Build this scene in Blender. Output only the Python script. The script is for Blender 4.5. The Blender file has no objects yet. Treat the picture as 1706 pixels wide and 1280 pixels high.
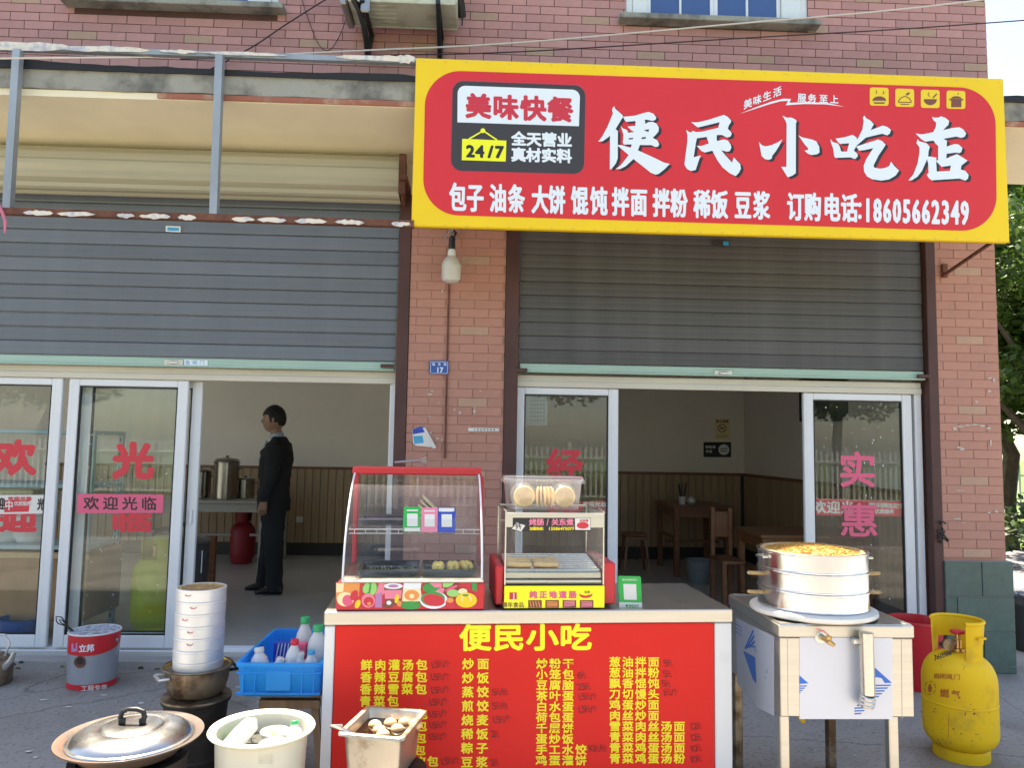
import bpy, math, random
from mathutils import Vector, Matrix
random.seed(11)
sc = bpy.context.scene
RAD = math.radians

# ------------------------------------------------------------------ camera
FPX, CXP, CYP = 1250.0, 853.0, 640.0
CAM = Vector((0, -5.3, 1.54))
_p, _y, _r = RAD(4.70), RAD(2.10), RAD(0.955)
FW = Vector((math.sin(_y)*math.cos(_p), math.cos(_y)*math.cos(_p), math.sin(_p)))
_rt = Vector((math.cos(_y), -math.sin(_y), 0)); _up = _rt.cross(FW)
RT = math.cos(_r)*_rt + math.sin(_r)*_up
UP = -math.sin(_r)*_rt + math.cos(_r)*_up
cd = bpy.data.cameras.new('camera'); cam = bpy.data.objects.new('camera', cd)
sc.collection.objects.link(cam); sc.camera = cam
M = Matrix((RT, UP, -FW)).transposed().to_4x4(); M.translation = CAM
cam.matrix_world = M
cd.sensor_fit = 'HORIZONTAL'; cd.sensor_width = 36.0; cd.lens = 36.0*FPX/1706.0
cd.clip_start = 0.05; cd.clip_end = 600

# ------------------------------------------------------------------ light
SUN_EL, SUN_AZ = RAD(64), RAD(-32)          # azimuth measured from +Y (behind the shop), negative = to the left
w = bpy.data.worlds.new('World'); sc.world = w; w.use_nodes = True
nt = w.node_tree; bg = nt.nodes['Background']
sky = nt.nodes.new('ShaderNodeTexSky'); sky.sky_type = 'NISHITA'; sky.sun_disc = False
sky.sun_elevation = SUN_EL; sky.sun_rotation = SUN_AZ; sky.air_density = 1.0; sky.dust_density = 1.3; sky.ozone_density = 1.0
nt.links.new(sky.outputs[0], bg.inputs[0]); bg.inputs[1].default_value = 0.115
sd = bpy.data.lights.new('sun', 'SUN'); sd.energy = 5.0; sd.angle = RAD(0.53); sd.color = (1.0, 0.94, 0.85)
so = bpy.data.objects.new('sun', sd); sc.collection.objects.link(so)
SUNV = Vector((math.sin(SUN_AZ)*math.cos(SUN_EL), math.cos(SUN_AZ)*math.cos(SUN_EL), math.sin(SUN_EL)))
so.rotation_euler = SUNV.to_track_quat('Z', 'Y').to_euler(); so.location = (0, 0, 12)
sc.view_settings.view_transform = 'Standard'; sc.view_settings.look = 'None'
sc.view_settings.gamma = 1; sc.view_settings.use_curve_mapping = False
sc.view_settings.exposure = 2.0
try:
    sc.view_settings.use_white_balance = True; sc.view_settings.white_balance_temperature = 7400; sc.view_settings.white_balance_tint = 12
except Exception: pass
sc.render.engine = 'CYCLES'
sc.cycles.max_bounces = 10; sc.cycles.transparent_max_bounces = 24
sc.cycles.diffuse_bounces = 5; sc.cycles.glossy_bounces = 5
sc.cycles.caustics_reflective = False; sc.cycles.caustics_refractive = False
sc.cycles.use_denoising = True

# ------------------------------------------------------------------ helpers
def ray(px, py): return FW + (px-CXP)/FPX*RT - (py-CYP)/FPX*UP
def atY(px, py, Y):
    d = ray(px, py); return CAM + d*((Y-CAM.y)/d.y)
def atZ(px, py, Z):
    d = ray(px, py); return CAM + d*((Z-CAM.z)/d.z)
class Plane:
    """a flat surface standing in the scene; P(px,py,lift) finds the point of it seen there"""
    def __init__(s, o, n):
        s.o = Vector(o); s.n = Vector(n).normalized()
        if s.n.dot(CAM-s.o) < 0: s.n = -s.n
    def P(s, px, py, lift=0.0):
        d = ray(px, py); o = s.o + s.n*lift
        return CAM + d*((o-CAM).dot(s.n)/d.dot(s.n))
def planeY(Y): return Plane((0, Y, 0), (0, -1, 0))

def mat(name, col, rough=0.6, metal=0.0, var=0.0, scale=8.0, bump=0.0, bscale=40.0, col2=None, streak=None, spec=0.5, rand=0.0, c2amt=0.5, sub=0.0, alpha=None, aniso=None, detail=6):
    m = bpy.data.materials.new(name); m.use_nodes = True; t = m.node_tree; L = t.links
    b = t.nodes['Principled BSDF']; b.inputs['Roughness'].default_value = rough; b.inputs['Metallic'].default_value = metal
    b.inputs['Specular IOR Level'].default_value = spec
    b.inputs['Base Color'].default_value = (*col, 1)
    tc = t.nodes.new('ShaderNodeTexCoord'); mp = t.nodes.new('ShaderNodeMapping'); L.new(tc.outputs['Object'], mp.inputs[0])
    if streak: mp.inputs['Scale'].default_value = streak
    src = None
    if var > 0 or col2:
        n = t.nodes.new('ShaderNodeTexNoise'); n.inputs['Scale'].default_value = scale; n.inputs['Detail'].default_value = detail
        n.inputs['Roughness'].default_value = 0.62; L.new(mp.outputs[0], n.inputs['Vector'])
        r = t.nodes.new('ShaderNodeValToRGB'); L.new(n.outputs['Fac'], r.inputs[0])
        if col2:
            r.color_ramp.elements[0].position = c2amt-0.09; r.color_ramp.elements[1].position = c2amt+0.09
            r.color_ramp.elements[0].color = (*col2, 1); r.color_ramp.elements[1].color = (*col, 1)
        else:
            r.color_ramp.elements[0].position = 0.28; r.color_ramp.elements[1].position = 0.72
            r.color_ramp.elements[0].color = (*[c*(1-var) for c in col], 1); r.color_ramp.elements[1].color = (*[min(1, c*(1+var*0.6)) for c in col], 1)
        src = r.outputs[0]
    if rand > 0:
        oi = t.nodes.new('ShaderNodeObjectInfo'); h = t.nodes.new('ShaderNodeHueSaturation')
        mr = t.nodes.new('ShaderNodeMapRange'); mr.inputs[3].default_value = 1-rand; mr.inputs[4].default_value = 1+rand
        L.new(oi.outputs['Random'], mr.inputs[0]); L.new(mr.outputs[0], h.inputs['Value'])
        if src: L.new(src, h.inputs['Color'])
        else: h.inputs['Color'].default_value = (*col, 1)
        src = h.outputs[0]
    if src: L.new(src, b.inputs['Base Color'])
    if bump > 0:
        n2 = t.nodes.new('ShaderNodeTexNoise'); n2.inputs['Scale'].default_value = bscale; n2.inputs['Detail'].default_value = 5
        L.new(mp.outputs[0], n2.inputs['Vector'])
        bp = t.nodes.new('ShaderNodeBump'); bp.inputs['Strength'].default_value = bump; bp.inputs['Distance'].default_value = 0.01
        L.new(n2.outputs['Fac'], bp.inputs['Height']); L.new(bp.outputs[0], b.inputs['Normal'])
        if metal > 0.3:
            mr = t.nodes.new('ShaderNodeMapRange'); mr.inputs[3].default_value = max(0.02, rough-0.08); mr.inputs[4].default_value = rough+0.12
            L.new(n2.outputs['Fac'], mr.inputs[0]); L.new(mr.outputs[0], b.inputs['Roughness'])
    if sub > 0:   # light passing through a thin sheet
        tr = t.nodes.new('ShaderNodeBsdfTranslucent'); mx = t.nodes.new('ShaderNodeMixShader'); mx.inputs[0].default_value = sub
        tr.inputs[0].default_value = (*col, 1)
        if src: L.new(src, tr.inputs[0])
        L.new(b.outputs[0], mx.inputs[1]); L.new(tr.outputs[0], mx.inputs[2]); L.new(mx.outputs[0], t.nodes['Material Output'].inputs[0])
    if alpha is not None: b.inputs['Alpha'].default_value = alpha
    return m

def glass(name, tint=(0.86, 0.9, 0.88), refl=1.0, rough=0.0, milky=0.0, milk=(0.9, 0.9, 0.9), smear=0.0):
    m = bpy.data.materials.new(name); m.use_nodes = True; t = m.node_tree; L = t.links
    t.nodes.remove(t.nodes['Principled BSDF']); out = t.nodes['Material Output']
    tr = t.nodes.new('ShaderNodeBsdfTransparent'); tr.inputs[0].default_value = (*tint, 1)
    gl = t.nodes.new('ShaderNodeBsdfGlossy'); gl.inputs['Roughness'].default_value = rough; gl.inputs[0].default_value = (1, 1, 1, 1)
    fr = t.nodes.new('ShaderNodeFresnel')
    ge = t.nodes.new('ShaderNodeNewGeometry'); im = t.nodes.new('ShaderNodeMath'); im.operation = 'MULTIPLY_ADD'; im.inputs[1].default_value = 1/1.5-1.5; im.inputs[2].default_value = 1.5
    L.new(ge.outputs['Backfacing'], im.inputs[0]); L.new(im.outputs[0], fr.inputs[0])
    mu = t.nodes.new('ShaderNodeMath'); mu.operation = 'MULTIPLY'; mu.inputs[1].default_value = refl; mu.use_clamp = True
    L.new(fr.outputs[0], mu.inputs[0])
    mx = t.nodes.new('ShaderNodeMixShader'); L.new(mu.outputs[0], mx.inputs[0]); L.new(tr.outputs[0], mx.inputs[1]); L.new(gl.outputs[0], mx.inputs[2])
    last = mx.outputs[0]
    if milky > 0 or smear > 0:
        df = t.nodes.new('ShaderNodeBsdfDiffuse'); df.inputs[0].default_value = (*milk, 1)
        tl = t.nodes.new('ShaderNodeBsdfTranslucent'); tl.inputs[0].default_value = (*milk, 1)
        m0 = t.nodes.new('ShaderNodeMixShader'); m0.inputs[0].default_value = 0.5; L.new(df.outputs[0], m0.inputs[1]); L.new(tl.outputs[0], m0.inputs[2])
        m2 = t.nodes.new('ShaderNodeMixShader'); m2.inputs[0].default_value = milky
        if smear > 0:
            tc = t.nodes.new('ShaderNodeTexCoord'); mp = t.nodes.new('ShaderNodeMapping'); mp.inputs['Scale'].default_value = (6, 6, 2); L.new(tc.outputs['Object'], mp.inputs[0])
            n = t.nodes.new('ShaderNodeTexNoise'); n.inputs['Scale'].default_value = 1.5; n.inputs['Detail'].default_value = 7; L.new(mp.outputs[0], n.inputs['Vector'])
            mr = t.nodes.new('ShaderNodeMapRange'); mr.inputs[1].default_value = 0.42; mr.inputs[2].default_value = 0.8; mr.inputs[3].default_value = milky; mr.inputs[4].default_value = milky+smear
            L.new(n.outputs['Fac'], mr.inputs[0]); L.new(mr.outputs[0], m2.inputs[0])
        L.new(last, m2.inputs[1]); L.new(m0.outputs[0], m2.inputs[2]); last = m2.outputs[0]
    L.new(last, out.inputs[0]); return m

class MB:
    def __init__(s, T=None): s.v = []; s.f = []; s.T = T
    def add(s, vs, fs):
        o = len(s.v)
        s.v += [(s.T @ Vector(q)) if s.T else Vector(q) for q in vs]
        s.f += [tuple(o+i for i in f) for f in fs]; return s
    def box(s, x0, x1, y0, y1, z0, z1, R=None):
        vs = [Vector((x, y, z)) for x in (x0, x1) for y in (y0, y1) for z in (z0, z1)]
        if R is not None:
            c = Vector(((x0+x1)/2, (y0+y1)/2, (z0+z1)/2)); vs = [R @ (v-c) + c for v in vs]
        return s.add(vs, [(0, 1, 3, 2), (4, 6, 7, 5), (0, 4, 5, 1), (2, 3, 7, 6), (0, 2, 6, 4), (1, 5, 7, 3)])
    def bbox(s, x0, x1, y0, y1, z0, z1, b=0.004):
        """box with chamfered long edges all round"""
        b = min(b, (x1-x0)/2.2, (y1-y0)/2.2, (z1-z0)/2.2)
        vs = []; 
        for x, y, z in [(a, c, d) for a in (0, 1) for c in (0, 1) for d in (0, 1)]:
            X = (x0, x1)[x]; Y = (y0, y1)[y]; Z = (z0, z1)[z]; dx = b*(1, -1)[x]; dy = b*(1, -1)[y]; dz = b*(1, -1)[z]
            vs += [(X, Y+dy, Z+dz), (X+dx, Y, Z+dz), (X+dx, Y+dy, Z)]
        I = lambda x, y, z, k: ((x*2+y)*2+z)*3+k
        fs = [(I(x, 0, 0, 0), I(x, 0, 1, 0), I(x, 1, 1, 0), I(x, 1, 0, 0)) for x in (0, 1)]
        fs += [(I(0, y, 0, 1), I(0, y, 1, 1), I(1, y, 1, 1), I(1, y, 0, 1)) for y in (0, 1)]
        fs += [(I(0, 0, z, 2), I(0, 1, z, 2), I(1, 1, z, 2), I(1, 0, z, 2)) for z in (0, 1)]
        for a in (0, 1):
            for c in (0, 1):
                fs += [(I(a, c, 0, 0), I(a, c, 1, 0), I(a, c, 1, 1), I(a, c, 0, 1))]
                fs += [(I(a, 0, c, 0), I(a, 1, c, 0), I(a, 1, c, 2), I(a, 0, c, 2))]
                fs += [(I(0, a, c, 1), I(1, a, c, 1), I(1, a, c, 2), I(0, a, c, 2))]
                for d in (0, 1): fs += [(I(a, c, d, 0), I(a, c, d, 1), I(a, c, d, 2))]
        return s.add(vs, fs)
    def lathe(s, prof, c=(0, 0, 0), n=32, a0=0.0, a1=2*math.pi, sx=1.0, sy=1.0, R=None):
        c = Vector(c); full = abs(a1-a0-2*math.pi) < 1e-6; m = n if full else n+1
        vs = []
        for r, z in prof:
            for k in range(m):
                a = a0+(a1-a0)*k/n; q = Vector((r*math.cos(a)*sx, r*math.sin(a)*sy, z))
                if R is not None: q = R @ q
                vs.append(c+q)
        fs = []
        for i in range(len(prof)-1):
            for k in range(n):
                k2 = (k+1) % m
                fs.append((i*m+k, i*m+k2, (i+1)*m+k2, (i+1)*m+k))
        if full:
            if prof[0][0] > 1e-6: fs.append(tuple(range(m-1, -1, -1)))
            if prof[-1][0] > 1e-6: fs.append(tuple((len(prof)-1)*m+k for k in range(m)))
        return s.add(vs, fs)
    def tube(s, pts, r, n=10, closed=False, flat=1.0):
        pts = [Vector(q) for q in pts]; N = len(pts); vs = []
        rr = r if isinstance(r, (list, tuple)) else [r]*N
        ref = Vector((0, 0, 1))
        t0 = (pts[1]-pts[0]).normalized()
        if abs(t0.dot(ref)) > 0.95: ref = Vector((1, 0, 0))
        u = t0.cross(ref).normalized()
        for i, q in enumerate(pts):
            a = pts[i-1] if i > 0 else (pts[-1] if closed else pts[0]); b = pts[(i+1) % N] if (i < N-1 or closed) else pts[-1]
            t = (b-a).normalized() if (b-a).length > 1e-9 else t0
            u = (u - t*u.dot(t)); u = u.normalized() if u.length > 1e-6 else t.orthogonal().normalized()
            v = t.cross(u)
            for k in range(n):
                an = 2*math.pi*k/n; vs.append(q+u*math.cos(an)*rr[i]+v*math.sin(an)*rr[i]*flat)
        fs = [(i*n+k, i*n+(k+1) % n, (i+1)*n+(k+1) % n, (i+1)*n+k) for i in range(N-1) for k in range(n)]
        if closed: fs += [((N-1)*n+k, (N-1)*n+(k+1) % n, (k+1) % n, k) for k in range(n)]
        else: fs += [tuple(range(n-1, -1, -1)), tuple((N-1)*n+k for k in range(n))]
        return s.add(vs, fs)
    def prism(s, poly, d):
        """poly: 3D points of a flat outline, d: thickness vector"""
        d = Vector(d); n = len(poly); vs = [Vector(q) for q in poly]+[Vector(q)+d for q in poly]
        return s.add(vs, [tuple(range(n)), tuple(range(2*n-1, n-1, -1))]+[(i, (i+1) % n, n+(i+1) % n, n+i) for i in range(n)])
    def face(s, poly): return s.add(poly, [tuple(range(len(poly)))])
    def ball(s, c, r, n=14, m=9, sx=1, sy=1, sz=1, R=None):
        pr = [(max(1e-7, r*math.sin(math.pi*i/m)), -r*math.cos(math.pi*i/m)*sz) for i in range(m+1)]
        return s.lathe(pr, c, n, sx=sx, sy=sy, R=R)
    def bar(s, a, b, w, h=None):
        """square bar from a to b"""
        a = Vector(a); b = Vector(b); h = h or w; t = (b-a).normalized()
        ref = Vector((0, 0, 1)) if abs(t.z) < 0.9 else Vector((0, 1, 0))
        u = t.cross(ref).normalized(); v = t.cross(u)
        vs = [q+u*i*w/2+v*j*h/2 for q in (a, b) for i, j in ((-1, -1), (1, -1), (1, 1), (-1, 1))]
        return s.add(vs, [(3, 2, 1, 0), (4, 5, 6, 7)]+[(i, (i+1) % 4, 4+(i+1) % 4, 4+i) for i in range(4)])

ROOTINV = {}
def kind(o, k): o['kind'] = k; return o
def obj(name, mb, m, parent=None, smooth=35):
    me = bpy.data.meshes.new(name)
    inv = ROOTINV.get(parent.name) if parent else None
    vs = [tuple(inv @ v) for v in mb.v] if inv else [tuple(v) for v in mb.v]
    me.from_pydata(vs, [], mb.f); me.validate(); me.update()
    if m: me.materials.append(m)
    if smooth:
        me.polygons.foreach_set('use_smooth', [True]*len(me.polygons)); me.set_sharp_from_angle(angle=RAD(smooth))
    o = bpy.data.objects.new(name, me); sc.collection.objects.link(o)
    if parent:
        o.parent = parent
        if inv: ROOTINV[o.name] = inv
    return o
def thing(name, label, cat, loc=(0, 0, 0), rz=0.0, group=None):
    o = bpy.data.objects.new(name, None); sc.collection.objects.link(o); o.empty_display_size = 0.1
    o.location = loc; o.rotation_euler = (0, 0, rz); o['label'] = label; o['category'] = cat
    if group: o['group'] = group
    Mx = Matrix.Translation(Vector(loc)) @ Matrix.Rotation(rz, 4, 'Z'); ROOTINV[o.name] = Mx.inverted()
    return o
def tag(o, label, cat, group=None):
    o['label'] = label; o['category'] = cat
    if group: o['group'] = group
    return o
def struct(name, mb, m, smooth=35): return kind(obj(name, mb, m, None, smooth), 'structure')
def TM(loc, rz=0.0): return Matrix.Translation(Vector(loc)) @ Matrix.Rotation(rz, 4, 'Z')
def copy_tree(o, parent=None):
    c = o.copy(); sc.collection.objects.link(c)
    if parent: c.parent = parent
    for ch in list(o.children): copy_tree(ch, c)
    return c

# ------------------------------------------------------------------ lettering
CHARS = sorted(set("国8便民小吃店美味快餐全天营业真材实料包子油条大饼馄饨拌面粉稀饭豆浆订购电话:1234567890/生活服务至上鲜肉灌汤香辣腐雪菜青炒蒸饺煎烧麦粽干笼脑茶叶蛋白水荷千层手工鸡葱飘刀切馒头丝元个份.经济惠欢迎光临立邦程专用液化石油气燃阀门自闭烤肠关东煮加盟热线：纯正地道锦年食品开微信支付中禁止吸烟粒粒皆辛苦J号请扫码优质皮中卷闸路服务"))
GL = {}
_tmp = []
for ch in CHARS:
    cu = bpy.data.curves.new('glyph', 'FONT'); cu.body = ch; cu.size = 1.0; cu.resolution_u = 2
    o = bpy.data.objects.new('glyph', cu); sc.collection.objects.link(o); _tmp.append((ch, o, cu))
dg = bpy.context.evaluated_depsgraph_get(); dg.update()
for ch, o, cu in _tmp:
    me = bpy.data.meshes.new_from_object(o.evaluated_get(dg))
    GL[ch] = ([(v.co.x, v.co.y) for v in me.vertices], [tuple(p.vertices) for p in me.polygons]); bpy.data.meshes.remove(me)
for ch, o, cu in _tmp: bpy.data.objects.remove(o); bpy.data.curves.remove(cu)
def bb(ch):
    xs = [q[0] for q in GL[ch][0]]; ys = [q[1] for q in GL[ch][0]]; return min(xs), max(xs), min(ys), max(ys)
RC, RL = bb('国'), bb('8')
def text(mb, s, x, y, w, h, dx, P, lift=0.001, bold=0.0, slope=0.0, slant=0.0, xs=None, jit=0.0):
    """draw s with cells w x h (photo units of plane P), first cell's top-left at x,y; dx = advance"""
    rs = random.Random(len(s)*31+int(x))
    if xs: x = xs[0]
    for i, ch in enumerate(s):
        if ch == ' ' or ch not in GL or not GL[ch][0]: continue
        x0 = xs[i] if xs else x+dx*i
        vs, fs = GL[ch]; yo = y+slope*(x0-x)+rs.uniform(-jit, jit)
        cjk = ord(ch) > 0x2e80
        i0 = (len(mb.v), len(mb.f))
        if cjk: rx0, rx1, ry0, ry1 = RC
        else:
            a, b_, c, d = bb(ch); ww = RL[1]-RL[0]; rx0 = (a+b_)/2-ww/2; rx1 = rx0+ww; ry0, ry1 = RL[2], RL[3]
        offs = [(0, 0)]
        if bold > 0:
            k = 8 if bold > 0.9 else 4
            offs += [(bold*math.cos(2*math.pi*(j+.5)/k), bold*math.sin(2*math.pi*(j+.5)/k)) for j in range(k)]
        for j, (ox, oy) in enumerate(offs):
            lv = lift+0.00006*j
            out = []
            for vx, vy in vs:
                u = (vx-rx0)/(rx1-rx0); v = 1-(vy-ry0)/(ry1-ry0)
                px = x0+u*w+ox+slant*(0.5-v)*h; py = yo+v*h+oy+slope*(px-x0)
                out.append(P(px, py, lv))
            mb.add(out, fs)
        mb.segs = getattr(mb, 'segs', []) + [(i0[0], len(mb.v), i0[1], len(mb.f), w)]
    return mb
def letters(name, mb, m, par, smooth=0):
    """print each readable character as a part of its own; the tiny ones stay joined"""
    small = MB(); big = []; used = set()
    for (v0, v1, f0, f1, w_) in getattr(mb, 'segs', []):
        q = MB(); q.v = mb.v[v0:v1]; q.f = [tuple(i-v0 for i in f) for f in mb.f[f0:f1]]; used.update(range(f0, f1))
        if w_ >= 9: big.append(q)
        else:
            o = len(small.v); small.v += q.v; small.f += [tuple(i+o for i in f) for f in q.f]
    rest = [f for i, f in enumerate(mb.f) if i not in used]
    for q in big: obj('character', q, m, par, 0)
    if small.f: kind(obj(name, small, m, par, 0), 'stuff')
    if rest:
        idx = sorted({i for f in rest for i in f}); mp = {i: k for k, i in enumerate(idx)}
        q = MB(); q.v = [mb.v[i] for i in idx]; q.f = [tuple(mp[i] for i in f) for f in rest]; kind(obj('print_marks', q, m, par, 0), 'stuff')
def poly(mb, pts, P, lift=0.001): return mb.face([P(x, y, lift) for x, y in pts])
def rrect(mb, tl, tr, br, bl, r, P, lift=0.001, n=8, corners=(1, 1, 1, 1)):
    """rounded quad"""
    c = [Vector((*q, 0)) for q in (tl, tr, br, bl)]; out = []
    for i in range(4):
        a = c[i]; pv = (c[i-1]-a).normalized(); nx = (c[(i+1) % 4]-a).normalized()
        if not corners[i]: out.append((a.x, a.y)); continue
        s = a+pv*r; e = a+nx*r
        for k in range(n+1):
            t = k/n*math.pi/2; q = a+pv*r*(1-math.sin(t))+nx*r*(1-math.cos(t)); out.append((q.x, q.y))
    return poly(mb, out, P, lift)
def ell(mb, cx, cy, rx, ry, P, lift=0.001, n=20, rot=0.0, a0=0, a1=2*math.pi):
    full = abs(a1-a0-2*math.pi) < 1e-6; m = n if full else n+1; pts = []
    for k in range(m):
        a = a0+(a1-a0)*k/n; u, v = rx*math.cos(a), ry*math.sin(a)
        pts.append((cx+u*math.cos(rot)-v*math.sin(rot), cy+u*math.sin(rot)+v*math.cos(rot)))
    return poly(mb, pts, P, lift)
def strokeline(mb, pts, wd, P, lift=0.001):
    for (x0, y0), (x1, y1) in zip(pts[:-1], pts[1:]):
        L = math.hypot(x1-x0, y1-y0) or 1; nx, ny = -(y1-y0)/L*wd/2, (x1-x0)/L*wd/2
        poly(mb, [(x0+nx, y0+ny), (x1+nx, y1+ny), (x1-nx, y1-ny), (x0-nx, y0-ny)], P, lift)
        lift += 0.00003
    return mb

# ------------------------------------------------------------------ materials
MT = {}
MT['brick'] = mat('fired_tile', (0.47, 0.225, 0.168), 0.62, var=0.09, scale=5, bump=0.12, bscale=90, rand=0.05)
MT['brick_pink'] = mat('hazed_tile', (0.52, 0.25, 0.225), 0.6, var=0.13, scale=5, bump=0.12, bscale=90, rand=0.10)  # pinker than the pillar tile: haze put into the colour
MT['brick_pale'] = mat('pale_tile', (0.47, 0.29, 0.205), 0.62, var=0.12, scale=6, bump=0.12, bscale=90, rand=0.06)
MT['mortar_dark'] = mat('dark_mortar', (0.11, 0.05, 0.045), 0.9, var=0.3, scale=4)
MT['mortar'] = mat('mortar', (0.50, 0.285, 0.22), 0.9, col2=(0.38, 0.19, 0.145), scale=1.7, c2amt=0.52)
MT['concrete'] = mat('weathered_concrete', (0.33, 0.32, 0.28), 0.95, col2=(0.13, 0.125, 0.115), scale=3.5, bump=0.7, bscale=30, c2amt=0.47, detail=10)
MT['cream'] = mat('cream_plaster', (0.84, 0.75, 0.56), 0.85, var=0.10, scale=1.5, bump=0.1, bscale=25)
MT['trim'] = mat('terracotta_trim', (0.33, 0.12, 0.08), 0.85, col2=(0.5, 0.36, 0.26), scale=6, c2amt=0.38)
MT['tar'] = mat('roofing_felt', (0.012, 0.012, 0.014), 0.7, bump=0.6, bscale=20)
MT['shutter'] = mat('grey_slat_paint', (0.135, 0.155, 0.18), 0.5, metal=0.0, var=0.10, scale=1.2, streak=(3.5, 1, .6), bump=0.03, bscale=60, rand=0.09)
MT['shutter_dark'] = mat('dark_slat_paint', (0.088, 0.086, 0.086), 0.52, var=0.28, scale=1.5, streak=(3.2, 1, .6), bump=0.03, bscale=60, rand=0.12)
MT['mint'] = mat('mint_bar', (0.36, 0.52, 0.44), 0.45, var=0.12, scale=2, streak=(1, 1, 20))
MT['coil'] = mat('cream_slat', (0.44, 0.40, 0.29), 0.5, var=0.12, scale=1.2, streak=(0.6, 1, 10), bump=0.03)
MT['rust'] = mat('rusty_steel', (0.16, 0.06, 0.035), 0.8, var=0.5, scale=12, bump=0.3, bscale=60)
MT['flake'] = mat('torn_white_film', (0.72, 0.66, 0.58), 0.6, col2=(0.42, 0.42, 0.5), scale=14, c2amt=0.44, bump=0.4)
MT['maroon'] = mat('maroon_channel', (0.085, 0.032, 0.027), 0.6, var=0.35, scale=5, streak=(1, 1, 0.4), bump=0.1)
MT['galv'] = mat('galvanised_steel', (0.34, 0.37, 0.40), 0.5, metal=0.45, var=0.25, scale=5, streak=(1, 1, 0.3), bump=0.1)
MT['white_al'] = mat('white_aluminium', (0.74, 0.76, 0.78), 0.38, var=0.06, scale=3, bump=0.02)
MT['cream_al'] = mat('yellowed_aluminium', (0.62, 0.57, 0.47), 0.42, var=0.10, scale=3, streak=(0.5, 1, 4))
MT['rubber'] = mat('black_rubber', (0.012, 0.012, 0.013), 0.6)
MT['black'] = mat('black_plastic', (0.015, 0.015, 0.016), 0.4)
MT['glass'] = glass('door_glass', (0.93, 0.955, 0.94), 0.62, smear=0.04, milky=0.012, milk=(0.55, 0.55, 0.5))
MT['clear'] = glass('clear_pane', (0.94, 0.96, 0.95), 0.6, milky=0.01, smear=0.05, milk=(0.8, 0.78, 0.7))
MT['blueglass'] = mat('blue_window_glass', (0.035, 0.09, 0.25), 0.04, spec=0.8)
MT['plaster'] = mat('interior_plaster', (0.86, 0.81, 0.74), 0.9, var=0.05, scale=1.5)
MT['ceiling'] = mat('interior_ceiling', (0.86, 0.86, 0.84), 0.9, var=0.05)
MT['wains'] = mat('wood_wainscot', (0.46, 0.32, 0.19), 0.5, var=0.22, scale=3, streak=(8, 8, 0.7), rand=0.09)
MT['skirt'] = mat('dark_skirting', (0.035, 0.032, 0.03), 0.5)
MT['floor_in'] = mat('interior_floor_tile', (0.52, 0.51, 0.49), 0.3, var=0.12, scale=1.2, bump=0.02)
MT['wood'] = mat('red_brown_wood', (0.22, 0.085, 0.035), 0.4, var=0.3, scale=4, streak=(1, 1, 8), bump=0.05)
MT['wood2'] = mat('orange_wood', (0.25, 0.10, 0.035), 0.4, var=0.3, scale=4, streak=(6, 6, 0.8), bump=0.05)
MT['stoolwood'] = mat('worn_stool_wood', (0.27, 0.16, 0.085), 0.6, var=0.35, scale=4, streak=(6, 6, 0.8), bump=0.1)
MT['steel'] = mat('stainless_steel', (0.62, 0.60, 0.55), 0.26, metal=1.0, var=0.05, scale=3, bump=0.015, bscale=6)
MT['steel_b'] = mat('brushed_stainless', (0.58, 0.555, 0.49), 0.34, metal=0.95, var=0.08, scale=2, streak=(1, 1, 25), bump=0.04, bscale=20)
MT['alum'] = mat('polished_aluminium', (0.80, 0.80, 0.79), 0.17, metal=1.0, var=0.04, scale=4, bump=0.10, bscale=10)
MT['alum_dull'] = mat('dull_aluminium', (0.72, 0.71, 0.70), 0.38, metal=0.85, var=0.08, scale=5, bump=0.06, bscale=20)
MT['dirtysteel'] = mat('burnt_steel', (0.34, 0.27, 0.19), 0.42, metal=0.8, col2=(0.12, 0.075, 0.045), scale=7, c2amt=0.5, bump=0.25, bscale=30)
MT['rustpan'] = mat('rusty_pan', (0.075, 0.055, 0.042), 0.6, metal=0.15, col2=(0.15, 0.08, 0.05), scale=6, c2amt=0.45, bump=0.3, bscale=25)
MT['stove'] = mat('sooty_drum', (0.030, 0.026, 0.023), 0.55, metal=0.3, col2=(0.10, 0.06, 0.04), scale=6, c2amt=0.36, bump=0.4, bscale=25)
MT['gold'] = mat('yellow_pot_interior', (0.75, 0.48, 0.08), 0.3, metal=0.6)
MT['straw'] = mat('woven_straw', (0.60, 0.40, 0.18), 0.75, var=0.35, scale=60, bump=1.0, bscale=120)
MT['straw_gold'] = mat('golden_straw', (0.62, 0.34, 0.075), 0.7, var=0.5, scale=45, bump=1.0, bscale=90)
MT['red'] = mat('red_banner', (0.74, 0.026, 0.020), 0.55, spec=0.2, var=0.05, scale=1.0, bump=0.10, bscale=2.2)
MT['red_sign'] = mat('sign_red_vinyl', (0.70, 0.032, 0.042), 0.5, spec=0.35, var=0.07, scale=0.8, bump=0.22, bscale=1.6)
MT['yellow_sign'] = mat('sign_yellow_vinyl', (0.90, 0.60, 0.018), 0.5, spec=0.35, var=0.07, scale=0.8, bump=0.22, bscale=1.6)
MT['red_plastic'] = mat('red_enamel', (0.62, 0.02, 0.03), 0.35, var=0.08, scale=3)
MT['p_white'] = mat('print_white', (0.76, 0.82, 0.88), 0.45)
MT['p_black'] = mat('print_black', (0.018, 0.018, 0.022), 0.5)
MT['p_char'] = mat('print_charcoal', (0.042, 0.036, 0.038), 0.5)
MT['p_red'] = mat('print_red', (0.62, 0.03, 0.05), 0.45)
MT['p_yellow'] = mat('print_yellow', (0.90, 0.74, 0.02), 0.45)
MT['p_lemon'] = mat('print_lemon', (0.88, 0.88, 0.02), 0.45)
MT['p_gold'] = mat('print_gold', (0.85, 0.60, 0.02), 0.45)
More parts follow.
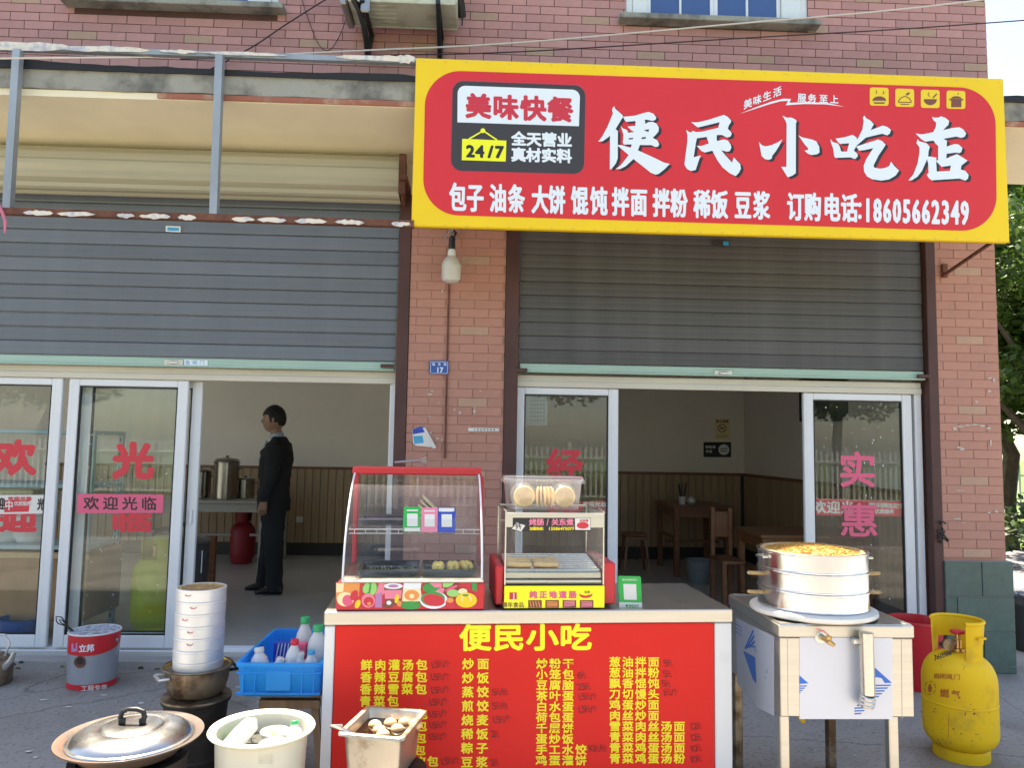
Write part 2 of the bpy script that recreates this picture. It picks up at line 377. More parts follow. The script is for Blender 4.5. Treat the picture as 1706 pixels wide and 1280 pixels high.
MT['p_pink'] = mat('print_pink', (0.75, 0.11, 0.22), 0.5)
MT['p_hot'] = mat('print_rose', (0.80, 0.22, 0.32), 0.5)
MT['p_green'] = mat('print_green', (0.01, 0.42, 0.06), 0.45)
MT['p_leaf'] = mat('print_leaf_green', (0.03, 0.30, 0.06), 0.45)
MT['p_lime'] = mat('print_light_green', (0.30, 0.62, 0.18), 0.45)
MT['p_blue'] = mat('print_blue', (0.015, 0.06, 0.42), 0.45)
MT['p_film'] = mat('film_blue', (0.01, 0.15, 0.60), 0.3)
MT['p_cyan'] = mat('print_cyan', (0.03, 0.35, 0.60), 0.4)
MT['p_orange'] = mat('print_orange', (0.80, 0.30, 0.08), 0.45)
MT['p_cream'] = mat('print_cream', (0.85, 0.72, 0.42), 0.45)
MT['p_purple'] = mat('print_mauve', (0.45, 0.20, 0.42), 0.45)
MT['p_brown'] = mat('print_brown', (0.20, 0.06, 0.04), 0.5)
MT['ink'] = mat('marker_ink', (0.24, 0.010, 0.012), 0.6)
MT['film'] = mat('protective_film', (0.60, 0.64, 0.72), 0.30, metal=0.35, var=0.05, scale=2, bump=0.05, bscale=8)
MT['paper'] = mat('paper', (0.72, 0.70, 0.66), 0.8)
MT['cable_w'] = mat('white_cable', (0.62, 0.56, 0.50), 0.6)
MT['cable_b'] = mat('dark_cable', (0.05, 0.02, 0.025), 0.6)
MT['bulb'] = mat('frosted_bulb', (0.78, 0.77, 0.72), 0.35, sub=0.3)
MT['metal_g'] = mat('grey_metal', (0.35, 0.35, 0.35), 0.4, metal=0.8)
MT['plate_blue'] = mat('enamel_blue', (0.02, 0.09, 0.36), 0.3)
MT['granite'] = mat('green_stone_tile', (0.075, 0.125, 0.105), 0.42, var=0.22, scale=18, bump=0.05, bscale=80, rand=0.10)
MT['grout'] = mat('grout', (0.30, 0.30, 0.27), 0.9)
MT['ground'] = mat('forecourt_concrete', (0.275, 0.258, 0.238), 0.9, var=0.20, scale=0.9, bump=0.25, bscale=30, detail=12)
MT['road'] = mat('road_asphalt', (0.15, 0.145, 0.14), 0.95, var=0.2, scale=2, bump=0.3, bscale=60, detail=10)
MT['kerb'] = mat('kerb_stone', (0.36, 0.35, 0.33), 0.9, var=0.2, scale=3, bump=0.3)
MT['grass'] = mat('grass', (0.10, 0.17, 0.03), 0.95, var=0.5, scale=9, bump=1.0, bscale=60)
MT['bark'] = mat('bark', (0.10, 0.075, 0.05), 0.95, var=0.4, scale=12, bump=0.7)
MT['leaf'] = mat('leaf', (0.075, 0.14, 0.022), 0.55, var=0.35, scale=2.5, sub=0.35)
MT['leaf2'] = mat('hedge_leaf', (0.045, 0.085, 0.02), 0.55, var=0.4, scale=3, sub=0.25)
MT['picket'] = mat('white_picket_paint', (0.60, 0.61, 0.60), 0.5)
MT['wallext'] = mat('side_wall_render', (0.45, 0.36, 0.28), 0.9, var=0.1)
MT['ac'] = mat('ageing_white_enamel', (0.52, 0.52, 0.42), 0.5, col2=(0.34, 0.33, 0.25), scale=5, c2amt=0.42, bump=0.05)
MT['yellow_cyl'] = mat('yellow_cylinder_paint', (0.80, 0.50, 0.012), 0.62, spec=0.3, col2=(0.50, 0.30, 0.035), scale=5, c2amt=0.36, bump=0.06, bscale=20)
MT['green_cyl'] = mat('yellow_green_paint', (0.50, 0.52, 0.02), 0.35, var=0.08)
MT['brass'] = mat('brass', (0.55, 0.36, 0.14), 0.35, metal=1.0)
MT['blue_crate'] = mat('blue_crate_plastic', (0.008, 0.46, 0.95), 0.4, sub=0.4, var=0.05)
MT['milk'] = mat('milk_bottle_plastic', (0.82, 0.82, 0.80), 0.35, sub=0.3)
MT['green_cap'] = mat('green_cap', (0.02, 0.42, 0.14), 0.4)
MT['red_cap'] = mat('red_cap', (0.65, 0.02, 0.05), 0.4)
MT['basin'] = mat('ivory_enamel', (0.70, 0.68, 0.56), 0.35, var=0.10, scale=3, sub=0.12)
MT['egg'] = mat('tea_egg_shell', (0.80, 0.52, 0.27), 0.45, var=0.25, scale=9)
MT['broth'] = mat('dark_broth', (0.010, 0.006, 0.004), 0.06, spec=0.7)
MT['bun'] = mat('golden_pastry', (0.90, 0.62, 0.16), 0.6, var=0.35, scale=18, bump=0.3)
MT['sausage'] = mat('sausage_skin', (0.86, 0.55, 0.26), 0.35, var=0.15, scale=14)
MT['biscuit'] = mat('waffle_biscuit', (0.95, 0.62, 0.24), 0.7, var=0.3, scale=30, bump=0.5)
MT['tub'] = glass('clear_tub_plastic', (0.95, 0.95, 0.96), 1.2, rough=0.15, milky=0.12, milk=(0.9, 0.9, 0.92))
MT['acryl'] = glass('acrylic', (0.95, 0.95, 0.95), 0.5, milky=0.015, smear=0.03, milk=(0.6, 0.65, 0.75))
MT['bag'] = glass('plastic_bag', (0.95, 0.95, 0.96), 0.5, rough=0.2, milky=0.10)
MT['paintpail'] = mat('grey_tin_print', (0.34, 0.37, 0.42), 0.4, metal=0.35, var=0.10, scale=5)
MT['pail_in'] = mat('white_paint_residue', (0.62, 0.66, 0.74), 0.6, col2=(0.15, 0.16, 0.2), scale=30, c2amt=0.47)
MT['skin'] = mat('skin', (0.42, 0.24, 0.17), 0.5, sub=0.0)
MT['hair'] = mat('black_hair', (0.010, 0.009, 0.008), 0.5, bump=0.4, bscale=120)
MT['suit'] = mat('black_suit_cloth', (0.019, 0.020, 0.024), 0.9, var=.3, scale=6, bump=.5, bscale=14)
MT['shirt'] = mat('light_blue_shirt', (0.42, 0.52, 0.66), 0.8)
MT['shoe'] = mat('black_leather', (0.010, 0.009, 0.009), 0.35)
MT['tray'] = mat('dark_tray', (0.18, 0.18, 0.18), 0.25, metal=0.9, var=0.2, scale=10)
MT['crumb'] = mat('crumbs', (0.68, 0.56, 0.32), 0.8)
MT['blue_tub'] = mat('blue_tub_plastic', (0.02, 0.10, 0.34), 0.4)
MT['grey_tub'] = mat('grey_bucket_plastic', (0.24, 0.30, 0.33), 0.45)
MT['bin'] = mat('grey_bin_plastic', (0.05, 0.055, 0.06), 0.5)
MT['teal_steel'] = mat('pale_blue_shelf_steel', (0.40, 0.55, 0.60), 0.4, var=0.05)
MT['pitwhite'] = mat('white_enamel', (0.72, 0.74, 0.74), 0.3)
MT['hose_y'] = mat('yellow_hose', (0.72, 0.46, 0.02), 0.45)
MT['signbox'] = mat('sign_side_vinyl', (0.80, 0.52, 0.03), 0.5)

def ground_mat():
    m = bpy.data.materials.new('stained_forecourt'); m.use_nodes = True; t = m.node_tree; L = t.links; b = t.nodes['Principled BSDF']
    tc = t.nodes.new('ShaderNodeTexCoord'); N = lambda k: t.nodes.new(k)
    def noise(sc_, det=8, ro=.6):
        n = N('ShaderNodeTexNoise'); n.inputs['Scale'].default_value = sc_; n.inputs['Detail'].default_value = det; n.inputs['Roughness'].default_value = ro; L.new(tc.outputs['Object'], n.inputs['Vector']); return n
    def ramp(src, p0, c0, p1, c1):
        r = N('ShaderNodeValToRGB'); r.color_ramp.elements[0].position = p0; r.color_ramp.elements[1].position = p1
        r.color_ramp.elements[0].color = (*c0, 1); r.color_ramp.elements[1].color = (*c1, 1); L.new(src, r.inputs[0]); return r
    base = ramp(noise(.8, 12, .65).outputs['Fac'], .3, (.275, .258, .236), .7, (.355, .333, .305))
    def mul(a, bb_):
        x = N('ShaderNodeMix'); x.data_type = 'RGBA'; x.blend_type = 'MULTIPLY'; x.inputs[0].default_value = 1; L.new(a, x.inputs[6]); L.new(bb_, x.inputs[7]); return x.outputs[2]
    st = ramp(noise(1.7, 5, .5).outputs['Fac'], .34, (.68, .66, .64), .52, (1, 1, 1))
    sp = ramp(noise(45, 3, .6).outputs['Fac'], .33, (.62, .61, .60), .46, (1, 1, 1))
    lt = ramp(noise(23, 4, .7).outputs['Fac'], .66, (1, 1, 1), .74, (1.45, 1.42, 1.36))
    vo = N('ShaderNodeTexVoronoi'); vo.feature = 'DISTANCE_TO_EDGE'; vo.inputs['Scale'].default_value = .55
    wn = noise(3, 6); ad = N('ShaderNodeMix'); ad.data_type = 'VECTOR'; ad.inputs[0].default_value = .12; L.new(tc.outputs['Object'], ad.inputs[4]); L.new(wn.outputs['Color'], ad.inputs[5]); L.new(ad.outputs[1], vo.inputs['Vector'])
    ck = ramp(vo.outputs['Distance'], .0, (.62, .60, .58), .004, (1, 1, 1))
    c = mul(mul(mul(mul(base.outputs[0], st.outputs[0]), sp.outputs[0]), lt.outputs[0]), ck.outputs[0]); L.new(c, b.inputs['Base Color'])
    rr_ = ramp(noise(1.7, 5, .5).outputs['Fac'], .34, (.45,)*3, .52, (.92,)*3); L.new(rr_.outputs[0], b.inputs['Roughness'])
    bp = N('ShaderNodeBump'); bp.inputs['Strength'].default_value = .35; bp.inputs['Distance'].default_value = .01; L.new(noise(28, 8, .7).outputs['Fac'], bp.inputs['Height']); L.new(bp.outputs[0], b.inputs['Normal'])
    return m
# ------------------------------------------------------------------ ground and street
g = MB(); g.add([(-150, -150, -0.012), (150, -150, -0.012), (150, 150, -0.012), (-150, 150, -0.012)], [(0, 1, 2, 3)])
struct('ground', g, MT['grass'])
g = MB()
for (x0, x1, y0, y1) in ((-14, 14, -6.5, 0.6),):
    N = 24
    for i in range(N):
        for j in range(8):
            a = x0+(x1-x0)*i/N; b = x0+(x1-x0)*(i+1)/N; c = y0+(y1-y0)*j/8; d = y0+(y1-y0)*(j+1)/8
            g.add([(a, c, 0), (b, c, 0), (b, d, 0), (a, d, 0)], [(0, 1, 2, 3)])
struct('forecourt', g, ground_mat())
g = MB(); g.add([(4.4, 0.6, -0.004), (60, 0.6, -0.004), (60, 6.6, -0.004), (4.4, 6.6, -0.004)], [(0, 1, 2, 3)])
struct('side_path', g, mat('side_paving', (0.17, 0.17, 0.18), 0.9, var=0.15, scale=2, bump=0.2))
g = MB(); g.add([(-150, -13, -0.006), (150, -13, -0.006), (150, -6.66, -0.006), (-150, -6.66, -0.006)], [(0, 1, 2, 3)])
struct('road', g, MT['road'])
g = MB(); g.bbox(-150, 150, -6.66, -6.52, -0.10, 0.004, 0.01); g.bbox(-150, 150, -13.14, -13.0, -0.05, 0.13, 0.01); struct('kerb', g, MT['kerb'])

def leafcloud(blobs, n, size, seed):
    """many small leaves spread through a crown made of several clumps"""
    rs = random.Random(seed); mb = MB(); vs = []; fs = []
    for k in range(n):
        c, r = rs.choice(blobs)
        d = Vector((rs.gauss(0, 1), rs.gauss(0, 1), rs.gauss(0, 1))).normalized()*(rs.random()**0.45)
        p = Vector(c)+Vector((d.x*r[0], d.y*r[1], d.z*r[2]))
        u = Vector((rs.gauss(0, 1), rs.gauss(0, 1), rs.gauss(0, .6))).normalized(); v = u.orthogonal().normalized()
        v = (Matrix.Rotation(rs.uniform(0, 6.28), 3, u) @ v)
        s = size*rs.uniform(0.6, 1.4); o = len(vs)
        vs += [p-u*s, p+v*s*.5, p+u*s, p-v*s*.5]; fs.append((o, o+1, o+2, o+3))
    mb.v = vs; mb.f = fs; return mb
def trunk_mb(h, r, limbs, seed):
    rs = random.Random(seed); mb = MB()
    pts = [(rs.uniform(-.05, .05)*i, rs.uniform(-.05, .05)*i, h*i/5) for i in range(6)]
    mb.tube(pts, [r*(1.25-i*0.14) for i in range(6)], 9)
    for k in range(limbs):
        a = rs.uniform(0, 6.28); z0 = h*rs.uniform(.5, .9); L = h*rs.uniform(.35, .6)
        q = [Vector((0, 0, z0))+Vector((math.cos(a)*t*L*.7, math.sin(a)*t*L*.7, t*L*.75)) for t in (0, .35, .7, 1)]
        mb.tube(q, [r*.5, r*.38, r*.25, r*.1], 6)
    return mb
rs = random.Random(5)
CR = []
for sd_, nb in ((1, 13), (2, 15)):
    r2 = random.Random(sd_)
    bl = [((r2.uniform(-1.3, 1.3), r2.uniform(-1.3, 1.3), 3.6+r2.uniform(-1.4, 1.7)), (r2.uniform(.5, .95), r2.uniform(.5, .95), r2.uniform(.35, .7))) for _ in range(nb)]
    CR.append(leafcloud(bl, 8000, 0.075, sd_))
TR = [trunk_mb(3.3, 0.11, 6, 3), trunk_mb(3.2, 0.13, 7, 4)]
protos = []
for k in (0, 1):
    t = thing('tree', 'x', 'tree'); obj('crown', CR[k], MT['leaf'], t, 0); obj('trunk', TR[k], MT['bark'], t); protos.append(t)
tree_spots = [(8.6, 6.8, 1.15, 'bushy tree closest to the shop corner, seen just right of the brick pillar'),
              (11.6, 9.4, 1.3, 'taller tree behind the bushy one right of the brick pillar'),
              (10.2, 3.9, 0.95, 'small leaning tree at the right edge beside the paved path'),
              (7.9, 5.0, .92, 'small tree nearest the path, its low crown against the brick pillar edge'),
              (9.2, 6.0, 1.2, 'full low crowned tree directly behind the small one by the path'),
              (9.4, 11.5, 1.2, 'shorter tree filling the gap behind the bushy tree right of the pillar'),
              (14.0, 9.0, 1.35, 'wide tree at the far right beyond the clipped hedge'),
              (16.5, 14.5, 1.6, 'farthest tree beyond the white railing right of the shop'),
              (-12.5, -16.5, 1.3, 'broad roadside tree opposite the left shop, reflected in its door glass'),
              (-7.0, -17.5, 1.5, 'tall roadside tree reflected in the middle of the left door glass'),
              (-1.5, -17.0, 1.25, 'roadside tree straight across the road from the brick pillar'),
              (4.5, -17.8, 1.5, 'roadside tree across from the right shop doorway'),
              (10.5, -16.6, 1.35, 'roadside tree across from the right end of the building'),
              (-19.0, -18, 1.6, 'leftmost roadside tree on the far verge')]
used = set()
for i, (x, y, s, lab) in enumerate(tree_spots):
    k = i % 2
    t = protos[k] if k not in used else copy_tree(protos[k])
    used.add(k)
    t.location = (x, y, 0); t.rotation_euler = (0, 0, i*1.3); t.scale = (s, s, s)
    t['label'] = lab; t['category'] = 'tree'; t['group'] = 'trees by the road and the path'
# hedges
def hedge(x0, x1, y0, y1, h, n, label, seed):
    L = x1-x0; bl = []
    r2 = random.Random(seed)
    for k in range(int(L/0.6)+2): bl.append(((x0+r2.uniform(0, L), r2.uniform(y0, y1), h*.5+r2.uniform(-.1, .1)), (.5, (y1-y0)*.55, h*.55)))
    o = obj('hedge', leafcloud(bl, n, 0.055, seed), MT['leaf2'], None, 0); tag(o, label, 'hedge')
hedge(5.0, 13.5, 5.2, 6.3, 0.95, 9000, 'dark clipped hedge beyond the path right of the brick pillar', 21)
hedge(-18, 16, -15.4, -14.2, 0.8, 16000, 'long low hedge along the far side of the road', 22)
# sunlit grass rise, railing
def fence(label, x0, x1, Y, H, step, z0=0.0):
    t = thing('picket_fence', label, 'fence', (x0, Y, z0))
    me = None; n = int((x1-x0)/step)
    pk = MB(); pk.add([(0, 0, z0+.05), (.055, 0, z0+.05), (.055, 0, z0+H-.06), (.0275, 0, z0+H), (0, 0, z0+H-.06)]+[(0, .02, z0+.05), (.055, .02, z0+.05), (.055, .02, z0+H-.06), (.0275, .02, z0+H), (0, .02, z0+H-.06)],
                      [(4, 3, 2, 1, 0), (5, 6, 7, 8, 9)]+[(i, (i+1) % 5, 5+(i+1) % 5, 5+i) for i in range(5)])
    pk.v = [v+Vector((x0, Y, 0)) for v in pk.v]
    first = obj('picket', pk, MT['picket'], t, 0)
    for k in range(1, n):
        c = first.copy(); sc.collection.objects.link(c); c.parent = t; c.location = (k*step, 0, 0)
    r = MB(); r.box(x0, x1, Y+.022, Y+.06, z0+.25, z0+.30); obj('rail', r, MT['picket'], t, 0)
    r = MB(); r.box(x0, x1, Y+.022, Y+.06, z0+H-.32, z0+H-.27); obj('rail', r, MT['picket'], t, 0)
    for k in range(int((x1-x0)/2.4)+1):
        p = MB(); p.bbox(x0+k*2.4-.05, x0+k*2.4+.05, Y+.062, Y+.16, z0, z0+H+.08, .01); obj('post', p, MT['picket'], t, 0)
fence('white picket fence across the road, reflected in the shop door glass', -17, 15, -13.8, 1.55, 0.14)
fence('white railing far behind the pillar with sunlit grass in front', 9, 20, 13.0, 1.3, 0.16)
# lamp post across the road (seen in the left door's reflection)
t = thing('street_lamp', 'slim grey street lamp post across the road, reflected in the left door', 'street lamp', (-6.2, -13.4, 0))
m_ = MB(); m_.tube([(-6.2, -13.4, 0), (-6.2, -13.4, 3), (-6.2, -13.4, 6.4)], [.08, .065, .05], 12); obj('pole', m_, MT['galv'], t)
m_ = MB(); m_.tube([(-6.2, -13.4, 6.35), (-6.0, -13.0, 6.7), (-5.8, -12.3, 6.8)], .035, 8); m_.ball((-5.75, -12.1, 6.78), .22, sx=.5, sy=1.0, sz=.35); obj('lamp_head', m_, MT['metal_g'], t)

# ------------------------------------------------------------------ building
ROOF = 5.62  # unseen roofline, height chosen to place the edge of the building's shade
XL, XR = -9.0, 3.74
CANB = 3.66        # underside of canopy
m_ = MB(); m_.box(XL, XR, 0.12, 8.0, 4.26, ROOF); m_.box(XL, -4.201, 0.012, 0.119, 4.26, ROOF); struct('upper_storey', m_, MT['mortar_dark'])
m_ = MB(); m_.box(XL-.1, XR+.06, -.06, 8.1, ROOF+.003, ROOF+.14); struct('roof_slab', m_, MT['concrete'])
# wall above the shutters behind the canopy
m_ = MB(); m_.box(XL, XR, 0.004, 0.32, 3.33, 3.9); struct('lintel_wall', m_, MT['cream'])
m_ = MB(); m_.box(XL, XR, 0.004, 0.32, 3.903, 4.259); struct('spandrel_wall', m_, MT['mortar_dark'])
FL = 0.09
IB = 4.6
m_ = MB(); m_.box(XL, XR, 0.06, IB+.3, -0.05, FL); struct('interior_floor', m_, MT['floor_in'])
m_ = MB(); m_.box(XL, XR, 0.32, IB+.3, 3.36, 3.5); struct('interior_ceiling', m_, MT['ceiling'])
m_ = MB(); m_.box(XL, XR, IB, IB+.2, FL, 3.35); struct('back_wall', m_, MT['plaster'])
m_ = MB(); m_.box(-0.33, -0.09, 0.35, IB-.003, FL, 3.355); struct('party_wall', m_, MT['plaster'])
m_ = MB(); m_.box(3.47, XR-.004, 0.32, IB-.003, FL, 3.355); struct('right_wall', m_, MT['plaster'])
m_ = MB(); m_.box(XR-.003, XR+.02, 0.35, 7.9, -.05, 4.25); struct('side_wall', m_, MT['wallext'])
m_ = MB(); m_.box(XL, XL+.2, 0.0, 8, 0, 4.25); struct('left_wall', m_, MT['wallext'])
# door sill strip
m_ = MB(); m_.bbox(-4.3, -0.545, -0.05, 0.055, -.02, 0.062, .008); m_.bbox(.137, 3.286, -0.05, 0.055, -.02, 0.062, .008)
struct('sill', m_, MT['kerb'])

# wainscot boards as single pieces
def wains(name, pts, zt, nx, ny):
    """pts: start, end on the wall; boards 0.098 wide"""
    a, b = Vector((*pts[0], 0)), Vector((*pts[1], 0)); L = (b-a).length; d = (b-a)/L; nrm = Vector((nx, ny, 0))
    root = MB(); root.prism([a+nrm*.002+Vector((0, 0, FL+.1)), b+nrm*.002+Vector((0, 0, FL+.1)), b+nrm*.002+Vector((0, 0, zt)), a+nrm*.002+Vector((0, 0, zt))], nrm*.006)
    r = struct(name, root, MT['skirt'], 0)
    n = int(L/0.1); 
    q = MB(); q.T = None
    w2 = .0955
    vs = []
    for s_, dep in ((0, .009), (.004, .016), (w2-.004, .016), (w2, .009)):
        vs += [a+d*(s_+.002)+nrm*dep+Vector((0, 0, FL+.16)), a+d*(s_+.002)+nrm*dep+Vector((0, 0, zt-.02))]
    q.add(vs, [(0, 1, 3, 2), (2, 3, 5, 4), (4, 5, 7, 6), (1, 0, 6, 7)])
    f0 = obj('board', q, MT['wains'], r, 0)
    for k in range(1, n):
        c = f0.copy(); sc.collection.objects.link(c); c.parent = r; c.location = d*(0.1*k)
    m_ = MB(); m_.prism([a+nrm*.009+Vector((0, 0, zt-.02)), b+nrm*.009+Vector((0, 0, zt-.02)), b+nrm*.009+Vector((0, 0, zt+.015)), a+nrm*.009+Vector((0, 0, zt+.015))], nrm*.02)
    obj('cap_rail', m_, MT['wood'], r, 0)
    m_ = MB(); m_.prism([a+nrm*.009+Vector((0, 0, FL+.002)), b+nrm*.009+Vector((0, 0, FL+.002)), b+nrm*.009+Vector((0, 0, FL+.15)), a+nrm*.009+Vector((0, 0, FL+.15))], nrm*.014)
    obj('skirting', m_, MT['skirt'], r, 0)
wains('wainscot', ((-5.6, IB), (-.34, IB)), 1.21, 0, -1)
wains('wainscot', ((-.085, IB), (3.465, IB)), 1.21, 0, -1)
wains('wainscot', ((3.47, IB-.01), (3.47, 0.5)), 1.21, -1, 0)
wains('wainscot', ((-.33, IB-.01), (-.33, 0.5)), 1.21, -1, 0)

# ---- tiled facade: brick by brick
BW, BH, BP, RP = .2015, .0592, .2065, .0638
_bm = {}
def brick_mesh(wd, ht, m):
    key = (round(wd, 3), round(ht, 3), m.name)
    if key not in _bm:
        q = MB(); q.bbox(0, wd, -.0025, .01, 0, ht, .0012)
        me = bpy.data.meshes.new('brick'); me.from_pydata([tuple(v) for v in q.v], [], q.f); me.materials.append(m); me.update(); _bm[key] = me
    return _bm[key]
def bricks(root, x0, x1, z0, z1, px, pz, m, holes=(), palerule=None, Y=0.0, rp=RP):
    """px, pz: lower-left corner of one brick of an even row; lays the field clipped to the rectangle"""
    ox, oy, oz = root.location
    k0 = math.floor((z0-pz)/rp); k1 = math.ceil((z1-pz)/rp); n = 0
    for k in range(k0, k1+1):
        zb = pz+k*rp; off = 0 if k % 2 == 0 else BP/2
        i0 = math.floor((x0-px-off)/BP); i1 = math.ceil((x1-px-off)/BP)
        for i in range(i0, i1+1):
            xa = px+off+i*BP; a, b = max(xa, x0), min(xa+BW, x1); c, d = max(zb, z0), min(zb+BH, z1)
            if b-a < .012 or d-c < .012: continue
            segs = [(a, b)]
            for hx0, hx1, hz0, hz1 in holes:
                if d > hz0 and c < hz1:
                    ns = []
                    for s0, s1 in segs:
                        if s1 <= hx0 or s0 >= hx1: ns.append((s0, s1))
                        else:
                            if hx0-s0 > .012: ns.append((s0, hx0))
                            if s1-hx1 > .012: ns.append((hx1, s1))
                    segs = ns
            mm = MT['brick_pale'] if palerule and palerule(i, k) else m
            for s0, s1 in segs:
                o = bpy.data.objects.new('brick', brick_mesh(s1-s0, d-c, mm)); sc.collection.objects.link(o); o.parent = root
                o.location = (s0-ox, Y+random.uniform(-.0012, .0008)-oy, c-oz); n += 1
    return n
# central pillar
def pillar(name, label, x0, x1, zb, zt, px, pz, dep=.33):
    r = thing(name, label, 'pillar', ((x0+x1)/2, 0, 0))
    m_ = MB(); m_.box(x0+.002, x1-.002, .002, dep, 0, zt); obj('core', m_, MT['mortar'], r, 0)
    return r
c_ = atY(766, 558, 0)
pm = pillar('brick_pillar', 'tiled pillar between the two shop openings with a blue number plate', -.543, .137, 0, 3.33, 0, 0)
pal = lambda i, k: i == 0 and k % 8 == 0
bricks(pm, -.543, .137, 0.07, 3.33, c_.x, c_.z, MT['brick'], palerule=pal)
m_ = MB(); m_.bbox(-.545, .139, -.012, .0, 0.0, .066, .003); obj('base_course', m_, MT['granite'], pm)
pr_ = thing('brick_pillar', 'tiled corner pillar at the right end with green stone tiles at its foot', 'pillar', ((3.286+3.74)/2, 0, 0))
m_ = MB(); m_.box(3.288, 3.736, .002, .33, 0.0, 3.66); obj('core', m_, MT['mortar'], pr_, 0)
c_ = atY(1597, 690, 0)
bricks(pr_, 3.286, 3.739, .785, 3.66, c_.x, c_.z, MT['brick'], palerule=pal)
# green stone tiles, running bond
zz = [0.0, .05, .285, .53, .776]
for i in range(4):
    z0, z1 = zz[i]+.003, zz[i+1]-.004
    cuts = [3.276, 3.545 if i % 2 else 3.47, 3.775] if i else [3.276, 3.775]
    if i == 2: cuts = [3.276, 3.36, 3.775]
    for a, b in zip(cuts[:-1], cuts[1:]):
        q = MB(); q.bbox(a+.002, b-.002, -.028, .003, z0, z1, .003); obj('stone_tile', q, MT['granite'], pr_)
q = MB(); q.box(3.284, 3.772, -.018, .002, 0.0, .776); obj('grout_bed', q, MT['grout'], pr_, 0)
q = MB(); q.bbox(3.74, 3.776, .005, .33, .0, .776, .003); obj('stone_tile', q, MT['granite'], pr_)
q = MB(); q.bbox(3.7385, 3.746, .005, .35, .78, 3.66, .002); obj('side_render', q, MT['brick'], pr_)
# upper wall
wl = kind(thing('upper_wall', 'haze tinted tiled wall of the upper floor', 'wall', (0, 0, 4.26)), 'structure')
del wl['label']; del wl['category']
c_ = atY(307, 71, 0)
W1 = (atY(125, 5, 0).x, atY(463, 20, 0).x); W2 = (atY(1043, 30, 0).x, atY(1346, 40, 0).x)
SZ1 = atY(300, 12, 0).z; SZ2 = atY(1195, 40, 0).z
print('windows', W1, SZ1, W2, SZ2)
SZ = SZ1
m_ = MB()
for a, b, z in ((-4.2, W1[0], 0), (W1[0], W1[1], SZ1), (W1[1], W2[0], 0), (W2[0], W2[1], SZ2), (W2[1], XR-.003, 0)):
    if z: m_.box(a, b, .002, .118, 4.262, z-.004); m_.box(a, b, .002, .118, z+.95, ROOF)
    else: m_.box(a, b, .002, .118, 4.262, ROOF)
obj('mortar_bed', m_, MT['mortar_dark'], wl, 0)
pal2 = lambda i, k: (k % 8 == 0 and i % 4 == 0) or (k % 8 == 4 and i % 4 == 2)
nb = bricks(wl, -3.62, XR, 4.14, 4.96, c_.x, c_.z, MT['brick_pink'], holes=((W1[0], W1[1], SZ1-.03, 9), (W2[0], W2[1], SZ2-.03, 9)), palerule=pal2)
print('upper bricks', nb)
# bricks above the frame and far left: one joined field
m_ = MB()
for k in range(11, 23):
    for i in range(-6, 30):
        xa = c_.x+i*BP+(BP/2 if k % 2 else 0); zb = c_.z+k*RP
        if zb < 4.97 or zb > ROOF-.07 or xa < -3.6 or xa > 3.55: continue
        if W1[0]-.2 < xa < W1[1] or W2[0]-.2 < xa < W2[1]: continue
        m_.box(xa, xa+BW, -.004, .01, zb, zb+BH)
kind(obj('brick_field', m_, MT['brick_pink'], wl, 0), 'stuff')

# upper windows
def window(x0, x1, zs, label, npx):
    t = thing('window', label, 'window', ((x0+x1)/2, 0, zs))
    m_ = MB(); m_.bbox(x0-.06, x1+.06, -.10, .012, zs-.03, zs+.012, .004); obj('sill', m_, MT['concrete'], t)
    m_ = MB(); m_.box(x0, x1, .012, .09, zs+.013, zs+.05); m_.box(x0, x0+.05, .013, .088, zs+.05, zs+.9); m_.box(x1-.05, x1, .013, .088, zs+.05, zs+.9); m_.box(x0, x1, .012, .09, zs+.9, zs+.95)
    obj('frame', m_, MT['white_al'], t)
    a, b = x0+.16, x1-.2
    for s_ in ((x0+.05, a), (b, x1-.05)):
        m_ = MB(); m_.bbox(s_[0]+.002, s_[1]-.002, -.002, .05, zs+.051, zs+.9, .003); obj('reveal_panel', m_, MT['pitwhite'], t)
    n = npx; wp = (b-a)/n
    for i in range(n):
        m_ = MB(); xa, xb = a+wp*i, a+wp*(i+1)
        m_.box(xa+.001, xa+.028, .02, .05, zs+.051, zs+.9); m_.box(xb-.028, xb-.001, .02, .05, zs+.051, zs+.9); m_.box(xa+.029, xb-.029, .021, .049, zs+.051, zs+.08)
        m_.box((xa+xb)/2-.008, (xa+xb)/2+.008, .022, .048, zs+.081, zs+.9)
        f = obj('casement', m_, MT['white_al'], t)
        for (u0, u1) in ((xa+.029, (xa+xb)/2-.009), ((xa+xb)/2+.009, xb-.029)):
            m_ = MB(); m_.box(u0, u1, .032, .038, zs+.081, zs+.9); obj('pane', m_, MT['blueglass'], f, 0)
window(W1[0], W1[1], SZ1, 'upstairs window above the left shop, only its sill and lower panes in view', 2)
window(W2[0], W2[1], SZ2, 'upstairs window above the red sign with blue panes and a grey stone sill', 2)

# ------------------------------------------------------------------ canopy
t = thing('canopy', 'concrete canopy with weathered grey edge and cream painted underside above the shutters', 'canopy', (0, -.4, CANB))
YE = -.70
x0, x1 = -5.5, 4.9
m_ = MB()
prof = [(YE, 3.705), (YE, 3.83), (-.35, 3.93), (.0, 4.0), (.02, 4.0), (.02, 3.745), (-.3, 3.72)]
n = 90; ps = []
rr = random.Random(3)
for i in range(n+1):
    x = x0+(x1-x0)*i/n; ps.append([(x, y+(rr.uniform(-.004, .004) if j in (0, 1) else 0), z+(rr.uniform(-.006, .006) if j in (0, 1) else 0)) for j, (y, z) in enumerate(prof)])
vs = [q for s_ in ps for q in s_]; k = len(prof)
m_.add(vs, [(i*k+j, i*k+(j+1) % k, (i+1)*k+(j+1) % k, (i+1)*k+j) for i in range(n) for j in range(k)]+[tuple(range(k)), tuple(n*k+j for j in range(k-1, -1, -1))])
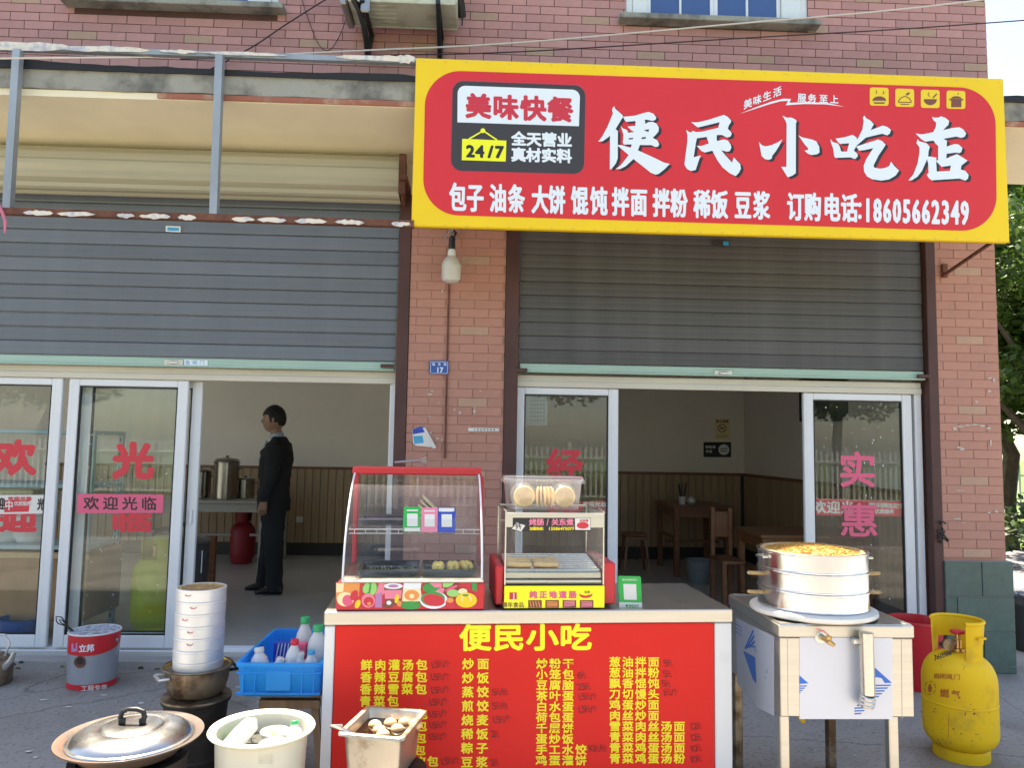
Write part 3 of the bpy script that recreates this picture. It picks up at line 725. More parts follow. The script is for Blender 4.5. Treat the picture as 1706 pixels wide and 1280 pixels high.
obj('slab', m_, MT['concrete'], t, 25)
m_ = MB(); prof = [(YE+.012, 3.66), (YE+.012, 3.703), (-.3, 3.717), (.018, 3.742), (.018, 3.55), (-.02, 3.56), (-.12, 3.60), (-.28, 3.635), (-.5, 3.655)]
vs = [(x, y, z) for x in (x0, x1-.02) for y, z in prof]; k = len(prof)
m_.add(vs, [(j, (j+1) % k, k+(j+1) % k, k+j) for j in range(k)]+[tuple(range(k)), tuple(k+j for j in range(k-1, -1, -1))])
obj('soffit', m_, MT['cream'], t, 30)
m_ = MB(); a = atY(262, 160, YE).x; m_.bbox(a, x1-.03, YE-.004, YE+.01, 3.665, 3.70, .003); obj('painted_band', m_, MT['trim'], t)
# roofing felt edge
m_ = MB(); rr = random.Random(8); vs = []; n = 120
for i in range(n+1):
    x = x0+(x1-x0)*i/n; s_ = .012+.02*abs(math.sin(x*2.3))*rr.uniform(.4, 1)
    if -3.2 < x < -2.4: s_ += .03*(1-abs(x+2.85)/.45) if abs(x+2.85) < .45 else 0
    vs += [(x, YE-.012-rr.uniform(0, .01), 3.822), (x, YE-.014, 3.838+s_), (x, YE+.12, 3.862+s_*.8), (x, YE+.12, 3.85)]
m_.add(vs, [(i*4+j, i*4+(j+1) % 4, i*4+4+(j+1) % 4, i*4+4+j) for i in range(n) for j in range(4)]+[(0, 1, 2, 3), (n*4+3, n*4+2, n*4+1, n*4)])
obj('felt_edge', m_, MT['tar'], t, 25)

# ------------------------------------------------------------------ sign frame on the left
FY = -.75
t = thing('sign_frame', 'bare steel frame left of the red sign with torn film on its rails', 'frame', (-1.8, FY, 2.9))
def P0(px, py): return atY(px, py, FY)
m_ = MB(); m_.bar(P0(-60, 73)+Vector((0, .03, 0)), P0(694, 99)+Vector((0, .03, 0)), .035, .035); obj('top_rail', m_, MT['galv'], t)
m_ = MB(); m_.bar(P0(-60, 350), P0(690, 374), .045, .04); obj('bottom_rail', m_, MT['rust'], t)
for (a, b) in (((31, 84), (14, 348)), ((367, 93), (357, 358))):
    m_ = MB(); m_.bar(P0(*a)+Vector((0, -.003, 0)), P0(*b)+Vector((0, -.003, 0)), .045, .045); obj('post', m_, MT['galv'], t)
rr = random.Random(4)
def flake(px0, px1, y0, y1, hgt, Yp, name='torn_film'):
    top = []; bot = []; n = 9
    for i in range(n+1):
        u = i/n; x = px0+(px1-px0)*u; y = y0+(y1-y0)*u
        e = math.sin(math.pi*u)**.4
        top.append(atY(x, y-hgt*.5*e*rr.uniform(.5, 1), Yp)+Vector((0, -rr.uniform(0, .01), 0))); bot.append(atY(x, y+hgt*.5*e*rr.uniform(.5, 1), Yp)+Vector((0, -rr.uniform(0, .008), 0)))
    m_ = MB(); vs = top+bot; k = n+1; off = Vector((0, .002, 0)); vs2 = [v+off for v in vs]
    m_.add(vs+vs2, [(i, i+1, k+i+1, k+i) for i in range(n)]+[(2*k+k+i, 2*k+k+i+1, 2*k+i+1, 2*k+i) for i in range(n)])
    obj(name, m_, MT['flake'], t, 30)
for a, b in ((38, 90), (95, 160), (195, 225), (232, 285), (296, 328), (386, 425), (428, 478), (490, 545), (558, 608), (652, 684)):
    yy = lambda x: 351+(374-351)*(x+60)/750
    flake(a, b, yy(a), yy(b), 10, FY-.026)
for a, b, h in ((-50, 125, 17), (95, 250, 12), (265, 330, 8), (330, 480, 7), (560, 692, 12), (655, 694, 16)):
    yy = lambda x: 74+(99-74)*(x+60)/754
    flake(a, b, yy(a), yy(b), h, FY-.0+.008)

# ------------------------------------------------------------------ roller shutters
def shutter(label, x0, x1, zb, zt, m, dep=1.0):
    t = thing('roller_shutter', label, 'shutter', ((x0+x1)/2, .04, zb), group='roller shutters above the shop doors')
    pitch = .0995
    n = int((zt-zb-.06)/pitch)+1
    prof = [(.0, .0), (-.010, .004), (-.0135, .012), (-.0135, .046), (-.0122, .049), (-.0135, .052), (-.0135, .088), (-.010, .095), (.0, .0985)]
    q = MB(); k = len(prof); z0 = zb+.062
    vs = [(x, .04+a*dep, z0+b) for x in (x0+.01, x1-.01) for a, b in prof]
    q.add(vs, [(i, i+1, k+i+1, k+i) for i in range(k-1)]+[(k-1, 0, k, 2*k-1)])
    s0 = obj('slat', q, m, t, 20)
    for i in range(1, n):
        c = s0.copy(); sc.collection.objects.link(c); c.parent = t; c.location = (0, random.uniform(-.0035, .0035), pitch*i+random.uniform(-.0012, .0012)); c.rotation_euler = (0, 0, 0)
    q = MB(); q.bbox(x0+.012, x1-.012, .022, .052, zb, zb+.058, .006); q.bbox(x0+.012, x1-.012, .008, .056, zb-.006, zb+.006, .002); obj('bottom_bar', q, MT['mint'], t)
    return t
ZB = 2.058
SLx0, SLx1 = -4.3, -.628
SRx0, SRx1 = .235, 3.21
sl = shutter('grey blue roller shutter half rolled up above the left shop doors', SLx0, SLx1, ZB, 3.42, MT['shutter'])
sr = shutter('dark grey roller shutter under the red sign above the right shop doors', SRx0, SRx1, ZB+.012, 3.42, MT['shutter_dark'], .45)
# coil of rolled-up curtain on the left
R_ = .155; cyy, czz = -.10, 3.395; q = MB(); vs = []; N = 44; prof = []
for i in range(N):
    a = 2*math.pi*i/N; r = R_+(.009 if (i % 4) in (1, 2) else .002)-(.007 if i % 4 == 0 else 0); prof.append((cyy+r*math.cos(a), czz+r*math.sin(a)))
x0, x1 = -4.3, atY(664, 300, -.25).x
q.add([(x, y, z) for x in (x0, x1) for y, z in prof], [(i, (i+1) % N, N+(i+1) % N, N+i) for i in range(N)]+[tuple(range(N)), tuple(N+i for i in range(N-1, -1, -1))])
obj('rolled_coil', q, MT['coil'], sl, 12)
q = MB(); q.lathe([(.04, 0), (.178, 0), (.178, .014), (.04, .014)], (x1+.012, cyy, czz), 28, R=Matrix.Rotation(math.pi/2, 3, 'Y')); q.box(x1+.01, x1+.06, -.3, .02, czz-.06, czz-.02); q.bbox(x1+.002, x1+.05, -.28, -.24, czz-.15, czz+.13, .004)
obj('end_bracket', q, MT['rust'], sl)
# side guide channels
def channel(par, x0, x1, z0, z1):
    q = MB(); q.bbox(x0, x1, -.012, .065, z0, z1, .004); obj('guide_channel', q, MT['maroon'], par)
channel(sl, -.628, -.546, 0.005, 3.33)
channel(sr, .139, .234, 0.0, 3.33); channel(sr, 3.212, 3.284, 0.0, 3.33)
pS = planeY(.024)
def card(par, name, quad, m, P, lift=.001, th=None):
    q = MB(); poly(q, quad, P, lift); return obj(name, q, m, par, 0)
card(sl, 'sticker', [(276, 376), (301, 377), (301, 387), (276, 386)], MT['paper'], pS.P, .004)
card(sl, 'sticker_print', [(279, 378.5), (298, 379.5), (298, 384.5), (279, 384)], MT['p_cyan'], pS.P, .005)
card(sr, 'sticker', [(1187, 400), (1215, 401), (1215, 410), (1187, 409)], MT['p_char'], pS.P, .004)
card(sr, 'sticker_print', [(1205, 402), (1214, 402.3), (1214, 409), (1205, 408.6)], MT['p_cyan'], pS.P, .005)
def lockplate(par, px, py):
    c = atY(px, py, .018); q = MB(); q.bbox(c.x-.065, c.x+.065, .012, .021, c.z-.022, c.z+.022, .003); o = obj('lock_plate', q, MT['steel_b'], par)
    q = MB(); q.ball((c.x, .010, c.z), .042, sx=1, sy=.2, sz=.32); obj('lock_handle', q, MT['steel'], o)
lockplate(sl, 289, 604); lockplate(sr, 1205, 622)
card(sl, 'sticker', [(307, 599.5), (346, 600.5), (346, 610.5), (307, 609.5)], MT['p_white'], planeY(.02).P, .003)
q = MB(); text(q, "卷闸门", 309, 601, 7, 7, 12, planeY(.02).P, .005); letters('sticker_print', q, MT['p_cyan'], sl, 0)
for par, px, py in ((sl, 645, 610), (sr, 868, 617), (sr, 1538, 627)):
    c = atY(px, py, .0); q = MB(); q.bbox(c.x-.045, c.x+.045, -.018, .006, c.z-.014, c.z+.012, .003); obj('latch', q, MT['maroon'], par)

# ------------------------------------------------------------------ doors
DY = .12
ZT = 2.05; ZH = 1.975
def frame(label, x0, x1):
    t = thing('door_frame', label, 'door frame', ((x0+x1)/2, DY, FL))
    q = MB(); q.bbox(x0, x1, DY-.05, DY+.09, ZH, ZT, .004); q.bbox(x0+.003, x1-.003, DY-.062, DY-.048, ZH-.012, ZH+.03, .003); obj('head', q, MT['cream_al'], t)
    q = MB(); q.bbox(x0, x0+.05, DY-.048, DY+.088, .063, ZH-.002, .004); obj('jamb', q, MT['white_al'], t)
    q = MB(); q.bbox(x1-.05, x1, DY-.048, DY+.088, .063, ZH-.002, .004); obj('jamb', q, MT['white_al'], t)
    q = MB(); q.bbox(x0+.052, x1-.052, DY-.05, DY+.09, .063, .095, .004); q.box(x0+.052, x1-.052, DY-.01, DY-.004, .095, .108); q.box(x0+.052, x1-.052, DY+.045, DY+.051, .095, .108); obj('track', q, MT['white_al'], t)
    return t
def panel(label, x0, x1, Yc, sw=.072, sw2=None):
    sw2 = sw2 or sw
    t = thing('sliding_door', label, 'glass door', ((x0+x1)/2, Yc, .1), group='sliding glass doors')
    z0, z1 = .11, ZH-.014
    for a, b in ((x0, x0+sw), (x1-sw2, x1)):
        q = MB(); q.bbox(a, b, Yc-.018, Yc+.018, z0, z1, .005); q.bbox(a+(b-a)*.3, a+(b-a)*.36, Yc-.0195, Yc-.016, z0, z1, .001); obj('stile', q, MT['white_al'], t)
    q = MB(); q.bbox(x0+sw+.001, x1-sw2-.001, Yc-.0175, Yc+.0175, z0, z0+.085, .005); obj('rail', q, MT['white_al'], t)
    q = MB(); q.bbox(x0+sw+.001, x1-sw2-.001, Yc-.0175, Yc+.0175, z1-.05, z1, .005); obj('rail', q, MT['white_al'], t)
    q = MB(); a, b, c, d = x0+sw+.001, x1-sw2-.001, z0+.086, z1-.051; g_ = .008
    for bx in ((a, a+g_, c, d), (b-g_, b, c, d), (a+g_, b-g_, c, c+g_), (a+g_, b-g_, d-g_, d)): q.box(bx[0], bx[1], Yc-.012, Yc+.012, bx[2], bx[3])
    obj('gasket', q, MT['rubber'], t, 0)
    q = MB(); q.box(a+g_+.001, b-g_-.001, Yc-.003, Yc+.003, c+g_+.001, d-g_-.001); pn = obj('glass_pane', q, MT['glass'], t, 0)
    return t
X = lambda px, Y=DY: atY(px, 800, Y).x
Fl = frame('cream topped door frame of the left shop opening', -4.25, X(657, .07))
Fr = frame('cream topped door frame of the right shop opening', X(848, .07), 3.20)
Yf, Yb = DY-.03, DY+.035
dA = panel('leftmost glass door cut by the left edge with a red character and red white sticker', -3.95, X(91, Yf)+.02, Yf)
dB = panel('glass door of the left shop with a pink welcome strip across it', X(107, Yf), X(312, Yf)-.02, Yf)
dC = panel('second sliding door tucked behind the pink strip door', X(128, Yb+.0), X(316, Yb)+.06, Yb+.012)
dD = panel('right shop glass door beside the pillar with a red character above the snack counter', X(864, Yf)-.04, X(1029, Yf), Yf)
dE = panel('right shop glass door with two pink characters above the big steamer', X(1339, Yf), X(1520, Yf), Yf)
q = MB(); q.bbox(X(1522), 3.20-.052, DY-.04, DY+.06, .1, ZH-.014, .004); obj('filler_panel', q, MT['white_al'], Fr)
q = MB(); c = atY(319, 862, Yb); q.bbox(c.x-.008, c.x+.012, Yb-.03, Yb-.008, c.z-.05, c.z+.05, .004); obj('handle', q, MT['white_al'], dC)

pG = planeY(Yf-.003)
def glasstext(par, items, m, name='lettering', lift=.0015):
    for (s, x, y, w_, h_, dx, bold, slope) in items:
        q = MB(); text(q, s, x, y, w_, h_, dx, pG.P, lift, bold, slope); letters(name, q, m, par, 0)
glasstext(dA, [("欢", -4, 738, 58, 52, 0, 3.2, 0)], MT['p_red']); glasstext(dA, [("迎", 2, 853, 54, 32, 0, 3.0, 0)], MT['p_red'])
glasstext(dB, [("光", 193, 742, 58, 54, 0, 3.4, 0), ("临", 190, 857, 58, 28, 0, 3.0, 0)], MT['p_red'])
card(dB, 'welcome_strip', [(129, 823), (273, 824.5), (271, 855), (128, 855.5)], MT['p_pink'], pG.P, .0035)
q = MB(); text(q, "欢迎光临", 141, 829, 22, 20, 32, pG.P, .005, .6, .01); letters('lettering', q, MT['p_black'], dB, 0)
card(dA, 'notice_strip', [(-70, 826), (77, 825), (74, 856), (-70, 858)], MT['paper'], pG.P, .003)
card(dA, 'notice_red', [(8, 834), (50, 833.5), (48, 853), (7, 854)], MT['p_red'], pG.P, .0042)
q = MB(); text(q, "中", 9, 835, 12, 15, 0, pG.P, .0055, .5); text(q, "优质服务", 24, 836, 6, 7, 7, pG.P, .0055, .2); letters('lettering', q, MT['paper'], dA, 0)
q = MB(); text(q, "欢迎光临", 14, 828.5, 8, 5.5, 10, pG.P, .0055, .4); letters('lettering', q, MT['p_red'], dA, 0)
q = MB(); text(q, "迎", -3, 831, 10, 18, 0, pG.P, .0055, .8); text(q, "光", 63, 832, 10, 18, 0, pG.P, .0055, .8); letters('lettering', q, MT['p_black'], dA, 0)
glasstext(dD, [("经", 915, 752, 52, 50, 0, 2.2, 0), ("济", 917, 838, 50, 46, 0, 3.0, 0)], MT['p_red'])
glasstext(dE, [("实", 1402, 757, 53, 54, 0, 1.6, .01), ("惠", 1404, 842, 55, 52, 0, 1.3, .01)], MT['p_pink'])
card(dE, 'welcome_strip', [(1356, 831), (1502, 836), (1502, 861), (1356, 859)], MT['p_red'], pG.P, -.012)
q = MB(); text(q, "欢迎光", 1356, 836, 19, 19, 23, pG.P, -.0115, .9, .02); text(q, "请扫码微信支付", 1447, 838, 7.5, 8, 8, pG.P, -.0115, .3, .02); text(q, "优质服务", 1458, 849, 7, 7, 8, pG.P, -.0115, .3, .02); letters('lettering', q, MT['paper'], dE, 0)
card(dD, 'red_white_notice', [(965, 836), (1013, 834), (1013, 861), (996, 861)], MT['p_red'], pG.P, -.012)
q = MB(); text(q, "欢迎光临", 972, 837, 8, 8, 10, pG.P, -.0115, .4); text(q, "服务至上", 982, 848, 6, 7, 7.5, pG.P, -.0115, .3); letters('lettering', q, MT['paper'], dD, 0)
card(dD, 'paper_notice', [(868, 648), (912, 648), (912, 709), (868, 709)], mat('dim_paper', (0.22, 0.23, 0.22), .8), pG.P, -.012)
q = MB()
for r_ in range(8): text(q, "粒粒皆辛苦", 884, 653+r_*6.5, 4, 4, 5, pG.P, -.0115, 0)
letters('lettering', q, MT['p_black'], dD, 0)

# ------------------------------------------------------------------ the big red sign
SY = -.765
sg = thing('shop_sign', 'large red and yellow shop sign with white brush lettering across the canopy', 'sign', (1.43, SY, 2.88))
A, B, C_, D_ = (atY(693, 95, SY), atY(1675, 131, SY), atY(1680, 403, SY), atY(685, 377, SY))
q = MB(); sx0, sx1 = (A.x+D_.x)/2, (B.x+C_.x)/2; sz0, sz1 = (C_.z+D_.z)/2, (A.z+B.z)/2
q.bbox(sx0, sx1, SY, SY+.045, sz0, sz1, .006); obj('panel', q, MT['yellow_sign'], sg)
pB = planeY(SY)
q = MB(); rrect(q, (709, 116), (1658, 147), (1661, 386), (704, 357), 60, pB.P, .002, 14); obj('red_field', q, MT['red_sign'], sg, 0)
q = MB(); rrect(q, (752, 131.5), (977, 139.5), (975.5, 292.5), (749, 286.5), 20, pB.P, .0028, 8); obj('logo_outline', q, MT['p_red'], sg, 0)
q = MB(); rrect(q, (754.5, 134), (975.5, 142.5), (973, 290), (751, 284), 18, pB.P, .0035, 8); obj('logo_plate', q, MT['p_char'], sg, 0)
q = MB(); rrect(q, (762.5, 142), (966.5, 149.5), (964.5, 210), (762, 203.5), 13, pB.P, .0045, 8, corners=(1, 1, 0, 0)); obj('logo_white_field', q, MT['p_white'], sg, 0)
q = MB(); text(q, "美味快餐", 0, 158, 36, 37, 0, pB.P, .0055, 1.9, .042, xs=[779, 824.5, 870.5, 915.5]); letters('lettering', q, MT['p_red'], sg, 0)
q = MB(); poly(q, [(770, 231), (843.7, 234), (842.5, 269), (769.3, 266.6)], pB.P, .0045); strokeline(q, [(781, 231.5), (805, 217.5), (828, 233)], 2.4, pB.P, .0046); ell(q, 804.5, 217.5, 4, 4, pB.P, .0049); obj('logo_yellow_tag', q, MT['p_lemon'], sg, 0)
q = MB(); text(q, "24/7", 777.5, 242, 12.5, 19, 0, pB.P, .0055, 1.3, .03, xs=[777.5, 793, 811, 826]); letters('lettering', q, MT['p_black'], sg, 0)
q = MB(); text(q, "全天营业", 0, 220.5, 21, 21, 0, pB.P, .0055, 1.2, .03, xs=[854, 879, 904.5, 930]); text(q, "真材实料", 0, 247, 21, 21, 0, pB.P, .0055, 1.2, .03, xs=[853.5, 878.5, 904, 929.5]); letters('lettering', q, MT['p_white'], sg, 0)
def G(o, pts): return [(o[0]+x/9.143, o[1]+y/9.143) for x, y in pts]
BIG = {
 '便': ((990, 165), [[(305,105),(315,140),(430,240),(440,265),(325,455),(360,485),(358,900),(330,980),(260,1065),(237,1070),(240,555),(200,590),(130,640),(60,645),(120,570),(200,420),(285,215),(272,165),(280,135)],
  [(437,268),(620,250),(770,205),(830,193),(900,220),(945,275),(935,312),(890,330),(800,312),(740,318),(628,332),(490,345),(465,320)],
  [(628,325),(765,315),(778,345),(770,378),(830,348),(890,342),(950,375),(985,430),(980,490),(940,540),(890,588),(960,625),(990,680),(975,722),(930,728),(870,700),(695,698),(665,780),(640,840),(540,860),(500,830),(430,770),(360,712),(362,695),(420,700),(555,740),(572,690),(450,690),(435,660),(445,540),(400,400),(430,440),(500,470),(520,512),(610,500),(560,470),(505,415),(628,405)],
  [(525,845),(535,840),(640,840),(595,915),(480,1020),(400,1062),(325,1065),(400,1010),(480,910)],
  [(655,775),(800,840),(960,915),(1060,965),(1150,985),(1080,1060),(980,1140),(930,1150),(860,1120),(760,1040),(590,905),(540,850)]],
  [[(755,470),(835,458),(825,500)],[(525,595),(595,588),(590,608),(530,616)],[(722,583),(787,573),(783,600),(722,608)]]),
 '民': ((1125, 165), [[(243,350),(340,352),(500,315),(740,238),(800,270),(848,320),(850,350),(815,400),(800,450),(850,500),(860,530),(840,570),(790,585),(750,565),(715,545),(635,545),(630,590),(635,638),(740,612),(800,630),(845,690),(855,740),(830,790),(790,800),(700,778),(760,850),(865,965),(890,885),(990,990),(1000,1060),(970,1120),(920,1172),(830,1130),(720,1040),(640,930),(565,785),(450,812),(400,790),(325,708),(400,712),(510,675),(478,575),(330,595),(315,660),(280,885),(390,855),(370,900),(310,1080),(240,1095),(180,1065),(140,1000),(150,900),(185,640),(185,550),(165,465),(210,500),(250,505),(260,480),(320,500),(400,495),(655,435),(675,350),(350,430),(320,415)]], []),
 '小': ((1250, 175), [[(487,157),(560,190),(630,188),(690,220),(708,245),(695,280),(693,1035),(640,1075),(570,1100),(470,940),(550,938),(553,280),(535,235)],
  [(130,560),(180,610),(235,628),(330,605),(420,565),(490,518),(440,620),(390,700),(335,770),(325,815),(280,835),(220,820),(170,770),(155,680)],
  [(730,455),(790,490),(940,522),(1005,550),(1050,630),(1055,720),(1010,750),(930,760),(870,735),(825,692),(880,680),(880,655),(830,600)]], []),
 '吃': ((1370, 175), [[(125,515),(160,560),(240,585),(270,640),(285,700),(310,708),(375,705),(408,580),(270,590),(235,560),(200,508),(330,490),(400,470),(460,450),(520,490),(530,520),(520,620),(480,690),(535,740),(540,780),(500,822),(430,795),(200,803),(180,780),(165,660),(130,570)],
  [(640,155),(660,190),(740,240),(785,290),(735,380),(920,310),(990,330),(1045,375),(1030,430),(990,460),(910,435),(800,460),(660,495),(540,600),(500,640),(490,560),(540,510),(610,370),(630,240),(615,195)],
  [(515,630),(700,570),(850,522),(910,545),(965,600),(930,660),(860,760),(780,920),(790,950),(880,968),(960,955),(1020,925),(1045,860),(1100,930),(1168,995),(1120,1070),(1020,1130),(900,1150),(760,1130),(680,1085),(635,1010),(630,920),(670,820),(775,655),(640,685),(560,692)]], []),
 '店': ((1500, 175), [[(480,175),(520,190),(580,188),(620,168),(690,195),(745,240),(730,300),(650,380),(800,345),(900,335),(960,370),(1003,430),(980,480),(930,498),(850,478),(720,500),(500,540),(380,555),(310,510),(230,430),(330,445),(500,410),(540,330),(545,265),(500,225)],
  [(262,515),(290,550),(400,580),(450,635),(430,700),(425,765),(405,830),(330,1000),(260,1090),(180,1140),(120,1148),(200,1050),(265,880),(290,720),(290,640),(245,580)],
  [(500,535),(590,520),(650,508),(710,540),(705,630),(830,590),(890,600),(945,650),(930,710),(900,730),(840,722),(705,740),(700,812),(860,745),(930,785),(1025,845),(930,920),(920,985),(755,1000),(770,920),(630,940),(540,850),(575,830),(575,620),(540,590)],
  [(405,780),(480,785),(550,800),(545,860),(555,1012),(755,1000),(920,980),(990,1000),(1040,1060),(1030,1120),(990,1150),(900,1118),(700,1130),(480,1145),(440,1120),(400,1060),(430,1030),(425,900),(410,830)]], [])}
for ch, (o_, strokes, holes) in BIG.items():
    q = MB(); lv = .0030
    for s_ in strokes: poly(q, [(x+4.6, y+3.2) for x, y in G(o_, s_)], pB.P, lv); lv += .0001
    obj('character_shadow', q, MT['p_black'], sg, 0)
    q = MB(); lv = .0045
    for s_ in strokes: poly(q, G(o_, s_), pB.P, lv); lv += .0001
    c_ = obj('brush_character', q, MT['p_white'], sg, 0)
    if holes:
        q = MB()
        for s_ in holes: poly(q, G(o_, s_), pB.P, lv+.0006)
        obj('counter_shape', q, MT['p_black'], c_, 0)
q = MB()
xs = [751,780, 818,848.5, 888,916, 954,986, 1022,1052.5, 1090,1119.5, 1158,1187, 1226,1257, 1313.5,1342.5,1374,1403.5]
text(q, "包子油条大饼馄饨拌面拌粉稀饭豆浆订购电话", 751, 307.5, 23.5, 43, 0, pB.P, .004, 1.5, .0275, xs=xs)
text(q, "18605662349", 1441, 331, 11.5, 38, 0, pB.P, .004, 1.6, .028, xs=[1440+16.15*i for i in range(11)])
ell(q, 1432.5, 341, 3, 4, pB.P, .004); ell(q, 1432.5, 361, 3, 4, pB.P, .004)
letters('lettering', q, MT['p_white'], sg, 0)
q = MB(); text(q, "美味生活", 0, 168, 12, 14, 0, pB.P, .004, .5, -.40, xs=[1240, 1255.5, 1272, 1289]); text(q, "服务至上", 0, 156, 12, 13, 0, pB.P, .004, .5, .05, xs=[1330, 1347, 1366, 1384])
poly(q, [(1232, 189.5), (1260, 178), (1285, 169), (1305, 164), (1318, 164.5), (1315, 171), (1345, 169.5), (1380, 171.5), (1407, 177.5), (1375, 173.5), (1340, 173), (1309, 175), (1313, 167.5), (1300, 168.5), (1285, 172.5), (1258, 181)], pB.P, .004)
letters('slogan', q, MT['p_white'], sg, 0)
for i, (x, y) in enumerate(((1449, 145), (1491.5, 147), (1534, 148.8), (1576.8, 150.3))):
    q = MB(); rrect(q, (x, y), (x+31.5, y+1), (x+31.5, y+31), (x, y+30.5), 4, pB.P, .0042, 4); ic = obj('icon', q, MT['p_gold'], sg, 0)
    q = MB(); L_ = .0052
    if i == 0:
        ell(q, x+16, y+22.5, 11.5, 7.5, pB.P, L_, a0=math.pi, a1=2*math.pi); poly(q, [(x+6, y+25), (x+26, y+25), (x+24, y+27.5), (x+8, y+27.5)], pB.P, L_)
        strokeline(q, [(x+10, y+5), (x+12, y+8), (x+10, y+11)], 1.2, pB.P, L_); strokeline(q, [(x+22, y+6), (x+24, y+9), (x+22, y+12)], 1.2, pB.P, L_)
    if i == 1:
        strokeline(q, [(x+5, y+22), (x+9, y+16), (x+16, y+13), (x+23, y+16), (x+27, y+22)], 1.5, pB.P, L_); strokeline(q, [(x+5, y+23), (x+27, y+23)], 1.4, pB.P, L_+.0003); strokeline(q, [(x+9, y+26.5), (x+23, y+26.5)], 1.6, pB.P, L_)
        ell(q, x+21, y+9, 4, 1.8, pB.P, L_, rot=-.6)
    if i == 2:
        ell(q, x+16, y+16, 11, 10, pB.P, L_, a0=0, a1=math.pi); strokeline(q, [(x+20, y+14), (x+27, y+7)], 2.2, pB.P, L_+.0003); strokeline(q, [(x+14, y+5), (x+12, y+8), (x+15, y+12)], 1.2, pB.P, L_)
    if i == 3:
        poly(q, [(x+8, y+15), (x+25, y+15), (x+25, y+28), (x+8, y+28)], pB.P, L_); poly(q, [(x+5, y+14), (x+28, y+14), (x+28, y+16.5), (x+5, y+16.5)], pB.P, L_+.0003)
        ell(q, x+16.5, y+13.5, 8.5, 4, pB.P, L_+.0006, a0=math.pi, a1=2*math.pi); strokeline(q, [(x+19, y+4), (x+20, y+7)], 1.2, pB.P, L_)
    obj('icon_drawing', q, MT['p_brown'], ic, 0)
q = MB(); q.bar(atY(1573, 458, -.02), atY(1655, 402, SY+.07), .018); q.bbox(atY(1571, 452, 0).x-.02, atY(1571, 452, 0).x+.02, -.03, -.006, atY(1571, 452, 0).z-.05, atY(1571, 452, 0).z+.05, .003)
obj('brace', q, MT['rust'], sg)
q = MB(); 
for x in (sx0+.03, sx1-.03): q.box(x-.02, x+.02, SY+.046, SY+.08, sz0+.01, sz1-.01)
q.box(sx0+.06, sx1-.06, SY+.046, SY+.08, sz0+.01, sz0+.05); obj('back_frame', q, MT['rust'], sg, 0)

# ------------------------------------------------------------------ air conditioner unit
t = thing('air_conditioner', 'old air conditioner outdoor unit on black brackets above the left end of the red sign', 'air conditioner', (-.78, -.1, 4.9))
yb, yf = -.42, -.08
c0 = atY(592, 36, yf); c1 = atY(762, 38, yf); zc = atY(680, 12, yf).z
zc = atY(690, 2, yb).z
q = MB(); q.bbox(c0.x, c1.x+.01, yb, yf, zc, zc+.5, .012); obj('casing', q, MT['ac'], t)
q = MB()
for i in range(5): q.bbox(c0.x+.10, c0.x+.32, yb+.05+i*.05, yb+.07+i*.05, zc-.006, zc, .002)
q.bbox(c0.x+.01, c1.x, yb-.004, yb+.012, zc-.014, zc+.03, .003); q.bbox(c0.x+.01, c1.x, yf-.03, yf-.018, zc-.012, zc, .003)
obj('base_tray', q, MT['ac'], t)
q = MB(); q.bbox(c0.x+.10, c0.x+.16, yb-.03, yb-.003, zc-.10, zc+.4, .01); q.bbox(c0.x-.05, c0.x-.003, yb+.02, yf, zc-.02, zc+.4, .01); obj('side_grille', q, MT['metal_g'], t)
for px0, px1 in ((604, 612), (730, 733)):
    q = MB(); a = atY(px0, 2, yb-.02); b = atY(px1, 100, -.012); xx = (a.x+b.x)/2
    q.bar((a.x, yb-.04, zc-.02), (a.x, -.006, zc-.02), .03); q.bar((a.x, yb-.03, zc-.03), (b.x, -.012, 4.32), .028); q.bar((a.x, -.012, zc), (b.x, -.012, 4.30), .03)
    obj('bracket', q, MT['black'], t)
q = MB(); a = atY(592, 0, -.35)
q.tube([atY(585, -10, -.44), atY(598, 14, -.38), atY(606, 40, -.30), atY(611, 70, -.2), atY(613, 98, -.06)], .022, 8); obj('hose', q, MT['black'], t)
q = MB(); q.tube([atY(765, -8, -.3), atY(768, 10, -.25), atY(770, 28, -.2)], .03, 8); q.tube([atY(771, 0, -.2), atY(770, 42, -.18)], .006, 6); obj('pipe_bundle', q, MT['black'], t)

# ------------------------------------------------------------------ cables
def cable(name, label, pts, r, m, cat='cable', Y=None):
    q = MB(); P3 = [atY(*p) if len(p) == 3 else p for p in pts]
    # smooth curve through the points
    out = []
    for i in range(len(P3)-1):
        a, b = P3[i], P3[i+1]; p0 = P3[i-1] if i else a-(b-a); p3 = P3[i+2] if i+2 < len(P3) else b+(b-a)
        for k in range(8):
            u = k/8; out.append(.5*((2*a)+(b-p0)*u+(2*p0-5*a+4*b-p3)*u*u+(3*a-p0-3*b+p3)*u**3))
    out.append(P3[-1]); q.tube(out, r, 6)
    return tag(obj(name, q, m), label, cat)
cable('cable', 'pale thin cable strung across the facade from the left frame to the upper right', [(-80, 98, -.8), (100, 96, -.8), (390, 93, -.6), (600, 84, -.5), (860, 71, -.45), (1240, 38, -.4), (1500, 15, -.4), (1760, -16, -.35)], .0055, MT['cable_w'])
cable('cable', 'dark thin cable crossing below the pale one over the upper tiles', [(300, 98, -.3), (610, 92, -.25), (860, 86, -.2), (1240, 63, -.2), (1500, 48, -.25), (1780, 28, -.3)], .0045, MT['cable_b'])
cable('cable', 'dark red cable running diagonally up the tiles left of the air conditioner', [(336, 123, -.03), (420, 78, -.04), (480, 38, -.05), (580, -25, -.06)], .005, MT['cable_b'])
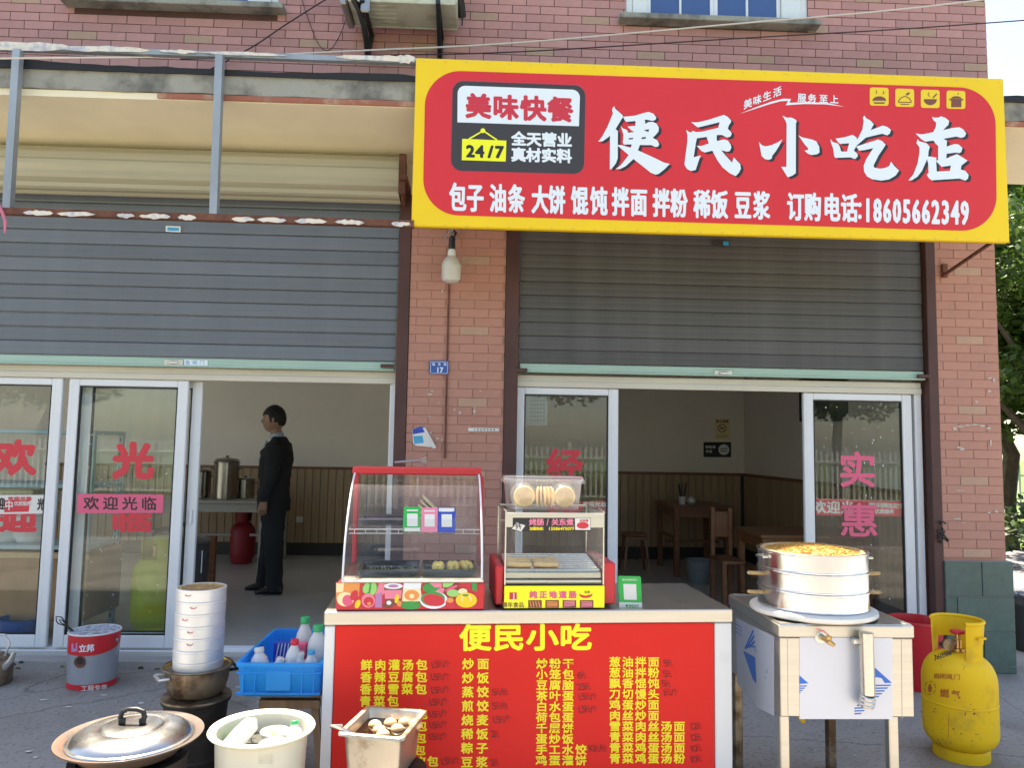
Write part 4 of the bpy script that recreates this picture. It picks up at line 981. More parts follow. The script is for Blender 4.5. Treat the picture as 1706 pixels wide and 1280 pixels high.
cable('cable', 'loose loop of thin cable hanging on the tiles left of the air conditioner', [(500, -10, -.02), (515, 35, -.02), (530, 72, -.025), (545, 84, -.03), (560, 70, -.03), (576, 30, -.03), (574, -12, -.03)], .003, MT['cable_b'])
cable('cable', 'thin sagging wire tacked under the cream canopy beside the red sign', [(480, 243, -.06), (560, 238, -.1), (615, 237, -.12), (692, 233, -.14)], .003, MT['cable_b'])

# red ribbon on the frame end
q = MB(); q.tube([atY(-2, 340, FY-.03), atY(3, 352, FY-.04), atY(9, 368, FY-.035), atY(8, 388, FY-.03)], [.012, .014, .012, .006], 8, flat=.3)
tag(obj('ribbon', q, MT['p_hot']), 'torn pink plastic strip tied to the left end of the rusty rail', 'ribbon')

# ------------------------------------------------------------------ things on the central pillar
t = thing('light_bulb', 'frosted white bulb hanging under the left end of the red sign', 'light bulb', atY(752, 440, -.16))
c = atY(752, 447, -.16)
q = MB(); pr = [(.0, -.105), (.035, -.103), (.058, -.09), (.066, -.07), (.067, .01), (.066, .03), (.052, .058), (.030, .082), (.028, .085)]
q.lathe(pr, c, 28); q.lathe([(.0675, .008), (.069, .012), (.0675, .016)], c, 28); obj('globe', q, MT['bulb'], t)
q = MB(); q.lathe([(.027, .086), (.029, .10), (.024, .13), (.018, .135)], c, 18); obj('cap', q, MT['pitwhite'], t)
q = MB(); q.lathe([(.022, .136), (.024, .15), (.022, .22), (.012, .23)], c, 14); obj('socket', q, MT['black'], t)
q = MB(); q.tube([c+Vector((0, 0, .22)), c+Vector((-.01, .02, .27)), c+Vector((.0, .03, .33))], .006, 6)
for k in range(4):
    a = k*1.5; q.tube([c+Vector((.0, .01, .30)), c+Vector((.05*math.cos(a), .03, .26-.02*k)), c+Vector((.035*math.cos(a+1), .02, .20-.02*k)), c+Vector((.01, .01, .24))], .003, 5)
obj('wire', q, MT['metal_g'], t)
q = MB(); q.bar(c+Vector((0, .03, .31)), Vector((c.x, -.006, c.z+.31)), .02); q.bar(c+Vector((0, .02, .20)), Vector((c.x+.02, .0, c.z+.30)), .014); obj('bracket', q, MT['rust'], t)
q = MB(); a = atY(748, 480, -.01); b = atY(743, 764, -.01); q.bbox(a.x-.006, a.x+.006, -.018, -.004, b.z, 2.9, .002); tag(obj('conduit', q, MT['rust']), 'thin rusty conduit running down the tiles between the shops', 'conduit')
t = thing('number_plate', 'small blue enamel house number plate reading 17 on the tiled pillar', 'number plate', atY(732, 612, -.02))
pP = planeY(-.0215)
a, b = atY(716, 601, -.01), atY(747, 624, -.01); q = MB(); q.bbox(a.x, b.x, -.0215, -.0185, b.z, a.z, .001); obj('plate', q, MT['plate_blue'], t)
q = MB()
for p_ in (((717.5, 603), (745.7, 603.3)), ((745.7, 603.3), (745.3, 622.3)), ((745.3, 622.3), (717.3, 622)), ((717.3, 622), (717.5, 603))): strokeline(q, p_, .6, pP.P, .0006)
text(q, "17", 0, 612.5, 5, 8, 0, pP.P, .0006, .5, xs=[727, 733.2]); text(q, "服务路", 0, 605, 4, 4.4, 0, pP.P, .0006, .1, xs=[720.5, 730, 739.5])
letters('lettering', q, MT['p_white'], t, 0)
t = thing('torn_sticker', 'half peeled white and blue sticker curling off the pillar tiles', 'sticker', atY(706, 727, -.01))
pT = planeY(-.0075)
card(t, 'paper', [(687, 716), (700, 711), (708, 712), (726, 746), (693, 743), (688, 739)], MT['paper'], pT.P, .001)
card(t, 'blue_print', [(687.5, 716), (700, 711), (707, 711.5), (710, 720), (688, 724)], MT['p_blue'], pT.P, .0018)
card(t, 'pale_print', [(688.5, 727), (704, 726), (706, 738), (690, 740)], MT['p_cyan'], pT.P, .0018)
q = MB(); q.add([pT.P(704, 713, .003), pT.P(709, 713, .012), pT.P(727, 746, .02), pT.P(721, 748, .004)], [(0, 1, 2, 3)]); obj('curled_edge', q, MT['paper'], t, 0)
t = thing('advert_strip', 'narrow white paper strip pasted on the right of the pillar tiles', 'sticker', atY(804, 717, -.01))
card(t, 'paper', [(780, 713), (831, 714), (831, 719), (780, 719)], MT['paper'], pT.P, .001)
q = MB(); text(q, "1360566", 789, 714.6, 3, 3.3, 5.5, pT.P, .0018, .1); letters('lettering', q, MT['p_black'], t, 0)
# flecks of old paper and filler on the tiles
q = MB(); r2 = random.Random(9)
def fleck(x, y, w_, h_):
    n = 7; pts = [(x+w_*math.cos(2*math.pi*k/n)*r2.uniform(.4, 1), y+h_*math.sin(2*math.pi*k/n)*r2.uniform(.4, 1)) for k in range(n)]
    poly(q, pts, pT.P, r2.uniform(.0005, .0012))
for x, y, w_, h_ in ((737, 485, 2, 4), (686, 549, 2, 1), (717, 657, 7, 2), (720, 652, 5, 2), (731, 671, 4, 1), (766, 688, 3, 4), (790, 686, 4, 5), (791, 680, 3, 2), (715, 694, 5, 2), (729, 731, 5, 2), (717, 722, 3, 4), (736, 733, 2, 3), (680, 549, 1, 1), (800, 652, 3, 2), (808, 613, 2, 1), (757, 683, 2, 3)): fleck(x, y, w_, h_)
for x, y, w_, h_ in ((1590, 715, 5, 4), (1600, 711, 8, 2), (1612, 709, 8, 2), (1624, 708, 8, 2), (1636, 710, 7, 3), (1647, 714, 5, 4), (1598, 746, 6, 3), (1603, 749, 6, 3), (1651, 738, 2, 8), (1600, 818, 14, 1.2), (1648, 855, 5, 3), (1660, 853, 4, 3), (1649, 630, 5, 3), (1656, 633, 3, 5), (1648, 652, 5, 3), (1627, 670, 3, 3), (1595, 865, 9, 2), (1605, 872, 6, 1.5), (1589, 1068, 0, 0), (1672, 1072, 5, 4), (1664, 1078, 3, 4)):
    if w_: fleck(x, y, w_, h_)
kind(obj('paper_remnants', q, mat('old_paste', (0.52, 0.47, 0.42), .9), None, 0), 'stuff')
q = MB()
for i in range(7):
    a = atY(1562+r2.uniform(0, 12), 885+r2.uniform(-12, 18), -.02); q.tube([a, a+Vector((r2.uniform(-.03, .03), -.02, r2.uniform(-.04, .04))), a+Vector((r2.uniform(-.04, .04), -.01, r2.uniform(-.06, .06)))], .006, 5)
tag(obj('wire_stub', q, MT['black']), 'tangle of cut black wires poking out of the corner pillar', 'wire')

# ------------------------------------------------------------------ snack counter
CZ = .85
cA, cB = atZ(540, 1020, CZ), atZ(1221, 1016, CZ)
CRZ = math.atan2(cB.y-cA.y, cB.x-cA.x); CL = (cB-cA).length
CT = TM((cA.x, cA.y, 0), CRZ)
def cw(x, y, z): return CT @ Vector((x, y, z))
ct = thing('snack_counter', 'red fronted snack counter with a yellow price list and steel top', 'counter', cw(CL/2, .3, 0), CRZ)
q = MB(CT); q.bbox(0, CL, 0, .62, CZ-.056, CZ, .004); obj('counter_top', q, MT['steel_b'], ct)
q = MB(CT); q.bbox(.004, .045, .006, .6, .02, CZ-.058, .004); obj('post', q, MT['white_al'], ct)
q = MB(CT); q.bbox(CL-.078, CL-.003, .006, .6, .02, CZ-.058, .004); obj('post', q, MT['pitwhite'], ct)
q = MB(CT); q.bbox(.047, CL-.080, .010, .6, .02, CZ-.0575, .003); obj('front_panel', q, MT['red'], ct)
pC = Plane(cw(.5, .010, .4), CT.to_3x3() @ Vector((0, -1, 0)))
q = MB(); text(q, "便民小吃", 0, 1044, 45, 40, 0, pC.P, .0015, 1.9, -.005, xs=[769.5, 825, 881, 936.5]); letters('lettering', q, MT['p_lemon'], ct)
q = MB()
L1 = ["鲜肉灌汤包", "香辣豆腐包", "香辣雪菜包", "青菜包"]
for r_, s_ in enumerate(L1): text(q, s_, 0, 1101.0+20.2*r_, 16.2, 16.5, 0, pC.P, .0015, .75, -.004, xs=[602.5-r_*.6+23.0*i for i in range(5)])
for r_ in range(4): text(q, "包", 695.5-r_*1.2, 1183+20.0*r_, 15.5, 16, 0, pC.P, .0015, .75)
text(q, "皮包", 0, 1262, 16, 16, 0, pC.P, .0015, .75, xs=[692.5, 713])
L2 = ["炒面", "炒饭", "蒸饺", "煎饺", "烧麦", "稀饭", "粽子", "豆浆"]
for r_, s_ in enumerate(L2): text(q, s_, 0, 1099+23.4*r_, 16.8, 16.8, 0, pC.P, .0015, .75, -.004, xs=[771.5-.3*r_, 796.5-.3*r_])
L3 = ["炒粉干", "小笼包", "豆腐脑", "茶叶蛋", "白水蛋", "荷包蛋", "千层饼", "蛋炒饭", "手工水饺", "鸡蛋灌饼"]
for r_, s_ in enumerate(L3): text(q, s_, 0, 1099+17.95*r_, 16.2, 15.4, 0, pC.P, .0015, .7, .0, xs=[894.8-.1*r_+21.9*i for i in range(4)])
L4 = ["葱油拌面", "葱油拌粉", "飘香馄饨", "刀切馒头", "鸡蛋炒面", "肉丝炒面", "雪菜肉丝汤面", "青菜肉丝汤面", "青菜鸡蛋汤面", "青菜鸡蛋汤粉"]
for r_, s_ in enumerate(L4): text(q, s_, 0, 1096.2+17.9*r_, 16, 15.4, 0, pC.P, .0015, .7, .0, xs=[1016.5+21.45*i for i in range(6)])
letters('lettering', q, MT['p_yellow'], ct)
q = MB()
def hand(s, x, y, sz=8.6):
    xs = []; u = x
    for ch in s:
        if ch == '.': u -= sz*.42
        if ch == '/': u -= sz*.2
        xs.append(u); u += sz*({'.': .62, '/': .62}.get(ch, 1.0 if ord(ch) > 999 else .66))
    text(q, s, x, y, sz, sz*1.3, 0, pC.P, .0022, 0, -.05, -.25, xs=xs, jit=.9)
for s_, x, y in (("1.5元/个", 716, 1103), ("1.5元/个", 715, 1124), ("1.5元/个", 715, 1146), ("1.5元/个", 713, 1166), ("1.5元/个", 712, 1186), ("1.5元/个", 712, 1204), ("1.5元/个", 711, 1224), ("1.5元/个", 732, 1264),
                 ("5元/份", 819, 1149), ("5元/份", 819, 1172), ("1.5元/个", 818, 1195), ("2元", 817, 1219), ("2元", 816, 1266),
                 ("6元", 961, 1121), ("2.5元", 961, 1140), ("1.5元/个", 961, 1157), ("1.5元/个", 961, 1178), ("10元/份", 978, 1243),
                 ("5元", 1105, 1100), ("5元", 1104, 1118), ("5元", 1102, 1135), ("1元/个", 1103, 1150), ("12元", 1148, 1206), ("12元", 1148, 1225), ("10元", 1148, 1243), ("10元", 1148, 1261)):
    hand(s_, x, y)
for (x0, y0, x1, y1) in ((893, 1107, 958, 1106), (893, 1215, 955, 1216), (891, 1267, 980, 1267)): strokeline(q, [(x0, y0), ((x0+x1)/2, y0+1), (x1, y1)], .9, pC.P, .0024)
q.segs = [a[:4]+(5,) for a in q.segs]; letters('handwritten_prices', q, MT['ink'], ct)
q = MB(); 
for k, r_ in enumerate((7.5, 4.8)):
    n = 20; strokeline(q, [(1207+r_*math.cos(2*math.pi*i/n), 1096+r_*math.sin(2*math.pi*i/n)) for i in range(n+1)], .8, Plane(cw(CL-.04, .006, .4), CT.to_3x3() @ Vector((0, -1, 0))).P, .001)
kind(obj('embossed_mark', q, MT['white_al'], ct, 0), 'stuff')
def k2l(px): return (px-540)/681*CL       # along the counter's front edge

# ---- heated display case
x0, x1 = k2l(558), k2l(798)
dc = thing('display_case', 'red food warmer case with curved glass front and three payment cards on it', 'display case', cw((x0+x1)/2, .25, CZ), CRZ)
z0 = CZ+.001
q = MB(CT); q.bbox(x0, x1, .012, .47, z0, z0+.112, .004); obj('base', q, MT['red_plastic'], dc)
q = MB(CT); q.bbox(x0+.018, x1-.004, .004, .475, z0+.113, z0+.124, .003); obj('base_trim', q, MT['steel_b'], dc)
prof = [(.02, .124)]
for i in range(13):
    u = i/12; prof.append((.02+.35*u**1.75, .124+.425*(1-(1-u)**1.25)))
prof = [(a, b) for a, b in prof]
gx0, gx1 = x0+.022, x1-.012
q = MB(CT); N = len(prof); vs = [(x, y, z0+z) for x in (gx0, gx1) for y, z in prof]
q.add(vs, [(i, i+1, N+i+1, N+i) for i in range(N-1)]); obj('curved_glass', q, MT['clear'], dc, 60)
for gx in (gx0, gx1):
    q = MB(CT); q.face([(gx, y, z0+z) for y, z in prof]+[(gx, .46, z0+.549), (gx, .46, z0+.124)]); obj('side_glass', q, MT['clear'], dc, 0)
    q = MB(CT); q.tube([(gx, y-.002, z0+z) for y, z in prof], .0045, 6); obj('edge_trim', q, MT['white_al'], dc)
q = MB(CT); q.bbox(x0+.01, x1, .37, .475, z0+.545, z0+.58, .005); obj('top_rail', q, MT['red_plastic'], dc)
q = MB(CT); q.bbox(x1-.011, x1+.012, .36, .475, z0+.125, z0+.544, .004); obj('post', q, MT['red_plastic'], dc)
q = MB(CT); q.bbox(x0+.012, x0+.035, .44, .475, z0+.125, z0+.544, .004); obj('post', q, MT['red_plastic'], dc)
for a, b in ((x0+.036, (x0+x1)/2+.01), ((x0+x1)/2-.01, x1-.013)):
    q = MB(CT); yy = .452 if a < x0+.1 else .462; q.box(a, b, yy, yy+.004, z0+.125, z0+.544); obj('rear_door', q, MT['acryl'], dc, 0)
q = MB(CT); q.box(gx0+.006, gx1-.006, .15, .445, z0+.325, z0+.329); sh = obj('shelf', q, MT['acryl'], dc, 0)
q = MB(CT)
q.tube([(gx0+.006, .14, z0+.318), (gx1-.006, .14, z0+.318)], .003, 6); q.tube([(gx0+.006, .14, z0+.30), (gx1-.006, .14, z0+.30)], .0025, 6)
q.tube([(gx0+.006, .14, z0+.318), (gx0+.006, .44, z0+.322)], .0025, 6); q.tube([(gx1-.006, .14, z0+.318), (gx1-.006, .44, z0+.322)], .0025, 6)
for i in range(12):
    xx = gx0+.03+i*(gx1-gx0-.06)/11; q.tube([(xx, .14, z0+.30), (xx, .14, z0+.318)], .0015, 4)
kind(obj('shelf_wire', q, MT['steel'], dc), 'stuff')
def tray(T, x0, x1, y0, y1, z, h, m, par=None, name='tray'):
    q = MB(T); a = .018; th = .0025
    o = [(x0, y0), (x1, y0), (x1, y1), (x0, y1)]; i_ = [(x0+a, y0+a), (x1-a, y0+a), (x1-a, y1-a), (x0+a, y1-a)]
    vs = [(x-s*.006*(1 if x < (x0+x1)/2 else -1)*-1, y, z+h) for s in (0,) for x, y in o]+[(x+(.004 if x < (x0+x1)/2 else -.004), y+(.004 if y < (y0+y1)/2 else -.004), z+h-.002) for x, y in o]+[(x, y, z+.003) for x, y in i_]+[(x, y, z) for x, y in i_]
    q.add(vs, [(0, 1, 5, 4), (1, 2, 6, 5), (2, 3, 7, 6), (3, 0, 4, 7), (4, 5, 9, 8), (5, 6, 10, 9), (6, 7, 11, 10), (7, 4, 8, 11), (8, 9, 10, 11), (1, 0, 12, 13), (2, 1, 13, 14), (3, 2, 14, 15), (0, 3, 15, 12), (15, 14, 13, 12)])
    q.tube([(x0, y0, z+h), (x1, y0, z+h), (x1, y1, z+h), (x0, y1, z+h)], .003, 6, closed=True)
    return obj(name, q, m, par)
mid = (gx0+gx1)/2+.035
trs = []
for nm, a, b, lab in (('l', gx0+.055, mid-.012, 'steel tray with sesame crumbs on the left floor of the display case'), ('r', mid, gx1-.02, 'steel tray holding three golden pastries in the display case')):
    o = tray(CT, a, b, .07, .33, z0+.126, .03, MT['tray']); tag(o, lab, 'tray', 'trays in the display case')
q = MB(CT); r2 = random.Random(2)
for k in range(130):
    a = gx0+.08+r2.random()*(mid-gx0-.12); b = .10+r2.random()*.2; s_ = r2.uniform(.0015, .004); q.ball((a, b, z0+.131+s_*.5), s_, 5, 3)
tag(kind(obj('sesame_crumbs', q, MT['crumb']), 'stuff'), 'scattered pale sesame crumbs on the left tray', 'crumbs')
for k, (xx, lab) in enumerate(((mid+.07, 'left of three golden pastries on the display case tray'), (mid+.135, 'middle pastry of the three on the display case tray'), (mid+.192, 'right pastry of the three on the display case tray, palest'))):
    q = MB(CT @ Matrix.Translation((xx, .17+.01*k, z0+.153)) @ Matrix.Rotation(.12*(k-1)+.1, 4, 'Z'))
    for j in range(2): q.ball(((j-.5)*.022, 0, 0), .024, 12, 9, sx=.72, sy=2.6, sz=1.0)
    q.ball((0, -.01, .012), .02, 10, 7, sx=.9, sy=2.2, sz=.6)
    tag(obj('pastry', q, MT['bun']), lab, 'pastry', 'pastries in the display case')
o = tray(CT, gx0+.04, gx0+.26, .2, .42, z0+.33, .025, MT['tray']); tag(o, 'empty steel tray on the upper shelf of the display case', 'tray', 'trays in the display case')
q = MB(CT)
for k in range(5): q.lathe([(.0, 0), (.085, 0), (.088, .004), (.085, .008), (0, .008)], (gx0+.36+k*.004, .31, z0+.335+k*.014), 20, R=Matrix.Rotation(.35+.1*k, 3, 'Y'))
tag(obj('flatbread_stack', q, mat('pale_flatbread', (.62, .50, .28), .8, var=.25, scale=14)), 'stack of pale flatbreads on the upper shelf behind the payment cards', 'flatbread')
# payment cards hang on the curved glass
pk = Plane(cw(.3, .085, z0+.27), CT.to_3x3() @ Vector((0, -1, .42)))
def paycard(quad, m, lab, hdr, foot, mfoot):
    t = thing('payment_card', lab, 'payment card', pk.P(sum(p[0] for p in quad)/4, sum(p[1] for p in quad)/4, .004), 0, 'payment cards on the display case')
    q = MB(); a = [pk.P(*p, .002) for p in quad]; q.prism(a, pk.n*.0015); obj('card', q, m, t, 0)
    (xa, ya), (xb, yb), (xc, yc), (xd, yd) = quad; W_ = xb-xa; H_ = yd-ya
    q = MB(); f = lambda u, v: (xa+W_*u, ya+H_*v)
    def rc(u0, v0, u1, v1, l): poly(q, [f(u0, v0), f(u1, v0), f(u1, v1), f(u0, v1)], pk.P, l)
    rc(.2, .27, .82, .78, .0045); rc(.18, .11, .84, .17, .0045)
    if hdr: rc(.04, -.0+.02, .96, .16, .0047)
    if foot: rc(.04, .84, .96, .98, .0045)
    obj('white_print', q, MT['paper'], t, 0)
paycard([(672.5, 845), (701, 845.5), (700, 887), (671, 886.5)], MT['p_green'], 'green payment card at the left of three on the case glass', False, True, None)
paycard([(702, 846), (729, 846.5), (728.5, 887.5), (701.5, 887)], MT['p_hot'], 'rose red payment card between the green and blue ones', False, False, None)
paycard([(730, 846), (758, 846), (758, 888), (729, 887.5)], MT['p_blue'], 'blue payment card at the right of three on the case glass', True, False, None)
# fruit and vegetable print on the base
pD = Plane(cw(.3, .012, z0+.05), CT.to_3x3() @ Vector((0, -1, 0)))
F_ = lambda x, y: (560+x/6.824, 950+y/6.824)
lay = [.0008]
def shp(par, nm, m, fn):
    q = MB(); fn(q, lay[0]); lay[0] += .00012; return obj(nm, q, MT[m], par, 0)
def E_(x, y, rx, ry, rot=0, a0=0, a1=2*math.pi): 
    c = F_(x, y); return lambda q, l: ell(q, c[0], c[1], rx/6.824, ry/6.824, pD.P, l, 18, rot, a0, a1)
def Q_(*pts): return lambda q, l: poly(q, [F_(*p) for p in pts], pD.P, l)
card(dc, 'food_print', [F_(-2, 140), F_(1610, 140), F_(1610, 440), F_(-2, 438)], MT['p_red'], pD.P, .0004)
for nm, m, fn in (('print_patch', 'p_orange', Q_((0, 150), (270, 150), (260, 300), (0, 330))), ('print_patch', 'p_cream', Q_((0, 150), (90, 150), (80, 250), (0, 260))), ('print_leaves', 'p_leaf', E_(390, 215, 95, 75)),
                  ('print_cucumber', 'p_lime', E_(345, 210, 38, 60, .3)), ('print_cucumber', 'p_lime', E_(420, 215, 40, 75, .1)), ('print_cucumber', 'p_leaf', E_(385, 215, 12, 60, .15)),
                  ('print_pink', 'p_hot', Q_((490, 150), (560, 150), (560, 260), (470, 330), (440, 300))), ('print_purple', 'p_purple', Q_((450, 280), (520, 250), (520, 430), (440, 430))),
                  ('print_melon', 'p_cream', E_(105, 335, 98, 82)), ('print_melon', 'p_pink', E_(130, 350, 60, 65)), ('print_apple', 'p_red', E_(205, 290, 42, 62, .5)), ('print_pepper', 'p_gold', E_(245, 390, 30, 52, .4)),
                  ('print_pomegranate', 'p_hot', E_(365, 350, 78, 82)), ('print_pomegranate', 'p_red', E_(370, 360, 58, 52)), ('print_pomegranate', 'p_orange', E_(375, 385, 22, 18)),
                  ('print_cup', 'p_brown', Q_((545, 190), (750, 190), (735, 400), (560, 400))), ('print_cup', 'p_hot', Q_((548, 230), (748, 230), (738, 330), (556, 330))), ('print_cup', 'p_white', E_(650, 185, 108, 34)), ('print_cup', 'p_purple', E_(650, 185, 60, 18)),
                  ('print_berries', 'p_brown', E_(590, 405, 60, 34)), ('print_berries', 'p_white', E_(600, 375, 28, 24)), ('print_pepper', 'p_gold', E_(690, 330, 24, 52, .2)), ('print_pepper', 'p_orange', E_(720, 385, 30, 34)),
                  ('print_dish', 'p_white', Q_((770, 150), (970, 150), (960, 215), (760, 215))), ('print_dish', 'p_cream', Q_((760, 215), (960, 215), (980, 360), (750, 360))), ('print_dish', 'p_orange', E_(860, 290, 85, 62)), ('print_dish', 'p_cream', E_(860, 300, 28, 26)),
                  ('print_leaves', 'p_leaf', E_(850, 405, 115, 48)), ('print_leaves', 'p_leaf', E_(1075, 205, 95, 52)), ('print_radish', 'p_hot', Q_((1060, 150), (1200, 150), (1200, 205), (1120, 200))), ('print_leaves', 'p_lime', Q_((1210, 150), (1340, 150), (1300, 200), (1215, 200))),
                  ('print_plate', 'p_white', E_(1110, 345, 160, 100)), ('print_leaves', 'p_leaf', E_(1100, 330, 138, 84)), ('print_chillies', 'p_red', E_(1110, 345, 128, 68, .15)), ('print_pink', 'p_hot', Q_((1130, 240), (1200, 200), (1260, 230), (1210, 270))),
                  ('print_pepper', 'p_brown', E_(1310, 215, 100, 32, -.45)), ('print_pepper', 'p_pink', E_(1310, 210, 80, 18, -.45)), ('print_peas', 'p_lime', E_(1330, 265, 72, 42)), ('print_leaves', 'p_leaf', Q_((1540, 150), (1600, 150), (1600, 240), (1545, 235))),
                  ('print_tomato', 'p_red', E_(1300, 380, 55, 62)), ('print_tomato', 'p_orange', E_(1295, 345, 40, 30)), ('print_cauliflower', 'p_cream', E_(1440, 245, 52, 34)), ('print_pumpkin', 'p_gold', E_(1480, 345, 122, 86)), ('print_pumpkin', 'p_cream', E_(1480, 330, 60, 50)), ('print_pumpkin', 'p_gold', E_(1480, 345, 44, 58)), ('print_pumpkin', 'p_leaf', E_(1470, 290, 36, 12))):
    shp(dc, nm, m, fn)
# clear cups lying on the case
t = thing('clear_cup', 'two clear plastic suction cups on a rod lying on the red case', 'cup', cw((x0+x1)/2, .4, z0+.6), CRZ)
RY = Matrix.Rotation(math.pi/2, 3, 'Y')
q = MB(CT); cc = (k2l(676), .42, z0+.61)
q.lathe([(.01, 0), (.012, .02), (.03, .05), (.028, .05), (.01, .022)], cc, 18, R=RY); q.lathe([(.01, -.05), (.012, -.03), (.026, -.01), (.024, -.012)], (cc[0]-.01, cc[1], cc[2]-.006), 18, R=RY); obj('cup', q, MT['clear'], t)
q = MB(CT); q.tube([(cc[0]-.10, cc[1], cc[2]-.01), (cc[0]+.02, cc[1], cc[2])], .006, 8); obj('rod', q, MT['metal_g'], t)

# ---- sausage roller
x0, x1 = k2l(817), k2l(1014)
sm = thing('sausage_roller', 'hot dog roller machine with glass hood and yellow printed front', 'sausage roller', cw((x0+x1)/2, .25, CZ), CRZ)
gx0, gx1 = k2l(832), k2l(999)
q = MB(CT); q.bbox(x0, gx0-.002, .05, .42, z0+.012, z0+.175, .006); obj('side_housing', q, MT['red_plastic'], sm)
q = MB(CT); q.bbox(gx1+.002, x1+.02, .05, .42, z0+.012, z0+.19, .006); obj('side_housing', q, MT['red_plastic'], sm)
q = MB(CT); q.bbox(gx0-.001, gx1+.001, .025, .42, z0+.012, z0+.085, .003); obj('body', q, MT['steel_b'], sm)
q = MB(CT); q.bbox(gx0-.003, gx1+.003, .015, .024, z0+.005, z0+.098, .002); fp = obj('front_panel', q, MT['p_lemon'], sm)
for xx in (x0+.03, x1-.03):
    for yy in (.09, .38): q = MB(CT); q.lathe([(.014, 0), (.012, .013)], (xx, yy, z0), 12); obj('foot', q, MT['rubber'], sm)
pE = Plane(cw(.9, .015, z0+.05), CT.to_3x3() @ Vector((0, -1, 0)))
G7 = lambda x, y: (800+x/5.12, 790+y/5.12)
q = MB(); c0 = G7(250, 1012); poly(q, [G7(250, 1012), G7(312, 1012), G7(312, 1072), G7(250, 1072)], pE.P, .0008); obj('logo_square', q, MT['p_red'], fp, 0)
q = MB(); text(q, "J", *G7(268, 1018), 5.5, 9, 0, pE.P, .0014, .5); letters('lettering', q, MT['paper'], sm)
q = MB(); text(q, "锦年食品", *G7(190, 1098), 7.6, 8, 9.2, pE.P, .0008, .2); letters('lettering', q, MT['p_brown'], sm)
q = MB(); text(q, "纯正地道肠", *G7(425, 1004), 11, 11, 16.4, pE.P, .0008, .8); letters('lettering', q, MT['p_pink'], sm)
q = MB(); q.face([pE.P(*G7(*p), .0008) for p in ((845, 1018), (860, 1032), (900, 1040), (945, 1030), (958, 1020), (955, 1040), (935, 1055), (900, 1062), (865, 1056), (847, 1040))]); obj('print_sausage', q, MT['p_red'], fp, 0)
q = MB(); text(q, "优质", *G7(890, 1000), 4, 4, 5, pE.P, .0008, .1); letters('lettering', q, MT['p_brown'], sm)
for i, x in enumerate((410, 556, 703, 850)):
    q = MB(); poly(q, [G7(x, 1078), G7(x+116, 1078), G7(x+116, 1144), G7(x, 1144)], pE.P, .0008); ph = obj('print_photo', q, MT['p_brown'], sm, 0)
    q = MB()
    for k in range(4):
        u = x+14+k*24; v = 1090+(0 if i == 0 else 6*k)
        a, b = (G7(u, 1088), G7(u+12, 1136)) if i == 0 else (G7(x+12, 1092+k*13), G7(x+104, 1086+k*11+(i % 2)*9))
        strokeline(q, [a, b], 1.5, pE.P, .0014+.0001*k)
    kind(obj('print_sausages', q, MT['p_orange' if i < 2 else 'p_hot'], ph, 0), 'stuff')
# hood
hz0, hz1 = z0+.10, z0+.405
q = MB(CT); q.box(gx0, gx1, .03, .034, hz0, hz1-.065); obj('hood_glass', q, MT['clear'], sm, 0)
for gx in (gx0, gx1-.004): q = MB(CT); q.box(gx, gx+.004, .036, .40, hz0, hz1-.002); obj('side_glass', q, MT['clear'], sm, 0)
q = MB(CT); q.box(gx0, gx1, .03, .4, hz1, hz1+.004); obj('top_glass', q, MT['clear'], sm, 0)
q = MB(CT); q.bbox(gx0-.003, gx1+.003, .026, .034, hz1-.064, hz1-.001, .002); obj('header', q, MT['steel_b'], sm)
q = MB(CT)
for xx in (gx0, gx1):
    for yy in (.03, .40): q.bar((xx, yy, hz0), (xx, yy, hz1+.004), .006)
    q.bar((xx, .03, hz1+.004), (xx, .40, hz1+.004), .006)
q.bar((gx0, .40, hz1+.004), (gx1, .40, hz1+.004), .006); q.bar((gx0, .40, hz1-.07), (gx1, .40, hz1-.07), .006)
obj('hood_frame', q, MT['steel'], sm)
pF = Plane(cw(.9, .026, hz1-.03), CT.to_3x3() @ Vector((0, -1, 0)))
q = MB(); poly(q, [G7(278, 374), G7(944, 376), G7(942, 490), G7(276, 486)], pF.P, .0008); hb = obj('black_strip', q, MT['p_black'], sm, 0)
q = MB(); text(q, "烤肠", *G7(422, 386), 10.5, 10.5, 12.5, pF.P, .0016, .5); text(q, "/", *G7(562, 386), 5, 10.5, 0, pF.P, .0016, .4); text(q, "关东煮", *G7(612, 386), 10.5, 10.5, 12.5, pF.P, .0016, .5); letters('lettering', q, MT['p_hot'], sm)
q = MB(); text(q, "加盟热线：", *G7(424, 455), 4.6, 5, 5.4, pF.P, .0016, .3); text(q, "13586475077", *G7(582, 455), 3.4, 5, 3.95, pF.P, .0016, .3); letters('lettering', q, MT['p_yellow'], sm)
q = MB(); poly(q, [G7(270, 470), G7(310, 415), G7(385, 440), G7(350, 490)], pF.P, .0016); obj('print_flash', q, MT['paper'], hb, 0)
q = MB(); text(q, "开", *G7(300, 425), 10, 9, 0, pF.P, .0022, .3, slant=-.3); letters('lettering', q, MT['p_black'], sm)
q = MB(); poly(q, [G7(808, 378), G7(940, 380), G7(940, 480), G7(810, 478)], pF.P, .0016); ph = obj('print_photo', q, MT['paper'], hb, 0)
q = MB(); ell(q, *G7(875, 440), 10, 5.5, pF.P, .0022); text(q, "关东煮", *G7(850, 390), 4, 4, 5, pF.P, .0022, .2); letters('print_bowl', q, MT['p_red'], sm)
